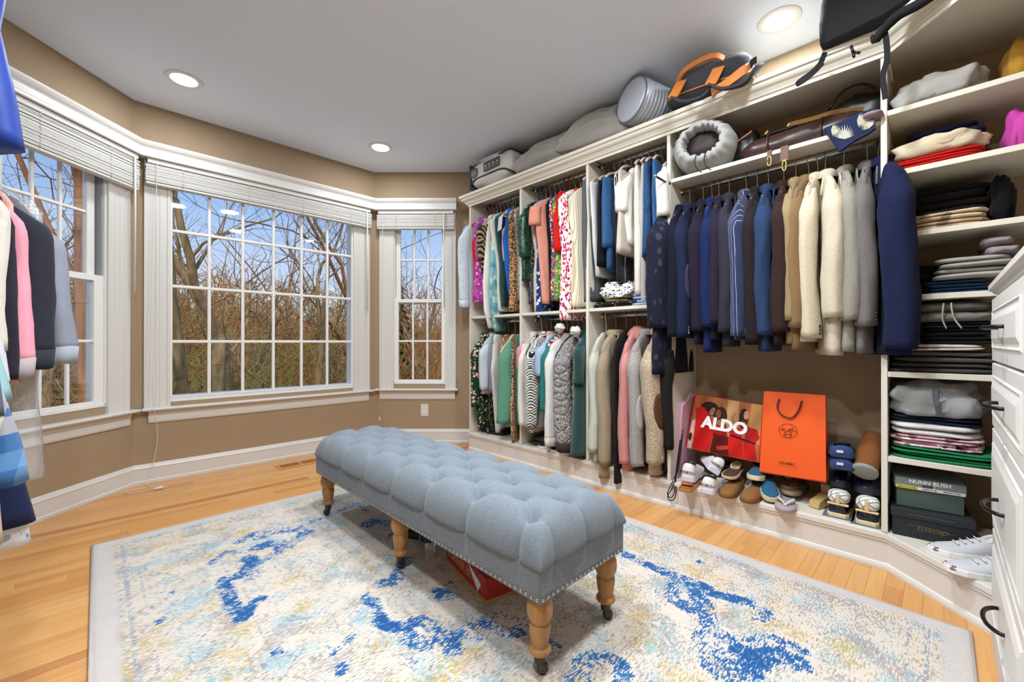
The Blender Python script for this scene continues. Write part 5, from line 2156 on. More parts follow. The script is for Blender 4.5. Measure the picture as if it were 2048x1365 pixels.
# ---- other closet, by the hoodie-side window (room is on the +x side)
LX = -.39
LZ = 1.72
row((2.47, 1.80), LZ, LX, [
    ('sweatshirt', 'grey sweatshirt with darker shoulder nearest the window', 'sweatshirt', 'jacket', F_('#72707e'), 128, 720, 700, dict(sw=.25, style='white', short='two-tone grey sweatshirt', cuffband=F_('#a9adb8'), r0=.06, r1=.062, smat=F_('#9296a3'), bend=.04)),
    ('jacket', 'shiny deep blue jacket behind the black hoodie', 'jacket', 'jacket', F_('#1c3358', rough=.5), 98, 690, 640, dict(sw=.25, style='white', short='deep blue jacket', r0=.066, r1=.06)),
    ('hoodie', 'black hooded sweatshirt with ribbed cuff', 'hoodie', 'jacket', F_('#2b2c36'), 84, 735, 705, dict(sw=.26, style='white', short='black hoodie', hood=True, cuffband=F_('#31323d'), r0=.07, r1=.062, thick=.06, bend=.03, flat=.9)),
    ('sweatshirt', 'salmon and pink sweatshirt with grey cuff', 'sweatshirt', 'jacket', F_('#eab0a4'), 52, 770, 725, dict(sw=.25, style='white', short='salmon sweatshirt', cuffband=F_('#b7a6a8'), r0=.05, r1=.05, smat=F_('#ef9fae'), bend=.02)),
    ('sweater', 'dark plum sweater squeezed between pink and cream', 'sweater', 'jacket', F_('#2a2631'), 30, 770, 760, dict(sw=.24, style='white', short='dark plum sweater', r0=.05)),
    ('sweater', 'cream sweater with loose sleeve', 'sweater', 'jacket', F_('#d9d0c4'), 8, 740, 700, dict(sw=.25, style='white', short='cream sweater', r0=.055, r1=.05)),
    ('lace_top', 'black lace top beside the cream sweater', 'top', 'jacket', M_LACEB, -20, 790, 770, dict(sw=.22, style='white', short='black lace top', r0=.045)),
    ('blouse', 'white printed blouse whose hem shows under the navy dress', 'blouse', 'dress', pat_floral('#dfe2e8', ['#9aa5b8', '#eef0f4', '#c9cfda'], 40, .35, 'white_print'), 0, 1095, None, dict(sw=.17, thick=.05, style='white', short='white printed blouse', y=2.02, lean=.10)),
    ('dress', 'long navy dress with printed white band', 'dress', 'dress', F_('#1d2647', rough=.6), 34, 1058, None, dict(sw=.17, style='white', short='long navy dress', thick=.055, flare=1.05, lean=.10, y=1.98, extra=band_extra)),
    ('shirt', 'pale teal shirt with short sleeve', 'shirt', 'jacket', F_('#8fb6ba'), -75, 850, 800, dict(sw=.225, style='white', short='pale teal shirt', r0=.045, r1=.05, y=1.92, bend=.13)),
    ('plaid_shirt', 'blue and tan plaid flannel shirt with long sleeve', 'shirt', 'jacket', M_PLAID, -95, 985, 965, dict(sw=.21, style='white', short='blue plaid shirt', r0=.042, r1=.066, thick=.045, y=1.86, bend=.16, flat=.9)),
    ('trousers', 'beige chinos hanging lowest beside the plaid shirt', 'pants', 'pants', F_('#c9b398'), -2, 1105, None, dict(sw=.34, style='white', short='beige chinos', thick=.06, y=1.80, lean=.10)),
    ('jacket', 'slate grey jacket above the plaid shirt', 'jacket', 'jacket', F_('#5b5f6c'), -100, 860, 835, dict(sw=.21, style='white', short='slate grey jacket', y=1.78, r0=.04, bend=.14)),
], GL, 1)
garment('dry_cleaning_bag', 'clear plastic dry-cleaning bag hanging past the window sill', 'plastic bag', 'jacket', M_FILM, (LX, 2.30, LZ), 86, 955, None, 1, sw=.27, thick=.05, style='wire', short='clear dry-cleaning bag', fold=.016, group=GL)
garment('satin_gown', 'royal blue satin gown on the high rod by the window', 'dress', 'dress', F_('#27408f', rough=.45), (LX, 1.95, 2.345), 12, 288, None, 1, sw=.26, thick=.07, flare=1.25, style='white', short='royal blue satin gown', group=GL)

# ================================================================== soft things and helpers
def soft(mb_, c, size, e=(2.6, 2.6, 2.6), wr=.06, seed=0.0, nu=36, nv=18, fq=5.0, rot=None, pinch=0.0, sag=0.0, zmin=None):
    """wrinkled superellipsoid; c = centre"""
    hx, hy, hz = [q / 2 for q in size]
    c = Vector(c)
    rings = []
    for j in range(nv + 1):
        v = -PI / 2 + PI * j / nv
        ring = []
        cv, sv = math.cos(v), math.sin(v)
        rv = abs(cv) ** (2 / e[2])
        zz = math.copysign(abs(sv) ** (2 / e[2]), sv)
        for i in range(nu):
            a = 2 * PI * i / nu
            x, y = sup(a, 1, 1, e[0])
            k = 1 + pinch * (abs(x) * abs(y)) ** 1.5
            p = Vector((x * hx * rv * k, y * hy * rv * k, zz * hz * (1 - .55 * pinch * abs(x * y) * rv)))
            d = p.normalized() if p.length > 1e-6 else Vector((0, 0, 1))
            n_ = mnoise.noise(Vector((p.x / max(hx, .02) * fq * .4 + seed, p.y / max(hy, .02) * fq * .4, p.z / max(hz, .02) * fq * .3 + seed * .7)))
            n2 = mnoise.noise(Vector((p.x * 26 + seed, p.y * 26, p.z * 30)))
            p += d * (wr * min(hx, hy, hz) * 1.6 * n_ + wr * .45 * min(hx, hy, hz) * n2)
            p.z -= sag * (p.x / hx) ** 2 * hz
            if rot is not None:
                p = rot @ p
            q = c + p
            if zmin is not None and q.z < zmin:
                q.z = zmin
            ring.append(q)
        rings.append(ring)
    return mb_.loft(rings)


def fold_stack(name, label, cat, x0, px0, px1, zb, h, mat, layers=2, depth=.30, seed=1.0, group=None, e=5.0, tilt=0.0, band=None, extra=None, dy=0.0):
    """folded garment on a shelf: its front edge at x0 spans columns px0..px1"""
    ya = ax(px0, 600, x0).y
    yb = ax(px1, 600, x0).y
    yc, w = (ya + yb) / 2, abs(ya - yb)
    t = thing(name, label, cat, (x0 + depth / 2, yc + dy, zb), 0, group)
    m_ = MB()
    if not (layers == 1 and e < 3):
        layers *= 2
    lh = h / layers
    rg_ = random.Random(int(seed * 10))
    for k in range(layers):
        ww = w * (1 - .07 * rg_.random() * (k > 0))
        dx = rg_.uniform(-.006, .012) if k % 2 else rg_.uniform(-.010, .0)
        soft(m_, (dx, rg_.uniform(-.012, .012), lh * (k + .5)), (depth * rg_.uniform(.95, 1.0), ww, lh * 1.25), (e + 1.5, e + 1.5, 3.0 if layers > 2 else 2.6), .34 if e > 2.9 else .44, seed + k * 1.7, 56, 12, 6.0,
             Matrix.Rotation(rg_.uniform(-.025, .025) + tilt, 3, 'X'), 0.0, .12, .0012)
    o_ = m_.build('folded_cloth', mat, t)
    if extra:
        extra(t, w, h, depth)
    return t


GF = 'folded clothes on the corner shelves'
X_S = CX + .035
# ---- corner shelves, top to bottom
z = SH[0]
fold_stack('sweatshirt', 'light grey folded sweatshirt on the topmost corner shelf', 'sweatshirt', X_S - .02, 1778, 1975, z, .115, F_('#a9a5a0'), 1, .30, 3.1, GF, 2.4)
fold_stack('sweater', 'mustard yellow sweater on the topmost corner shelf', 'sweater', X_S + .04, 2008, 2085, z, .17, F_('#b98a35'), 1, .28, 4.2, GF, 2.8)
z = SH[1]
fold_stack('shirt', 'bright red folded shirt under the beige sweater', 'shirt', X_S - .01, 1777, 1975, z, .05, F_('#d02622'), 2, .30, 5.3, GF, 4)
fold_stack('sweater', 'crumpled beige sweater on top of the red shirt', 'sweater', X_S, 1776, 1978, z + .052, .085, F_('#d3c4a9'), 1, .26, 6.4, GF, 2.3)
fold_stack('trousers', 'navy folded trousers behind the beige sweater', 'pants', X_S + .10, 1812, 1968, z + .14, .06, F_('#1f2540'), 1, .24, 7.5, GF)
fold_stack('top', 'magenta top at the end of the second corner shelf', 'top', X_S + .05, 2022, 2090, z, .17, F_('#c94aa6'), 1, .26, 8.6, GF, 2.6)
fold_stack('top', 'burgundy top peeking between the red shirt and the magenta top', 'top', X_S + .10, 1972, 2016, z, .05, F_('#7c1c3c'), 1, .20, 8.9, GF, 2.6)
z = SH[2]
fold_stack('trousers', 'crumpled camouflage beige trousers on the third corner shelf', 'pants', X_S - .005, 1800, 1978, z, .075, pat_floral('#bfa98d', ['#a78f72', '#cdb99d', '#8f7a62'], 22, .5, 'camouflage'), 2, .27, 9.7, GF, 3)
fold_stack('jacket', 'wide black folded jacket behind the camouflage trousers', 'jacket', X_S + .10, 1780, 1985, z + .078, .13, F_('#141214'), 2, .24, 10.8, GF)
fold_stack('jacket', 'rounded black fleece at the end of the third corner shelf', 'jacket', X_S + .09, 1985, 2040, z, .20, F_('#0f0e10'), 1, .24, 11.9, GF, 2.6)
z = SH[3]
fold_stack('jeans', 'dark blue folded jeans at the bottom of the fourth shelf', 'jeans', X_S + .03, 1850, 1985, z, .06, M_DEN2, 2, .27, 12.1, GF)
fold_stack('sweatpants', 'light grey sweatpants with drawstring on the fourth shelf', 'pants', X_S - .02, 1868, 2040, z + .06, .09, F_('#a7a39f'), 2, .30, 13.2, GF, 3.2)
fold_stack('sweatpants', 'mauve grey sweatpants above the counter corner', 'pants', X_S - .012, 1962, 2036, z + .146, .075, F_('#958b90'), 1, .30, 14.3, GF, 3.2)
fold_stack('trousers', 'black folded trousers behind the grey sweatpants', 'pants', X_S + .06, 1800, 1870, z, .14, F_('#18161a'), 2, .26, 15.4, GF)
z = SH[4]
fold_stack('jacket', 'lower charcoal folded jacket on the fifth shelf', 'jacket', X_S - .02, 1779, 2000, z, .045, F_('#4a4644'), 1, .32, 16.5, GF)
fold_stack('jacket', 'upper charcoal folded jacket with white hem on top', 'jacket', X_S - .015, 1781, 1998, z + .045, .05, F_('#544f4d'), 1, .31, 17.6, GF)
fold_stack('scarf', 'thin white crumpled scarf across the charcoal jackets', 'scarf', X_S - .01, 1815, 1975, z + .095, .028, F_('#d9d2cc'), 1, .20, 18.7, GF, 3)
fold_stack('trousers', 'black folded trousers under the grey hoodie', 'pants', X_S + .01, 1835, 1995, z + .123, .07, F_('#1b191b'), 2, .28, 19.8, GF)
fold_stack('shirt', 'dark teal folded shirt under the grey hoodie', 'shirt', X_S + .02, 1845, 1998, z + .193, .025, F_('#1f4a4a'), 1, .27, 20.9, GF)


def drawstr(t, w, h, d):
    m_ = MB()
    for s_ in (-.01, .012):
        m_.tube(curve_pts([(-d / 2 - .004, s_, h * .92), (-d / 2 - .014, s_ * 1.2, h * .55), (-d / 2 - .012, s_ * 1.6 - .004, h * .1), (-d / 2 - .016, s_ * 2 - .02, -.03)], 14), .003, 6)
    m_.build('drawstring', F_('#b5b0aa'), t)


fold_stack('hoodie', 'grey marl folded hoodie with hanging drawstrings', 'hoodie', X_S - .015, 1812, 1988, z + .218, .085, F_('#7a7873'), 1, .30, 21.1, GF, 3.4, extra=drawstr)
z = SH[5]
fold_stack('shirt', 'emerald green folded shirt at the bottom of the lowest pile', 'shirt', X_S - .025, 1776, 2000, z, .055, F_('#23804f'), 2, .32, 22.2, GF, 4)
fold_stack('blouse', 'pink and black floral folded blouse in the lowest pile', 'blouse', X_S - .015, 1782, 1970, z + .055, .05, pat_floral('#c9a2aa', ['#231f22', '#e6d6d6', '#8a5d68', '#f0e8e6'], 34, .5, 'pink_black_floral'), 2, .29, 23.3, GF)
fold_stack('shirt', 'white folded shirt above the floral blouse', 'shirt', X_S - .015, 1779, 1968, z + .105, .055, F_('#dcdad8'), 1, .29, 24.4, GF, 3.2)
fold_stack('shirt', 'navy folded shirt between the white shirt and the grey sweatshirt', 'shirt', X_S - .01, 1780, 1975, z + .16, .03, F_('#1b2340'), 1, .29, 25.5, GF)


def zipband(t, w, h, d):
    m_ = MB()
    m_.strap([(-d / 2 + .02, .0, h * 1.0), (-d / 2 - .006, .002, h * .8), (-d / 2 - .012, -.004, h * .45), (-d / 2 - .002, -.012, h * .05)], .018, .004, (0, 1, 0))
    m_.build('zipper_band', F_('#5d6066'), t)


fold_stack('sweatshirt', 'grey zip sweatshirt crowning the lowest pile', 'sweatshirt', X_S - .02, 1776, 1978, z + .19, .125, F_('#9a9b9a'), 1, .30, 26.6, GF, 2.6, extra=zipband)

# ---- shelf in the jeans bay
XB = CX + .03
z = 1.26
fold_stack('skirt', 'black folded skirt with white grid lines on the jeans-bay shelf', 'skirt', XB, 1181, 1290, z, .045, pat_stripes('#141416', '#d8d8d6', .13, .04, 'XY', 'grid_lines'), 2, .28, 27.7, None, 4)
fold_stack('shirt', 'pale blue folded shirts beside the brocade coat', 'shirt', XB - .012, 1262, 1298, z + .0, .085, F_('#9fbbe0'), 2, .26, 28.8, None, 3)
fold_stack('sweater', 'tan folded sweater under the checked cap', 'sweater', XB + .05, 1205, 1250, z + .047, .02, F_('#c9a26a'), 1, .22, 29.9)
fold_stack('cap', 'black and white checked knit hat on the jeans-bay shelf', 'hat', XB + .04, 1193, 1262, z + .07, .10, pat_floral('#e4e4e2', ['#141416', '#e9e9e7', '#141416', '#55555a'], 55, .40, 'checked_knit', stretch=(1, 1, 1.6)), 1, .20, 31.0, None, 2.4)

# ---- things on top of the closet
TZ = 2.398
M_VELV = fabric('#8f8a82', sheen=.5, name='taupe_velvet')


def pillow(label, px, x, w, h, d, rot, zc, seed, mat):
    y = ax(px, 300, x).y
    t = thing('throw_pillow', label, 'pillow', (x, y, TZ), 0, 'cushions on top of the closet')
    m_ = MB()
    soft(m_, (0, 0, zc), (w, h, d), (5.5, 5.5, 2.0), .16, seed, 60, 24, 8.0, rot, .14, 0.0, .001)
    o_ = m_.build('cushion', mat, t)
    m_ = MB()
    pts = []
    for i in range(61):
        a = 2 * PI * i / 60
        x_, y_ = sup(a, 1, 1, 5.5)
        k = 1 + .14 * (abs(x_) * abs(y_)) ** 1.5
        pts.append(rot @ Vector((x_ * w / 2 * k * 1.005, y_ * h / 2 * k * 1.005, 0)) + Vector((0, 0, zc)))
    m_.tube(pts, .0035, 6)
    m_.build('seam', mat, t)
    return t


pillow('taupe velvet throw pillow lying next to the bagged comforter', 1100, 2.60, .36, .56, .19, Matrix.Rotation(-.75, 3, 'Y') @ Matrix.Rotation(.06, 3, 'X'), .150, 2.0, M_VELV)
pillow('taupe velvet throw pillow leaning beside the silver bolster', 1200, 2.585, .38, .58, .19, Matrix.Rotation(-.85, 3, 'Y') @ Matrix.Rotation(.10, 3, 'X'), .165, 3.0, M_VELV)

# bagged comforter
yq = ax(1008, 330, 2.62).y
t = thing('bagged_comforter', 'white comforter in a clear zipped bag with dark piping and labels', 'bedding', (2.62, yq + .02, TZ))
m_ = MB()
soft(m_, (0, 0, .150), (.36, .52, .292), (6, 6, 3.2), .12, 5.0, 60, 26, 6.0)
m_.build('comforter', F_('#d9d6d2'), t)
M_PIPE = plain('#2c332f', .5)
for zz, s_ in ((.075, 1.0), (.245, .92)):
    m_ = MB()
    pts = []
    for i in range(61):
        x_, y_ = sup(2 * PI * i / 60, .185 * s_, .262 * s_, 6)
        pts.append((x_, y_, zz + .018 * math.sin(i * .21 + zz * 20)))
    m_.tube(pts, .007, 6)
    m_.build('piping', M_PIPE, t)
m_ = MB()
m_.prism([(-.175, .03), (.175, .03), (.17, .25), (-.17, .25)], .25, .268, lambda u, v, w: (u, w, v))
m_.build('mesh_end', plain('#4a4c4e', .8), t)
for (ya, yb, za, zb, nm, tx) in ((-.16, .045, .125, .205, 'care_label', None), (.14, .215, .11, .19, 'brand_label', None)):
    m_ = MB()
    M_L = plain('#3a3f40', .5)
    m_.use(M_L)
    m_.box((-.187, (ya + yb) / 2, (za + zb) / 2), (.006, yb - ya, zb - za), .001)
    m_.use(plain('#c8cac8', .5))
    for q in range(4):
        yy = lerp(ya, yb, (q + .5) / 4)
        m_.box((-.1905, yy, (za + zb) / 2 + .006), (.001, (yb - ya) * .09, .010))
        m_.box((-.1905, yy, (za + zb) / 2 - .014), (.001, (yb - ya) * .16, .003))
    m_.build(nm, None, t)

# silver quilted bolster
bp = ax(1300, 220, 2.60)
t = thing('bolster_pillow', 'silver grey round bolster with stitched rings', 'bolster', (2.60, bp.y, TZ))
Rz = Matrix.Rotation(math.radians(-20), 3, 'Z') @ Matrix.Rotation(math.radians(6), 3, 'Y')
m_ = MB()
rings = []
N_ = 104
for i in range(N_ + 1):
    s_ = i / N_
    r_ = .145 * (1 - .05 * (s_ - .3) ** 2) - .005 * (math.cos(s_ * 13 * 2 * PI) > .6)
    rings.append([Rz @ Vector((-.16 + .34 * s_, r_ * math.cos(2 * PI * k / 36), r_ * math.sin(2 * PI * k / 36))) + Vector((0, 0, .166)) for k in range(36)])
M_SILV = plain('#b3b8c2', .42, .5, .25, name='silver_satin')
m_.loft(rings, False)
m_.build('ribbed_side', M_SILV, t)
for s_, nm in ((-1, 'end_panel'), (1, 'end_panel')):
    m_ = MB()
    xx = -.16 if s_ < 0 else .18
    rr_ = [(.145, 0), (.12, .006), (.08, .010), (.03, .012), (.001, .012)]
    m_.loft([[Rz @ Vector((xx + s_ * o, r_ * math.cos(2 * PI * k / 36), r_ * math.sin(2 * PI * k / 36))) + Vector((0, 0, .166)) for k in range(36)] for r_, o in rr_], True)
    m_.build(nm, M_SILV, t)
    m_ = MB()
    m_.tube([Rz @ Vector((xx, .146 * math.cos(2 * PI * k / 36), .146 * math.sin(2 * PI * k / 36))) + Vector((0, 0, .166)) for k in range(37)], .003, 6)
    m_.build('piping', plain('#5b5f68', .6), t)

# dark backpack with tan leather straps
bp = ax(1430, 190, 2.58)
t = thing('backpack', 'charcoal backpack with tan leather straps lying on the closet top', 'backpack', (2.57, bp.y + .02, TZ), math.radians(8))
M_CHAR = fabric('#3a3c40', name='charcoal_canvas')
M_TANL = plain('#b0682a', .45, .5, var=.12, scale=14, name='tan_leather')
m_ = MB()
soft(m_, (.02, 0, .12), (.36, .46, .20), (4.5, 4.5, 2.6), .08, 8.0, 52, 20, 4.0, Matrix.Rotation(-.16, 3, 'Y') @ Matrix.Rotation(-.1, 3, 'X'))
m_.build('bag_body', M_CHAR, t)
m_ = MB()
soft(m_, (.06, -.02, .215), (.30, .38, .10), (4, 4, 2.4), .08, 9.0, 44, 16, 4.0, Matrix.Rotation(-.12, 3, 'Y'))
m_.build('front_pocket', fabric('#4a4038', name='brown_canvas'), t)
m_ = MB()
m_.tube([Matrix.Rotation(-.16, 3, 'Y') @ Vector((sup(2 * PI * i / 48, .176, .226, 4.5) + (.0,))) + Vector((.02, 0, .085)) for i in range(49)], .005, 6)
m_.build('leather_piping', M_TANL, t)
m_ = MB()
m_.strap(curve_pts([(-.150, .15, .135), (-.175, .11, .165), (-.185, .02, .185), (-.18, -.06, .185), (-.155, -.10, .165)], 16), .036, .008, (.3, 0, 1))
m_.build('carry_handle', M_TANL, t)
for yy in (.12, -.075):
    m_ = MB()
    m_.use(M_TANL)
    m_.strap(curve_pts([(-.12, yy, .135), (-.17, yy, .115), (-.205, yy + .012, .06), (-.235, yy + .03, .004)], 12), .055, .010, (0, 1, .1))
    m_.use(M_CHAR)
    m_.strap(curve_pts([(-.235, yy + .03, .004), (-.225, yy - .03, -.035), (-.20, yy - .12, -.03), (-.17, yy - .17, .03), (-.13, yy - .19, .06)], 16), .06, .012, (1, 0, .3))
    m_.build('shoulder_strap', None, t)
m_ = MB()
m_.use(M_TANL)
m_.strap(curve_pts([(-.215, -.05, -.03), (-.225, -.13, -.012), (-.21, -.2, .03), (-.17, -.235, .06)], 12), .05, .01, (.2, 0, 1))
m_.build('lower_strap', None, t)
m_ = MB()
m_.strap([(-.16, -.22, .06), (-.20, -.24, .065), (-.235, -.262, .05)], .03, .008, (0, .2, 1))
m_.build('webbing_tab', plain('#1c1816', .8), t)

# big black backpack overhanging the corner
bq = ax(1715, 110, 2.45)
t = thing('backpack', 'large black backpack hanging over the closet corner with dangling straps', 'backpack', (2.60, bq.y + .02, TZ), 0)
M_BKN = fabric('#191a1c', rough=.7, name='black_nylon')
P_ = lambda px, py, x: Vector(ax(px, py, x)) - Vector((2.60, bq.y + .02, TZ))
A_, B_, C_, D_ = P_(1640, 112, 2.40), P_(1765, 62, 2.36), P_(1860, -10, 2.28), P_(1668, 0, 2.44)
m_ = MB()
lo = [A_, B_, C_, Vector((C_.x + .40, C_.y - .02, C_.z)), Vector((B_.x + .44, B_.y, B_.z)), Vector((A_.x + .36, A_.y, A_.z))]
for k in range(len(lo)):
    lo[k] = Vector((lo[k].x, lo[k].y, max(lo[k].z, .006)))
rg0 = []
for lv, (sc, zz) in enumerate(((.97, .003), (1.0, .012), (1.01, .10), (.99, .20), (.93, .27), (.80, .30))):
    cen = sum(lo, Vector((0, 0, 0))) / len(lo)
    rg0.append([Vector((cen.x + (p.x - cen.x) * sc + .02 * lv * .2, cen.y + (p.y - cen.y) * sc, zz)) for p in lo])
# refine outline
rg1 = []
for r in rg0:
    q = []
    n6 = len(r)
    for i in range(n6):
        for s_ in range(6):
            f = s_ / 6
            p = r[i].lerp(r[(i + 1) % n6], f)
            p += Vector((0, 0, .006 * mnoise.noise(p * 12))) + (p - sum(r, Vector((0, 0, 0))) / n6).normalized() * .008 * mnoise.noise(p * 9 + Vector((4, 1, 2)))
            q.append(p)
    rg1.append(q)
m_.loft(rg1)
m_.build('bag_body', M_BKN, t)
m_ = MB()
m_.strap(curve_pts([P_(1650, 105, 2.40), P_(1640, 128, 2.385), P_(1622, 146, 2.375), P_(1600, 162, 2.37), P_(1596, 168, 2.365), P_(1612, 158, 2.36), P_(1630, 142, 2.37), P_(1645, 126, 2.38)], 26), .022, .004, (0, .3, 1))
m_.build('side_strap', M_BKN, t)
m_ = MB()
m_.strap(curve_pts([P_(1768, 58, 2.36), P_(1773, 85, 2.355), P_(1774, 120, 2.352), P_(1766, 152, 2.35), P_(1771, 198, 2.345)], 24), .020, .004, (0, 1, 0))
m_.build('long_strap', M_BKN, t)
m_ = MB()
m_.tube(curve_pts([P_(1880, -20, 2.27), P_(1835, 10, 2.30), P_(1795, 32, 2.33), P_(1765, 62, 2.35), P_(1748, 84, 2.36), P_(1745, 72, 2.37)], 24), [.02] * 12 + [.018] * 6 + [.008] * 6, 8)
m_.build('shoulder_strap', M_BKN, t)
m_ = MB()
for a_, b_ in (((1702, 92), (1706, 104)), ((1706, 104), (1719, 106)), ((1706, 104), (1708, 114))):
    m_.tube([P_(a_[0], a_[1], 2.37), P_(b_[0], b_[1], 2.36)], .006, 6)
m_.build('buckle', plain('#0f0f10', .4), t)

# ---- shelf above the suits
Z4 = 2.028
dq = ax(1400, 315, 2.60)
t = thing('drawstring_bag', 'grey drawstring dust bag gaping over dark contents', 'bag', (2.61, dq.y - .03, Z4), math.radians(10))
M_DUST = fabric('#b4b3b2', name='grey_dust_cloth')
m_ = MB()
rings = []
for s_ in (0, .03, .07, .13, .2, .26, .30, .33):
    r_ = [.090, .118, .136, .146, .148, .136, .10, .03][[0, .03, .07, .13, .2, .26, .30, .33].index(s_)]
    ring = []
    for k in range(72):
        a = 2 * PI * k / 72
        pl_ = 1 + .07 * math.sin(a * 17 + 2 * math.sin(a * 3)) * math.exp(-s_ / .07)
        ring.append((-.16 + s_, 1.18 * r_ * pl_ * math.cos(a), .150 + r_ * pl_ * math.sin(a) * .98))
    rings.append(ring)
inner = [[(-.16 + .03, y * .93, .150 + (z_ - .150) * .93) for (x_, y, z_) in rings[0]], [(-.16 + .12, y * .9, .150 + (z_ - .150) * .9) for (x_, y, z_) in rings[0]]]
m_.loft(list(reversed(inner)) + rings, False)
m_.build('bag_cloth', M_DUST, t)
m_ = MB()
soft(m_, (-.03, 0, .150), (.14, .20, .17), (2.4, 2.4, 2.4), .1, 4.4, 30, 14)
m_.build('dark_contents', plain('#2a1e1d', .6), t)
for dy_ in (.02, -.03):
    m_ = MB()
    m_.tube(curve_pts([(-.155, dy_, .07), (-.165, dy_ + .008, .03), (-.17, dy_ - .004, -.015), (-.168, dy_ - .03, -.045)], 14), .003, 6)
    m_.build('cord', plain('#1a1718', .8), t)

gq = ax(1600, 270, 2.66)
t = thing('leather_duffel', 'glossy dark brown leather duffel rolled on the shelf above the suits', 'bag', (2.70, gq.y, Z4), 0)
M_BRL = plain('#3a2420', .3, .6, var=.18, scale=10, name='brown_leather')
M_BKL = plain('#120f0f', .4, .5, name='black_leather')
m_ = MB()
rings = []
for i in range(25):
    s_ = i / 24
    r_ = .068 * (.55 + .45 * min(1, s_ * 8, (1 - s_) * 8))
    rings.append([(-.02 + 1.1 * r_ * math.cos(2 * PI * k / 26) * (1 + .06 * mnoise.noise(Vector((k * .4, s_ * 9, 1)))), .29 - .58 * s_, .072 + r_ * math.sin(2 * PI * k / 26) * (1 + .06 * mnoise.noise(Vector((k * .4, s_ * 9, 5))))) for k in range(26)])
m_.loft(rings)
m_.build('rolled_body', M_BRL, t)
for s_ in (-.10, .14):
    m_ = MB()
    m_.tube([(-.02 + .079 * math.cos(a), s_, .072 + .072 * math.sin(a)) for a in [2 * PI * k / 24 for k in range(25)]], .006, 6, True, 2.2)
    m_.build('leather_band', M_BRL, t)
m_ = MB()
m_.box((-.01, .10, .158), (.09, .16, .018), .006, Matrix.Rotation(-.3, 3, 'Y'))
m_.build('strap_pad', M_BKL, t)
M_BR = M_BRASS
for yy, zz in ((.155, .165), (.05, .170), (.155, .150), (.05, .155)):
    m_ = MB()
    m_.lathe([(.001, -.006), (.008, -.005), (.009, .0), (.009, .004)], 12, (-.055 + (.02 if zz > .16 else 0), yy, zz), 'X')
    m_.build('brass_stud', M_BR, t)
m_ = MB()
m_.strap(curve_pts([(-.05, .04, .160), (-.055, -.06, .150), (-.05, -.16, .150), (-.03, -.26, .13)], 14), .028, .006, (.4, 0, 1))
m_.build('gold_trim_strap', plain('#7d5a35', .3, .6, .3), t)

sq = ax(1495, 258, 2.66)
t = thing('folded_bag', 'floppy black suede bag with curled tan-edged flap', 'bag', (2.74, sq.y + .02, Z4), 0)
m_ = MB()
soft(m_, (0, 0, .12), (.20, .14, .22), (2.6, 2.6, 2.6), .2, 6.6, 36, 18)
m_.build('bag_body', M_BKL, t)
m_ = MB()
m_.tube(curve_pts([(-.10, .06, .17), (-.115, .03, .145), (-.115, -.01, .16), (-.105, -.05, .185)], 16), .004, 6)
m_.build('tan_edge', M_TANL, t)
t = thing('clutch_bag', 'rounded black leather handbag at the panel end of the suit shelf', 'bag', (2.79, ax(1715, 220, 2.79).y, Z4), 0)
m_ = MB()
soft(m_, (0, 0, .13), (.16, .26, .25), (2.8, 2.8, 2.4), .12, 7.7, 36, 18)
m_.build('bag_body', M_BKL, t)
m_ = MB()
m_.tube(curve_pts([(-.07, .11, .2), (-.08, .05, .27), (-.08, -.03, .275), (-.07, -.1, .21)], 16), .006, 6)
m_.build('bag_handle', M_BKL, t)

# palm print cloth over the shelf edge
t = thing('palm_print_shirt', 'navy shirt with pale palm leaves drooping off the suit shelf', 'shirt', (CX, .40, Z4), 0)
M_NAVP = fabric('#232a4a', name='navy_cotton')
Q_ = lambda px, py, x: Vector(ax(px, py, x)) - Vector((CX, .40, Z4))


def palm_pt(u, v):
    # u along shelf (0 far, 1 near), v from back to hanging hem
    a = Q_(1648, 262, 2.51).lerp(Q_(1742, 222, 2.50), u)
    b = Q_(1678, 302, 2.485).lerp(Q_(1752, 256, 2.485), u)
    back = Vector((a.x + .17, a.y + .02, .035 + .03 * math.sin(u * 3)))
    if v < .45:
        p = back.lerp(a + Vector((0, 0, .012)), v / .45)
        p.z += .02 * math.sin(v / .45 * PI)
    else:
        p = (a + Vector((0, 0, .012))).lerp(b, (v - .45) / .55)
    p += Vector((-.006, 0, .0)) * math.sin(u * 9 + v * 4)
    return p


m_ = MB()
m_.grid(lambda u, v: palm_pt(u, v), 24, 20)
m_.grid(lambda u, v: palm_pt(u, v) + Vector((.006, 0, -.006)), 24, 20)
po = m_.build('cloth', M_NAVP, t)
for (cu_, cv_, sc, rot_) in ((.25, .86, .075, -1.1), (.66, .62, .06, .4), (.84, .92, .06, -1.6), (.55, .30, .06, -.6), (.10, .55, .05, .6)):
    m_ = MB()
    for k in range(13):
        an = rot_ + (k - 6) * .21
        L_ = sc * (1.0 - .05 * abs(k - 6)) / .2
        du, dv = math.cos(an) * L_ * .9, math.sin(an) * L_ * .9
        pu, pv = -dv * .045, du * .045
        pts = [(cu_, cv_), (cu_ + du * .55 + pu, cv_ + dv * .55 + pv), (cu_ + du, cv_ + dv), (cu_ + du * .55 - pu, cv_ + dv * .55 - pv)]
        pts = [(min(1, max(0, a)), min(1, max(0, b))) for a, b in pts]
        c_ = len(m_.v)
        m_.add([palm_pt(a, b) + Vector((-.0035, -.001, .0025)) for a, b in pts[1:]], [], False)
        if k == 0:
            root_i = len(m_.v)
            m_.v.append(tuple(palm_pt(cu_, cv_) + Vector((-.0035, -.001, .0025))))
        m_.f.append((root_i, c_, c_ + 1, c_ + 2))
        m_.mi.append(0)
        m_.sm.append(False)
    m_.build('palm_frond_print', fabric('#cfcbb6', name='pale_leaf_print'), po)
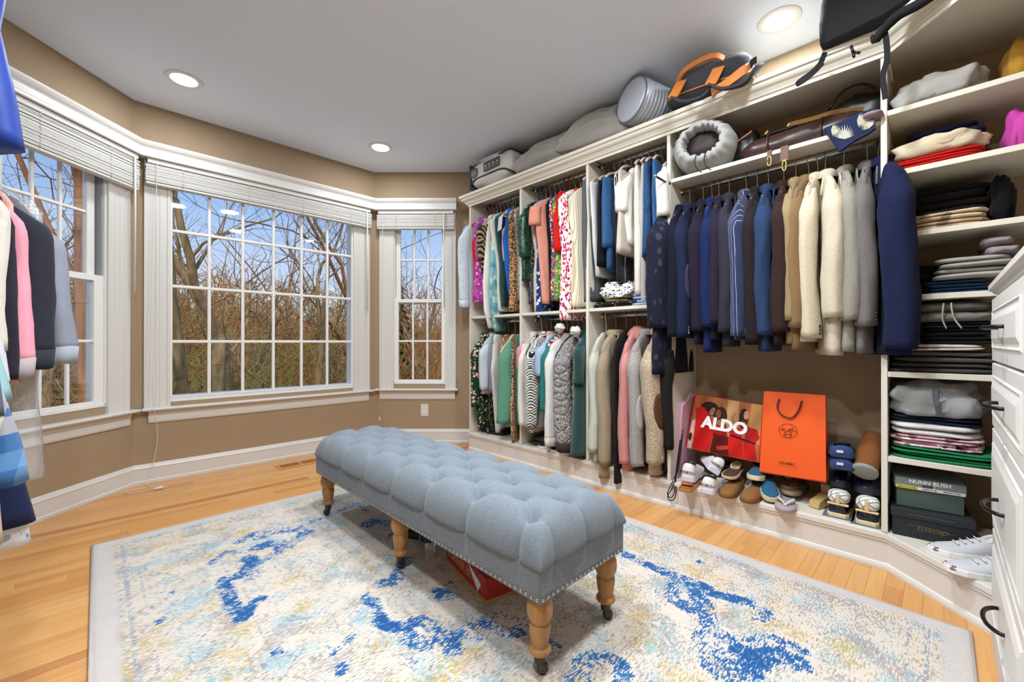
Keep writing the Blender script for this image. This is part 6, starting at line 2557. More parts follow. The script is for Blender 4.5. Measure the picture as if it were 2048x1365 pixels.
t = thing('folded_cloth', 'mauve folded cloth sticking out beside the palm-print shirt', 'cloth', (CX + .06, ax(1752, 250, CX).y + .01, Z4 + .0), 0)
m_ = MB()
soft(m_, (-.02, 0, .018), (.20, .075, .035), (4, 4, 2.5), .12, 9.9, 30, 12)
m_.build('cloth', fabric('#94808a'), t)

# leather key straps hanging off the suit shelf
for px, lab, ln in ((1538, 'brown leather strap with brass clip hanging under the duffel', .03), (1568, 'longer brown leather strap with brass buckle under the duffel', .075)):
    p = ax(px, 300, CX - .012)
    t = thing('leather_strap', lab, 'strap', (CX, p.y, Z4), 0)
    m_ = MB()
    m_.strap([(.10, 0, .008), (.012, 0, .006), (-.004, 0, -.002), (-.008, 0, -ln)], .035 if ln > .05 else .02, .004, (0, 1, 0))
    m_.build('strap', plain('#5a3424', .5), t)
    m_ = MB()
    m_.tube([(-.008 + 0, .018 * math.cos(a) * .5, -ln - .028 + .026 * math.sin(a)) for a in [2 * PI * k / 20 for k in range(21)]], .0028, 6)
    if ln > .05:
        m_.tube([(-.008, -.022, -ln), (-.008, .022, -ln)], .0028, 6)
    m_.build('brass_clip', M_BRASS, t)

# ================================================================== shoes, bags and boxes
def shoe_parts(t, L, W, H, sole, mU, mS, mL, kind='sneaker', stripe=None, toe=None):
    """toe towards +x, heel at -x, base z=0"""
    prof = {  # s, half width factor, top height factor
        'sneaker': [(0, .55, .80), (.04, .72, 1.0), (.14, .80, .98), (.28, .80, .80), (.40, .82, .86), (.55, .95, .66), (.72, 1.0, .48), (.86, .88, .42), (.96, .55, .34), (1, .2, .22)],
        'slipon': [(0, .55, .80), (.05, .76, .95), (.2, .82, .80), (.4, .86, .75), (.6, .98, .66), (.78, 1.0, .60), (.9, .85, .52), (.98, .5, .36), (1, .2, .22)],
        'bootie': [(0, .58, 1.0), (.05, .76, 1.25), (.2, .82, 1.3), (.36, .82, 1.15), (.5, .88, .85), (.7, .98, .66), (.86, .92, .60), (.96, .6, .45), (1, .25, .3)],
    }[kind]
    m_ = MB()
    rings = []
    ns = 16
    for s_, w, h in prof:
        hw, ht = w * W / 2, max(sole + .006, h * H)
        ring = []
        for k in range(ns + 1):
            a = PI * k / ns
            x_, z_ = sup(a, hw * (.94 if k in (0, ns) else 1), ht - sole * .5, 2.7)
            ring.append((-L / 2 + L * s_, x_, sole * .5 + abs(z_)))
        rings.append(ring)
    fine = []
    for r0_, r1_ in zip(rings, rings[1:]):
        fine.append(r0_)
        fine.append([tuple((Vector(a) + Vector(b)) / 2) for a, b in zip(r0_, r1_)])
    fine.append(rings[-1])
    m_.loft(fine, True, True)
    up_ = m_.build('upper', mU, t)
    m_ = MB()
    outl = []
    for s_, w, h in prof:
        outl.append((-L / 2 - .004 + (L + .008) * s_, w * W / 2 * 1.05))
    poly = [(x_, y_) for x_, y_ in outl] + [(x_, -y_) for x_, y_ in reversed(outl)]
    m_.loft([[(x_ * .985, y_ * .96, 0) for x_, y_ in poly], [(x_, y_, .004) for x_, y_ in poly], [(x_, y_, sole * .8) for x_, y_ in poly], [(x_ * .99, y_ * .97, sole) for x_, y_ in poly]], True, True, False)
    m_.build('sole', mS, t)
    # foot opening
    m_ = MB()
    oz = H * (.86 if kind != 'bootie' else 1.18)
    xo = -L * .27
    pts = [(xo + L * .17 * math.cos(a), W * .27 * math.sin(a), oz + .012 * math.cos(a) * (-1) + .004) for a in [2 * PI * k / 24 for k in range(25)]]
    m_.use(mL)
    m_.tube(pts, .007, 7)
    m_.add([(p[0], p[1], p[2] - .002) for p in pts[:-1]], [tuple(range(24))], False)
    m_.build('lining', None, up_)
    return up_


M_WHITE = plain('#dcd9d6', .6, .3, var=.03)
M_GUM = plain('#b06a34', .6)
M_TANS = fabric('#8e6238', name='tan_suede')
M_TEALS = fabric('#2d6080', name='teal_suede')
M_ROPE = pat_stripes('#dccfb2', '#b8a884', .008, .4, 'XY', 'jute_rope')
M_NAVG = plain('#141a2a', .12, .6, name='navy_patent')
M_INS = plain('#2a2624', .9)


def on_floor(px, py):
    return az(px, py, ZD)


def shoe(name, label, px, py, head, L=.25, W=.09, H=.085, sole=.025, mU=M_WHITE, mS=M_WHITE, mL=M_INS, kind='sneaker', dz=0.0, tilt=(0, 0), xk=None, group='shoes on the closet floor', cat='shoe'):
    p = ax(px, py, xk) if xk else on_floor(px, py)
    z_ = ZD + dz
    t = thing(name, label, cat, (p.x, p.y, z_), 0, group, rot=(tilt[0], tilt[1], math.radians(head)))
    return t, shoe_parts(t, L, W, H, sole, mU, mS, mL, kind)


def sneaker_text(t, L, W, H, txt):
    m_ = MB()
    s_ = -1
    text_mesh(m_, txt, .021, lambda u, v, w: (-L / 2 - .0045 + .25 * abs(u) ** 1.5, -u, H * .52 + v), bold=.0006, spacing=1.15)
    m_.build('side_lettering', plain('#17171a', .6), t)


# heads: direction of the toe in degrees (0 = towards the wall)
LIL = plain('#cfc8d6', .6, .3, var=.03)
t, u = shoe('sneaker', 'white sneaker with gum sole standing by the pink gift bag', 1386, 962, 10, .27, .10, .11, .035, M_WHITE, LIL, dz=.028)
sneaker_text(t, .27, .10, .11, 'NOBULL')
t, u = shoe('sandal', 'brown leather sandal under the white sneaker by the pink bag', 1380, 972, 10, .26, .09, .03, .016, M_TANS, M_GUM, M_GUM, 'slipon')
t, u = shoe('sneaker', 'white sneaker tipped on its side against the black shoes', 1418, 958, 30, .26, .095, .10, .030, M_WHITE, LIL, dz=.075, tilt=(.55, .0))
sneaker_text(t, .26, .095, .10, 'NOBULL')
t, u = shoe('sneaker', 'white low sneaker in front with rust sole', 1428, 978, 5, .26, .095, .095, .030, M_WHITE, LIL, dz=.003)
sneaker_text(t, .26, .095, .095, 'NOBULL')
shoe('sneaker', 'black running shoe behind the white sneakers', 1452, 948, 20, .27, .095, .10, .03, plain('#141416', .6), plain('#1c1a1a', .6))
shoe('shoe_black', 'black leather shoe under the printed shopping bag', 1478, 935, 80, .27, .10, .11, .03, plain('#18171a', .45), plain('#121212', .6), dz=.03)
shoe('ankle_boot', 'tan suede shoe with squared toe beside the white sneaker', 1464, 985, 182, .25, .09, .075, .016, M_TANS, plain('#6b4626', .6), kind='slipon')
t, u = shoe('sandal', 'woven strap sandal lying on the tan suede shoe', 1466, 975, 185, .25, .085, .035, .016, plain('#4a352a', .7), plain('#c5ac88', .7), plain('#c5ac88', .7), 'slipon', dz=.078)
shoe('ankle_boot', 'tan suede shoe nestled against the teal espadrilles', 1508, 995, 178, .25, .09, .078, .016, M_TANS, plain('#6b4626', .6), kind='slipon')
shoe('espadrille', 'teal suede espadrille leaning behind its twin', 1514, 985, 190, .22, .085, .07, .026, M_TEALS, M_ROPE, kind='slipon', dz=.085, tilt=(0, -.1))
shoe('espadrille', 'teal suede espadrille with rope sole resting on the tan shoe', 1538, 996, 200, .22, .085, .07, .026, M_TEALS, M_ROPE, kind='slipon', dz=.035, tilt=(0, .2))


def flipflop(label, px, py, head, col, dz, band='#8a7f80', tilt=(0, 0)):
    p = on_floor(px, py)
    t = thing('flip_flop', label, 'sandal', (p.x, p.y, ZD + dz), 0, 'shoes on the closet floor', rot=(tilt[0], tilt[1], math.radians(head)))
    L, W = .25, .095
    outl = [(-L / 2 + L * s_, w * W / 2) for s_, w in ((0, .3), (.04, .62), (.15, .76), (.4, .74), (.65, .96), (.8, 1.0), (.93, .75), (1, .3))]
    poly = outl + [(a, -b) for a, b in reversed(outl)]
    m_ = MB()
    m_.loft([[(a * .98, b * .96, 0) for a, b in poly], [(a, b, .004) for a, b in poly], [(a, b, .016) for a, b in poly], [(a * .98, b * .96, .019) for a, b in poly]])
    m_.build('footbed', plain(col, .7), t)
    m_ = MB()
    for s_ in (-1, 1):
        m_.strap(curve_pts([(.075, 0, .020), (.06, s_ * .012, .034), (.02, s_ * .034, .036), (-.03, s_ * .040, .018)], 12), .014, .004, (1, 0, 0))
    m_.tube([(.075, 0, .016), (.074, 0, .030)], .003, 6)
    m_.build('thong_strap', plain(band, .5), t)


flipflop('mauve flip-flop with silver thong in front of the stacked sandals', 1572, 1010, 190, '#a09598', 0.0, '#cfcccc')
flipflop('taupe sandal stacked above the mauve flip-flop', 1590, 992, 176, '#8d7a66', .03, '#6d5a48', (0, .0))
flipflop('taupe sandal topmost of the sandal stack', 1580, 985, 186, '#8d7a66', .052, '#5d4030', (0, .05))
shoe('loafer', 'cognac leather loafer behind the taupe sandals', 1612, 975, 150, .26, .09, .085, .018, plain('#8a4a22', .35), plain('#3a2a20', .6), kind='slipon', dz=.01)
p = on_floor(1628, 1018)
t = thing('platform_heel', 'tan wooden platform heel lying on its side', 'shoe', (p.x, p.y, ZD), 0, 'shoes on the closet floor', rot=(0, 0, math.radians(-25)))
m_ = MB()
m_.prism([(0, .0), (.032, -.004), (.20, .055), (.225, .085), (.19, .095), (.015, .032)], -.02, .03, lambda u, v, w: (u, w, v + .004))
m_.build('block_heel', plain('#b39a62', .5, var=.12, scale=20), t)
m_ = MB()
m_.prism([(.10, .05), (.16, .074), (.17, .12), (.13, .14), (.09, .11)], -.018, .028, lambda u, v, w: (u, w, v))
m_.build('ankle_strap', plain('#a98c6c', .6), t)

# blue knit slippers, brown boot, clogs, duck shoes
for k, (lab, dz) in enumerate((('blue knit slipper topmost above the black clog', .292), ('blue knit slipper under its twin behind the orange bag', .232))):
    t, u = shoe('slipper', lab, 1682, 900, 10, .25, .115, .062, .018, fabric('#3a4a78', name='blue_knit'), fabric('#33416b'), plain('#15161c', .9), 'slipon', dz=dz, xk=2.70)
    m_ = MB()
    m_.box((-.1285, .01, .03), (.004, .026, .012))
    m_.build('logo_tab', plain('#c9ced8', .5), t)
p = on_floor(1738, 975)
t = thing('boot', 'cognac suede boot lying with pale sole outward', 'boot', (2.66, ax(1735, 900, 2.66).y, ZD + .21), 0, 'shoes on the closet floor', rot=(0, math.radians(-38), math.radians(-6)))
m_ = MB()
rings = []
for i in range(13):
    s_ = i / 12
    rings.append([(-.02 + .22 * s_, lerp(.05, .043, s_) * math.cos(2 * PI * k / 20), .055 + lerp(.05, .046, s_) * math.sin(2 * PI * k / 20) + .006 * mnoise.noise(Vector((k, s_ * 5, 0)))) for k in range(20)])
m_.loft(rings)
m_.build('boot_shaft', fabric('#86532c', name='cognac_suede'), t)
m_ = MB()
m_.lathe([(.001, -.035), (.045, -.035), (.052, -.03), (.052, -.02), (.001, -.02)], 22, (0, 0, .055), 'X')
m_.build('boot_sole', plain('#8d8f8e', .8), t)
for k, (px, py, lab) in enumerate(((1688, 1015, 'glossy black clog over the duck shoe beside the orange bag'), (1742, 1030, 'glossy black clog over the duck shoe by the closet panel'))):
    shoe('clog', lab, px, py - 4, 176, .27, .105, .112, .03, M_NAVG, plain('#232a36', .35), kind='slipon', dz=.122)
for k, (px, py, lab) in enumerate(((1682, 1020, 'navy duck shoe with white quilted heel next to the orange bag'), (1738, 1035, 'navy duck shoe with white quilted heel next to the panel'))):
    t, u = shoe('duck_shoe', lab, px, py, 2, .27, .105, .075, .022, M_NAVG, plain('#d6c09a', .6), kind='slipon')
    m_ = MB()
    soft(m_, (-.085, 0, .092), (.10, .088, .062), (2.8, 2.8, 2.6), .04, 2.2 + k, 30, 14)
    m_.build('quilted_collar', pat_tweed('#cfd0cc', '#e6e6e2', 60, 'white_quilt%d' % k, .02), t)
    m_ = MB()
    m_.box((-.1345, 0, .090), (.006, .016, .05), .002)
    m_.box((-.128, 0, .064), (.022, .084, .008), .003)
    m_.build('heel_tab', plain('#cdb084', .6), t)
    m_ = MB()
    m_.box((-.0, .0, .001), (.30, .12, .003), .001)
    m_.build('rubber_mat', plain('#5a6470', .6), t)
# low shoes on the floor of the second bay
for px, py, lab in ((1098, 892, 'black canvas shoe with white toe under the maroon dress'), (1122, 899, 'black canvas shoe with white toe under the quilted jacket'), (1141, 905, 'black flat shoe by the bottle-green coat')):
    shoe('canvas_shoe', lab, px, py, 190, .25, .088, .07, .022, plain('#1a1a1c', .7), plain('#d5d2cc', .6), kind='slipon', group='shoes under the lower rod')
fold_stack('handbag', 'dark brown folded handbag on the floor of the second bay', 'bag', CX + .06, 1056, 1090, ZD, .07, plain('#3a2f2a', .5), 1, .25, 3.9, None, 3)
fold_stack('sweater', 'dark folded sweater below the green floral dress', 'sweater', CX + .08, 955, 1000, ZD, .06, F_('#2a2a33'), 1, .25, 4.9, None, 3)


# ------------------------------------------------------------------ printed panels
def attr_mat(name, rough=.35):
    t_ = NT(name, rough, .5)
    a_ = t_.n('Attribute', attribute_name='print')
    t_.color(a_.outputs['Color'])
    return t_.m


def printed(name, quad, paint, nx_, ny_, mat, parent, bulge=0.0, nrm=Vector((-1, 0, 0))):
    """quad = TL, TR, BR, BL; paint(u, v arrays) -> rgb"""
    TL, TR, BR, BL = quad
    m_ = MB()

    def pt(u, v):
        return TL.lerp(TR, u).lerp(BL.lerp(BR, u), v) + nrm * bulge * math.sin(PI * u) * math.sin(PI * v)
    m_.grid(lambda u, v: pt(u, v), nx_, ny_)
    o_ = m_.build(name, mat, parent)
    uu, vv = np.meshgrid(np.linspace(0, 1, nx_ + 1), np.linspace(0, 1, ny_ + 1))
    rgb = paint(uu, vv)
    c_ = np.ones(((nx_ + 1) * (ny_ + 1), 4), np.float32)
    lin = np.where(rgb <= .04045, rgb / 12.92, ((rgb + .055) / 1.055) ** 2.4)
    c_[:, :3] = lin.reshape(-1, 3)
    ca_ = o_.data.color_attributes.new('print', 'FLOAT_COLOR', 'POINT')
    ca_.data.foreach_set('color', c_.ravel())
    return o_, pt


def paint_people(u, v):
    h = lambda s_: np.array([int(s_[i:i + 2], 16) / 255 for i in (1, 3, 5)])
    img = np.zeros(u.shape + (3,))
    img[:] = h('#b5703f')
    img[(u > .50) & (u < .66) & (v < .62)] = h('#d0a071')
    img[(u > .82) & (v < .7)] = h('#c79058')
    img[(u < .2) & (v < .3)] = h('#a5582f')

    def ell(cx, cy, rx_, ry_, col, rot=0.0):
        c, s_ = math.cos(rot), math.sin(rot)
        x_, y_ = (u - cx) * 1.25, v - cy
        xr, yr = x_ * c + y_ * s_, -x_ * s_ + y_ * c
        img[(xr / rx_) ** 2 + (yr / ry_) ** 2 < 1] = h(col)

    def poly(pts, col):
        ins = np.zeros(u.shape, bool)
        for (x0, y0), (x1, y1) in zip(pts, pts[1:] + pts[:1]):
            cond = ((y0 > v) != (y1 > v)) & (u < (x1 - x0) * (v - y0) / (y1 - y0 + 1e-9) + x0)
            ins ^= cond
        img[ins] = h(col)
    # figure 1
    ell(.25, .22, .17, .13, '#2b1d18')
    poly([(.05, .24), (.16, .20), (.30, .38), (.36, .60), (.33, 1.0), (.10, 1.0), (.08, .5)], '#c51c1c')
    ell(.30, .26, .045, .08, '#a36a4a', .4)
    ell(.305, .30, .014, .009, '#e6d6cc')
    ell(.29, .245, .007, .006, '#2a1812')
    ell(.315, .25, .007, .006, '#2a1812')
    poly([(.0, .5), (.07, .45), (.08, 1), (.0, 1)], '#d9c4b4')
    ell(.04, .78, .03, .08, '#2a2426')
    # figure 2
    ell(.42, .32, .12, .17, '#3a2419')
    ell(.39, .28, .045, .075, '#9c6240')
    ell(.39, .315, .014, .008, '#7a2a22')
    ell(.378, .265, .007, .006, '#2a1812')
    ell(.402, .265, .007, .006, '#2a1812')
    poly([(.33, .44), (.52, .44), (.55, .66), (.34, .66)], '#b01818')
    ell(.44, .43, .07, .06, '#a86d49')
    poly([(.36, .64), (.58, .66), (.62, 1), (.34, 1)], '#5c1714')
    poly([(.42, .86), (.60, .80), (.62, .86), (.44, .93)], '#c33a30')
    # figure 3
    ell(.615, .33, .05, .13, '#b98545')
    ell(.645, .30, .036, .07, '#d09a72')
    ell(.650, .335, .012, .008, '#8e3a30')
    ell(.640, .285, .006, .006, '#4a2a1e')
    ell(.655, .285, .006, .006, '#4a2a1e')
    poly([(.56, .48), (.72, .46), (.74, .66), (.58, .66)], '#c11d1a')
    ell(.62, .47, .06, .05, '#c4895f')
    poly([(.56, .66), (.75, .66), (.80, 1), (.60, 1)], '#cf2019')
    # figure 4
    ell(.735, .29, .075, .18, '#2e1a16')
    ell(.765, .225, .040, .075, '#d0a17e')
    ell(.772, .265, .012, .008, '#8e3a30')
    ell(.757, .212, .007, .006, '#3a221a')
    ell(.778, .212, .007, .006, '#3a221a')
    ell(.74, .38, .05, .05, '#a93022')
    poly([(.78, .42), (.92, .44), (.96, .58), (.90, .70), (.78, .68)], '#c01a1c')
    poly([(.76, .68), (.90, .68), (.95, 1), (.80, 1)], '#c21b18')
    poly([(.60, .60), (.92, .68), (.92, .71), (.60, .64)], '#3a1512')
    nz = np.random.default_rng(2).normal(0, .012, u.shape)
    img = np.clip(img * (.93 + .14 * np.sin(u * 23 + v * 9)[..., None] * .5 + nz[..., None]), 0, 1)
    img[(u < .018) | (u > .965)] = h('#c91a16')
    return img


def flat_bag(name, label, cat, quad, depth, mat, nrm=Vector((1, 0, 0)), base=None):
    """thin shopping bag behind its front quad"""
    o_ = base
    t_ = thing(name, label, cat, o_)
    q = [p - Vector(o_) for p in quad]
    TL, TR, BR, BL = q
    b = [p + nrm * d for p, d in zip(q, (depth * .35, depth * .35, depth, depth))]
    m_ = MB()
    vs = q + b
    m_.add(vs, [(4, 5, 6, 7), (0, 3, 7, 4), (1, 5, 6, 2), (3, 2, 6, 7)], False)
    m_.build('bag_sides', mat, t_)
    return t_, q


XA = 2.70
quad = [ax(1391, 789, XA + .05), ax(1531, 812, XA + .03), ax(1523, 927, XA - .02), ax(1371, 896, XA)]
M_REDP = plain('#c91a16', .3, .5, name='red_plastic')
t, q = flat_bag('shopping_bag', 'glossy red shopping bag printed with women in red and white lettering', 'bag', quad, .06, M_REDP, base=tuple(ax(1450, 925, XA)))
po, ptf = printed('printed_front', q, paint_people, 150, 110, attr_mat('bag_photo_print', .22), t, .004)
m_ = MB()
text_mesh(m_, 'ALDO', .16, lambda u, v, w: ptf(.49 + u * 1.42, .475 - v * 1.75) + Vector((-.0035, 0, 0)), bold=.008, spacing=1.0)
m_.build('lettering', plain('#efeff2', .35), po)

quad = [ax(1528, 783, 2.665), ax(1651, 792, 2.655), ax(1652, 966, 2.60), ax(1519, 945, 2.61)]
M_ORG = plain('#e2571b', .55, .35, name='orange_paper')
t, q = flat_bag('paper_bag', 'tall orange paper shopping bag with brown cord handle and round emblem', 'bag', quad, .075, M_ORG, base=tuple(ax(1585, 958, 2.61)))
TL, TR, BR, BL = q


def opt(u, v):
    return TL.lerp(TR, u).lerp(BL.lerp(BR, u), v) + Vector((-.002, 0, 0))


m_ = MB()
m_.grid(lambda u, v: opt(u, v) + Vector((.0022 - .004 * math.sin(PI * u) * math.sin(PI * v), 0, 0)), 10, 10)
fo = m_.build('front_panel', M_ORG, t)
m_ = MB()
m_.tube([opt(0, .985), opt(.5, .985), opt(1, .985)], .002, 5)
m_.build('bottom_fold', M_ORG, t)
M_INK = plain('#3a1d12', .6, name='brown_ink')
m_ = MB()
off = Vector((-.0065, 0, 0))
m_.tube(curve_pts([opt(.28, .075) + off, opt(.25, .17) + off * 1.4, opt(.30, .25) + off * 1.5, opt(.42, .295) + off * 1.6, opt(.52, .28) + off * 1.5, opt(.60, .19) + off * 1.4, opt(.645, .08) + off], 28), .0035, 8)
m_.build('cord_handle', M_INK, t)
m_ = MB()
EC = (.435, .455)
ring = [opt(EC[0] + .145 * math.cos(a), EC[1] + .085 * math.sin(a)) + off * .75 for a in [2 * PI * k / 40 for k in range(41)]]
m_.tube(ring, .0009, 5)
m_.tube([opt(EC[0] - .14, EC[1]) + off * .75, opt(EC[0] + .14, EC[1]) + off * .75], .0007, 5)
for sx in (-.045, .045):
    m_.tube([opt(EC[0] + sx, EC[1] + .012) + off * .75, opt(EC[0] + sx, EC[1] + .072) + off * .75], .0011, 5)
m_.tube([opt(EC[0] - .045, EC[1] + .042) + off * .75, opt(EC[0] + .045, EC[1] + .042) + off * .75], .0011, 5)
m_.tube([opt(EC[0] + .068 * math.cos(a), EC[1] + .042 + .034 * math.sin(a)) + off * .75 for a in [2 * PI * k / 24 for k in range(25)]], .0007, 5)
# tiny carriage and horse strokes
for a, b in (((-.10, -.012), (-.075, -.028)), ((-.075, -.028), (-.05, -.016)), ((.0, -.012), (.03, -.022)), ((.03, -.022), (.075, -.026)), ((.075, -.026), (.07, -.045)), ((.02, -.02), (.015, -.002)), ((.06, -.022), (.062, -.002)), ((-.085, -.02), (-.09, -.002)), ((.105, -.015), (.107, -.002))):
    m_.tube([opt(EC[0] + a[0], EC[1] + a[1]) + off * .75, opt(EC[0] + b[0], EC[1] + b[1]) + off * .75], .0013, 5)
m_.build('emblem', M_INK, fo)
m_ = MB()
text_mesh(m_, 'HERMÈS', .019, lambda u, v, w: opt(.435 + u * 3.1, .845 - v * 2.05) + off * .75, bold=.0002, spacing=1.25)
m_.tube([opt(.27, .885) + off * .75, opt(.60, .885) + off * .75], .0004, 4)
m_.build('lettering', M_INK, fo)

# pale pink gift bag and gold glitter bag standing edge-on by the panel
quad = [ax(1366, 812, 2.62), ax(1391, 790, 2.80), ax(1378, 935, 2.80), ax(1355, 955, 2.585)]
quad[2].z = quad[3].z = ZD + .002
t = thing('gift_bag', 'pale pink gift bag standing edge-on beside the printed shopping bag', 'bag', (2.66, quad[0].y, ZD))
m_ = MB()
q = [p - Vector((2.66, quad[0].y, ZD)) for p in quad]
m_.add(q + [p + Vector((0, .045, 0)) for p in q], [(0, 1, 2, 3), (7, 6, 5, 4), (0, 4, 5, 1), (1, 5, 6, 2), (2, 6, 7, 3), (3, 7, 4, 0)], False)
m_.build('bag_body', plain('#c99fb2', .5), t)
m_ = MB()
m_.tube(curve_pts([q[0].lerp(q[1], .3), q[0].lerp(q[1], .4) + Vector((0, -.01, .04)), q[0].lerp(q[1], .6) + Vector((0, -.01, .04)), q[0].lerp(q[1], .7)], 14), .003, 6)
m_.build('ribbon_handle', plain('#b98aa0', .5), t)
quad = [ax(1346, 812, 2.62), ax(1366, 808, 2.80), ax(1366, 940, 2.80), ax(1344, 965, 2.60)]
quad[2].z = quad[3].z = ZD + .002
b0_ = Vector((2.66, quad[0].y, ZD))
t = thing('gift_bag', 'gold glitter gift bag pressed against the closet panel', 'bag', tuple(b0_))
q = [p - b0_ for p in quad]
m_ = MB()
m_.add(q + [p + Vector((0, .03, 0)) for p in q], [(0, 1, 2, 3), (7, 6, 5, 4), (0, 4, 5, 1), (1, 5, 6, 2), (2, 6, 7, 3), (3, 7, 4, 0)], False)
m_.build('bag_body', pat_sequin('#a88a48', '#e6cf86', 260, 'gold_glitter'), t)
m_ = MB()
c0_ = lambda px, py, x: Vector(ax(px, py, x)) - b0_
m_.tube(curve_pts([c0_(1366, 860, 2.56), c0_(1358, 930, 2.53), c0_(1345, 975, 2.505), c0_(1336, 990, 2.49), c0_(1338, 1000, 2.49), c0_(1347, 1000, 2.49), c0_(1352, 985, 2.50), c0_(1352, 950, 2.53), c0_(1362, 880, 2.56)], 44), .0032, 6)
m_.build('cord_handle', plain('#121114', .7), t)
m_ = MB()
m_.tube(curve_pts([c0_(1364, 870, 2.56), c0_(1354, 940, 2.525), c0_(1342, 970, 2.50), c0_(1335, 988, 2.487), c0_(1342, 996, 2.485), c0_(1349, 985, 2.49), c0_(1350, 960, 2.52), c0_(1360, 880, 2.56)], 44), .0028, 6)
m_.build('cord_handle', plain('#121114', .7), t)


# ------------------------------------------------------------------ shoe boxes in the corner
def frame2(p0, p1):
    a = Vector((p1.x - p0.x, p1.y - p0.y, 0))
    return math.atan2(a.y, a.x), a.length


p0, p1 = az(1783, 1068, ZD), az(1951, 1104, ZD)
ang, wd = frame2(p0, p1)
t = thing('shoe_box', 'flat black shoe box with gold script under the grey-green box', 'box', (p0.x, p0.y, ZD), ang, 'shoe boxes in the corner')
M_BBOX = plain('#1e2226', .6, name='black_card')
m_ = MB()
m_.box((wd / 2, .15, .058), (wd - .006, .296, .112), .001)
m_.build('box_body', M_BBOX, t)
m_ = MB()
m_.box((wd / 2, .15, .103), (wd + .004, .306, .034), .001)
lid = m_.build('lid', plain('#23272b', .6), t)
m_ = MB()
text_mesh(m_, 'toscap', .040, lambda u, v, w: (wd / 2 + u, .0008, .05 + v), shear=.35, bold=-.0006, spacing=.92)
m_.tube(curve_pts([(wd / 2 - .075, .0006, .052), (wd / 2 - .03, .0006, .058), (wd / 2 + .02, .0006, .050), (wd / 2 + .075, .0006, .046)], 12), .0006, 4)
m_.build('gold_script', plain('#7d6a4c', .6, .3), t)
m_ = MB()
m_.use(plain('#55585a', .5))
for k in range(14):
    m_.box((wd / 2 - .065 + .010 * k, -.0035, .103), (.006, .0006, .004))
m_.build('lid_print', plain('#6a6c6c', .5), lid)
p2, p3 = ax(1787, 1024, 2.60), ax(1929, 1046, 2.52)
t = thing('shoe_box', 'grey-green shoe box with printed lid on the black box', 'box', (p0.x + .035, p0.y - .012, ZD + .122), ang + .04, 'shoe boxes in the corner')
wg = wd * .86
m_ = MB()
m_.box((wg / 2, .14, .06), (wg - .008, .27, .118), .001)
m_.build('box_body', plain('#46554f', .6), t)
m_ = MB()
m_.use(plain('#7b8588', .5)).box((wg / 2, .14, .105), (wg + .004, .28, .044), .001)
m_.use(plain('#e4e5e6', .5)).box((wg * .66, -.0008, .089), (wg * .66, .0022, .012))
m_.use(plain('#d5d23e', .5)).box((wg * .17, -.0008, .089), (wg * .33, .0022, .012))
lid = m_.build('lid', None, t)
m_ = MB()
text_mesh(m_, 'NUNN BUSH', .022, lambda u, v, w: (wg * .5 + u, -.0014, .1165 + v), bold=.0006, spacing=1.05)
m_.build('lettering', plain('#eef0f0', .5), lid)
m_ = MB()
text_mesh(m_, 'KOR', .016, lambda u, v, w: (wg * .47 + u, -.0014, .1005 + v), shear=.2, bold=.0006)
text_mesh(m_, 'GENUINE LEATHER', .0072, lambda u, v, w: (wg * .17 + u, -.0024, .089 + v), bold=.0002)
text_mesh(m_, 'COMFORT GEL', .0072, lambda u, v, w: (wg * .50 + u, -.0024, .089 + v), bold=.0002)
text_mesh(m_, 'MEMORY FOAM', .0072, lambda u, v, w: (wg * .81 + u, -.0024, .089 + v), bold=.0002)
m_.build('dark_lettering', plain('#1d2224', .5), lid)
m_ = MB()
text_mesh(m_, 'E', .016, lambda u, v, w: (wg * .56 + u, -.0014, .1005 + v), shear=.2, bold=.0008)
m_.build('lime_lettering', plain('#c9c93a', .5), lid)

# grey knit sneakers
M_KNG = pat_stripes('#c9c9cc', '#a9abb2', .006, .4, 'X', 'grey_knit')
for px, py, lab in ((1948, 1118, 'grey knit sneaker with brown toe cap beside the black shoe box'), (1990, 1158, 'grey knit sneaker with brown toe cap in front of its twin')):
    t, u = shoe('knit_sneaker', lab, px, py - 4, 172, .28, .098, .088, .024, M_KNG, plain('#e2e2e2', .5), plain('#d0ccc4', .8), group='grey knit sneakers')
    t.rotation_euler = (0, 0, math.radians(118))
    m_ = MB()
    m_.box((.118, 0, .018), (.045, .062, .020), .009)
    m_.build('toe_cap', plain('#7b5646', .6), u)
    m_ = MB()
    for k in range(4):
        m_.tube([(-.01 + .022 * k, -.02, .074 - .008 * k), (-.006 + .022 * k, .02, .074 - .008 * k)], .0025, 5)
    m_.build('laces', M_WHITE, u)

# ------------------------------------------------------------------ under the bench
p0, p1 = az(893, 1122, .012), az(972, 1209, .012)
ang, wd = frame2(p1, p0)
t = thing('shoe_box', 'red shoe box with tan lettering tucked under the bench', 'box', (p1.x, p1.y, .012), ang)
M_RBOX = plain('#9e2a22', .55, name='red_card')
M_KRAFT = plain('#a98555', .7, name='kraft_card')
m_ = MB()
m_.box((wd / 2, -.10, .048), (wd, .20, .092), .001)
m_.build('box_body', M_RBOX, t)
m_ = MB()
m_.box((wd / 2, -.10, .0065), (wd + .006, .206, .013), .001)
m_.build('kraft_base', M_KRAFT, t)
m_ = MB()
text_mesh(m_, 'FOREVER BETTER.', .047, lambda u, v, w: (wd / 2 - u * .88, .0012, .05 + v), bold=.0012)
m_.build('lettering', plain('#b98c58', .6), t)
m_ = MB()
m_.add([(wd * .40, .002, .094), (wd * .10, .002, .055), (wd * .16, .004, .018), (wd * .26, .004, .05)], [(0, 1, 2, 3)], False)
m_.add([(-.0015, -.06, .094), (-.0015, -.075, .07), (-.0015, -.10, .094)], [(0, 1, 2)], False)
m_.build('torn_label', plain('#d6d2da', .7), t)
p = az(860, 1112, .012)
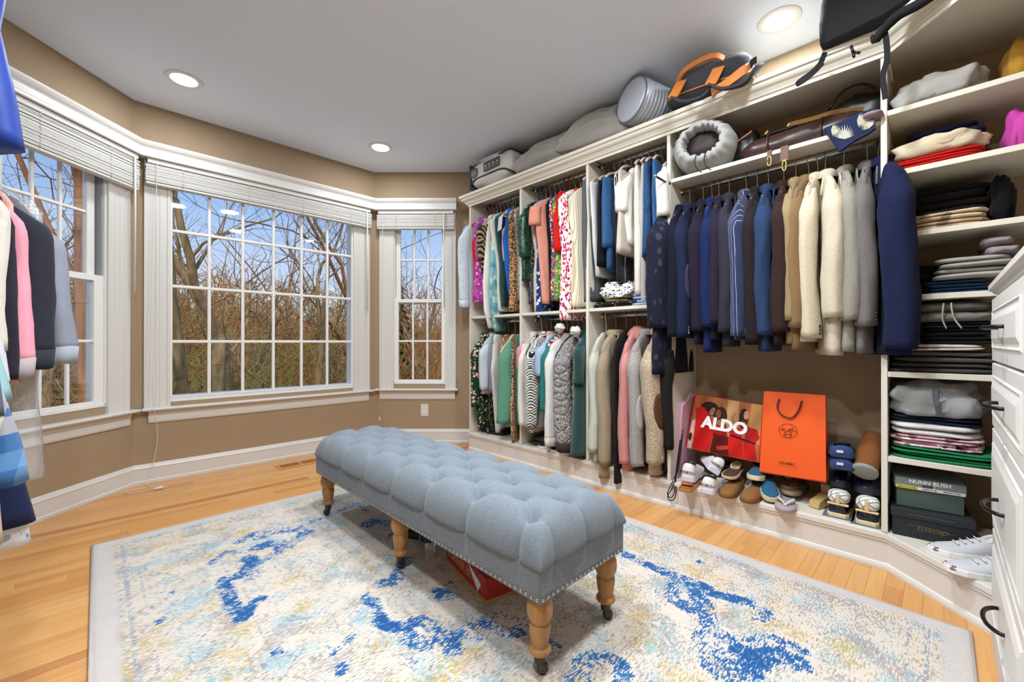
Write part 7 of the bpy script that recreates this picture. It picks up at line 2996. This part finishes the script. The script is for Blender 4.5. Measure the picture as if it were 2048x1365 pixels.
t = thing('block_heel_sandal', 'black sandal with silver glitter block heel under the bench', 'shoe', (p.x, p.y, .012), math.radians(60))
m_ = MB()
m_.loft([[(-.022, -.022, 0), (.022, -.022, 0), (.022, .022, 0), (-.022, .022, 0)], [(-.028, -.026, .075), (.028, -.026, .075), (.028, .026, .075), (-.028, .026, .075)]], True, True, False)
m_.build('block_heel', pat_sequin('#a9adb5', '#f0f2f6', 160, 'silver_glitter'), t)
m_ = MB()
m_.loft([[(s_, -w, zz), (s_, w, zz), (s_, w, zz + .01), (s_, -w, zz + .01)] for s_, w, zz in ((-.03, .026, .075), (.03, .03, .072), (.10, .03, .035), (.15, .04, .006), (.22, .036, .003), (.25, .015, .004))], True, True, False)
m_.build('footbed', plain('#1c1a1c', .5), t)
m_ = MB()
m_.strap(curve_pts([(.16, -.042, .01), (.16, -.03, .045), (.16, .03, .045), (.16, .042, .01)], 12), .025, .004, (1, 0, 0))
m_.build('toe_strap', pat_sequin('#8d9199', '#e6e8ee', 200, 'silver_strap'), t)
p = az(836, 1086, .012)
t = thing('sandal', 'brown sandal tipped beside the middle bench leg', 'shoe', (p.x + .06, p.y + .02, .012), math.radians(-60))
shoe_parts(t, .24, .085, .04, .02, plain('#3a2a22', .5), plain('#241a16', .6), M_INS, 'slipon')

# ------------------------------------------------------------------ last small things among the clothes
garment('scarf', 'leopard print scarf dangling below the closet floor edge', 'scarf', 'drape', M_LEO2, (2.62, ax(1030, 700, 2.62).y, ROD_LO), 1016, 905, None, -1, sw=.30, thick=.022, style='wire', short='leopard print scarf', lean=-.02, group=GB)
garment('belt', 'thin dark floral sash hanging over the plinth', 'sash', 'drape', M_GRFL, (2.62, ax(980, 700, 2.62).y, ROD_LO), 968, 890, None, -1, sw=.12, thick=.006, style='wire', short='thin floral sash', fold=.002, group=GB)
for px, py, lab in ((1120, 656, 'white fluffy pompom on the lower rod by the maze blazer'), (1151, 663, 'white fluffy pompom on top of the holiday hat')):
    p = ax(px, py, 2.52)
    t = thing('pompom', lab, 'pompom', (p.x, p.y, p.z - .03))
    m_ = MB()
    soft(m_, (0, 0, .03), (.075, .075, .065), (2, 2, 2), .35, px * .1, 26, 14, 9)
    m_.build('fluff', F_('#e8e2dc'), t)
p = ax(1000, 447, 2.43)
t = thing('paper_tag', 'white paper tag pinned to the pink ruffle top', 'tag', (p.x, p.y, p.z))
m_ = MB()
m_.box((0, 0, 0), (.004, .125, .12), .001, Matrix.Rotation(.12, 3, 'X') @ Matrix.Rotation(-.5, 3, 'Z'))
to = m_.build('tag_card', plain('#d9d3e2', .7), t)
m_ = MB()
Rt = Matrix.Rotation(.12, 3, 'X') @ Matrix.Rotation(-.5, 3, 'Z')
for k in range(3):
    m_.box(Rt @ Vector((-.0025, .0, -.02 - .012 * k)), (.0006, .05 - .01 * k, .003), 0, Rt)
m_.build('tag_lines', plain('#8f8a9a', .7), to)
# lettered white band on the navy dress
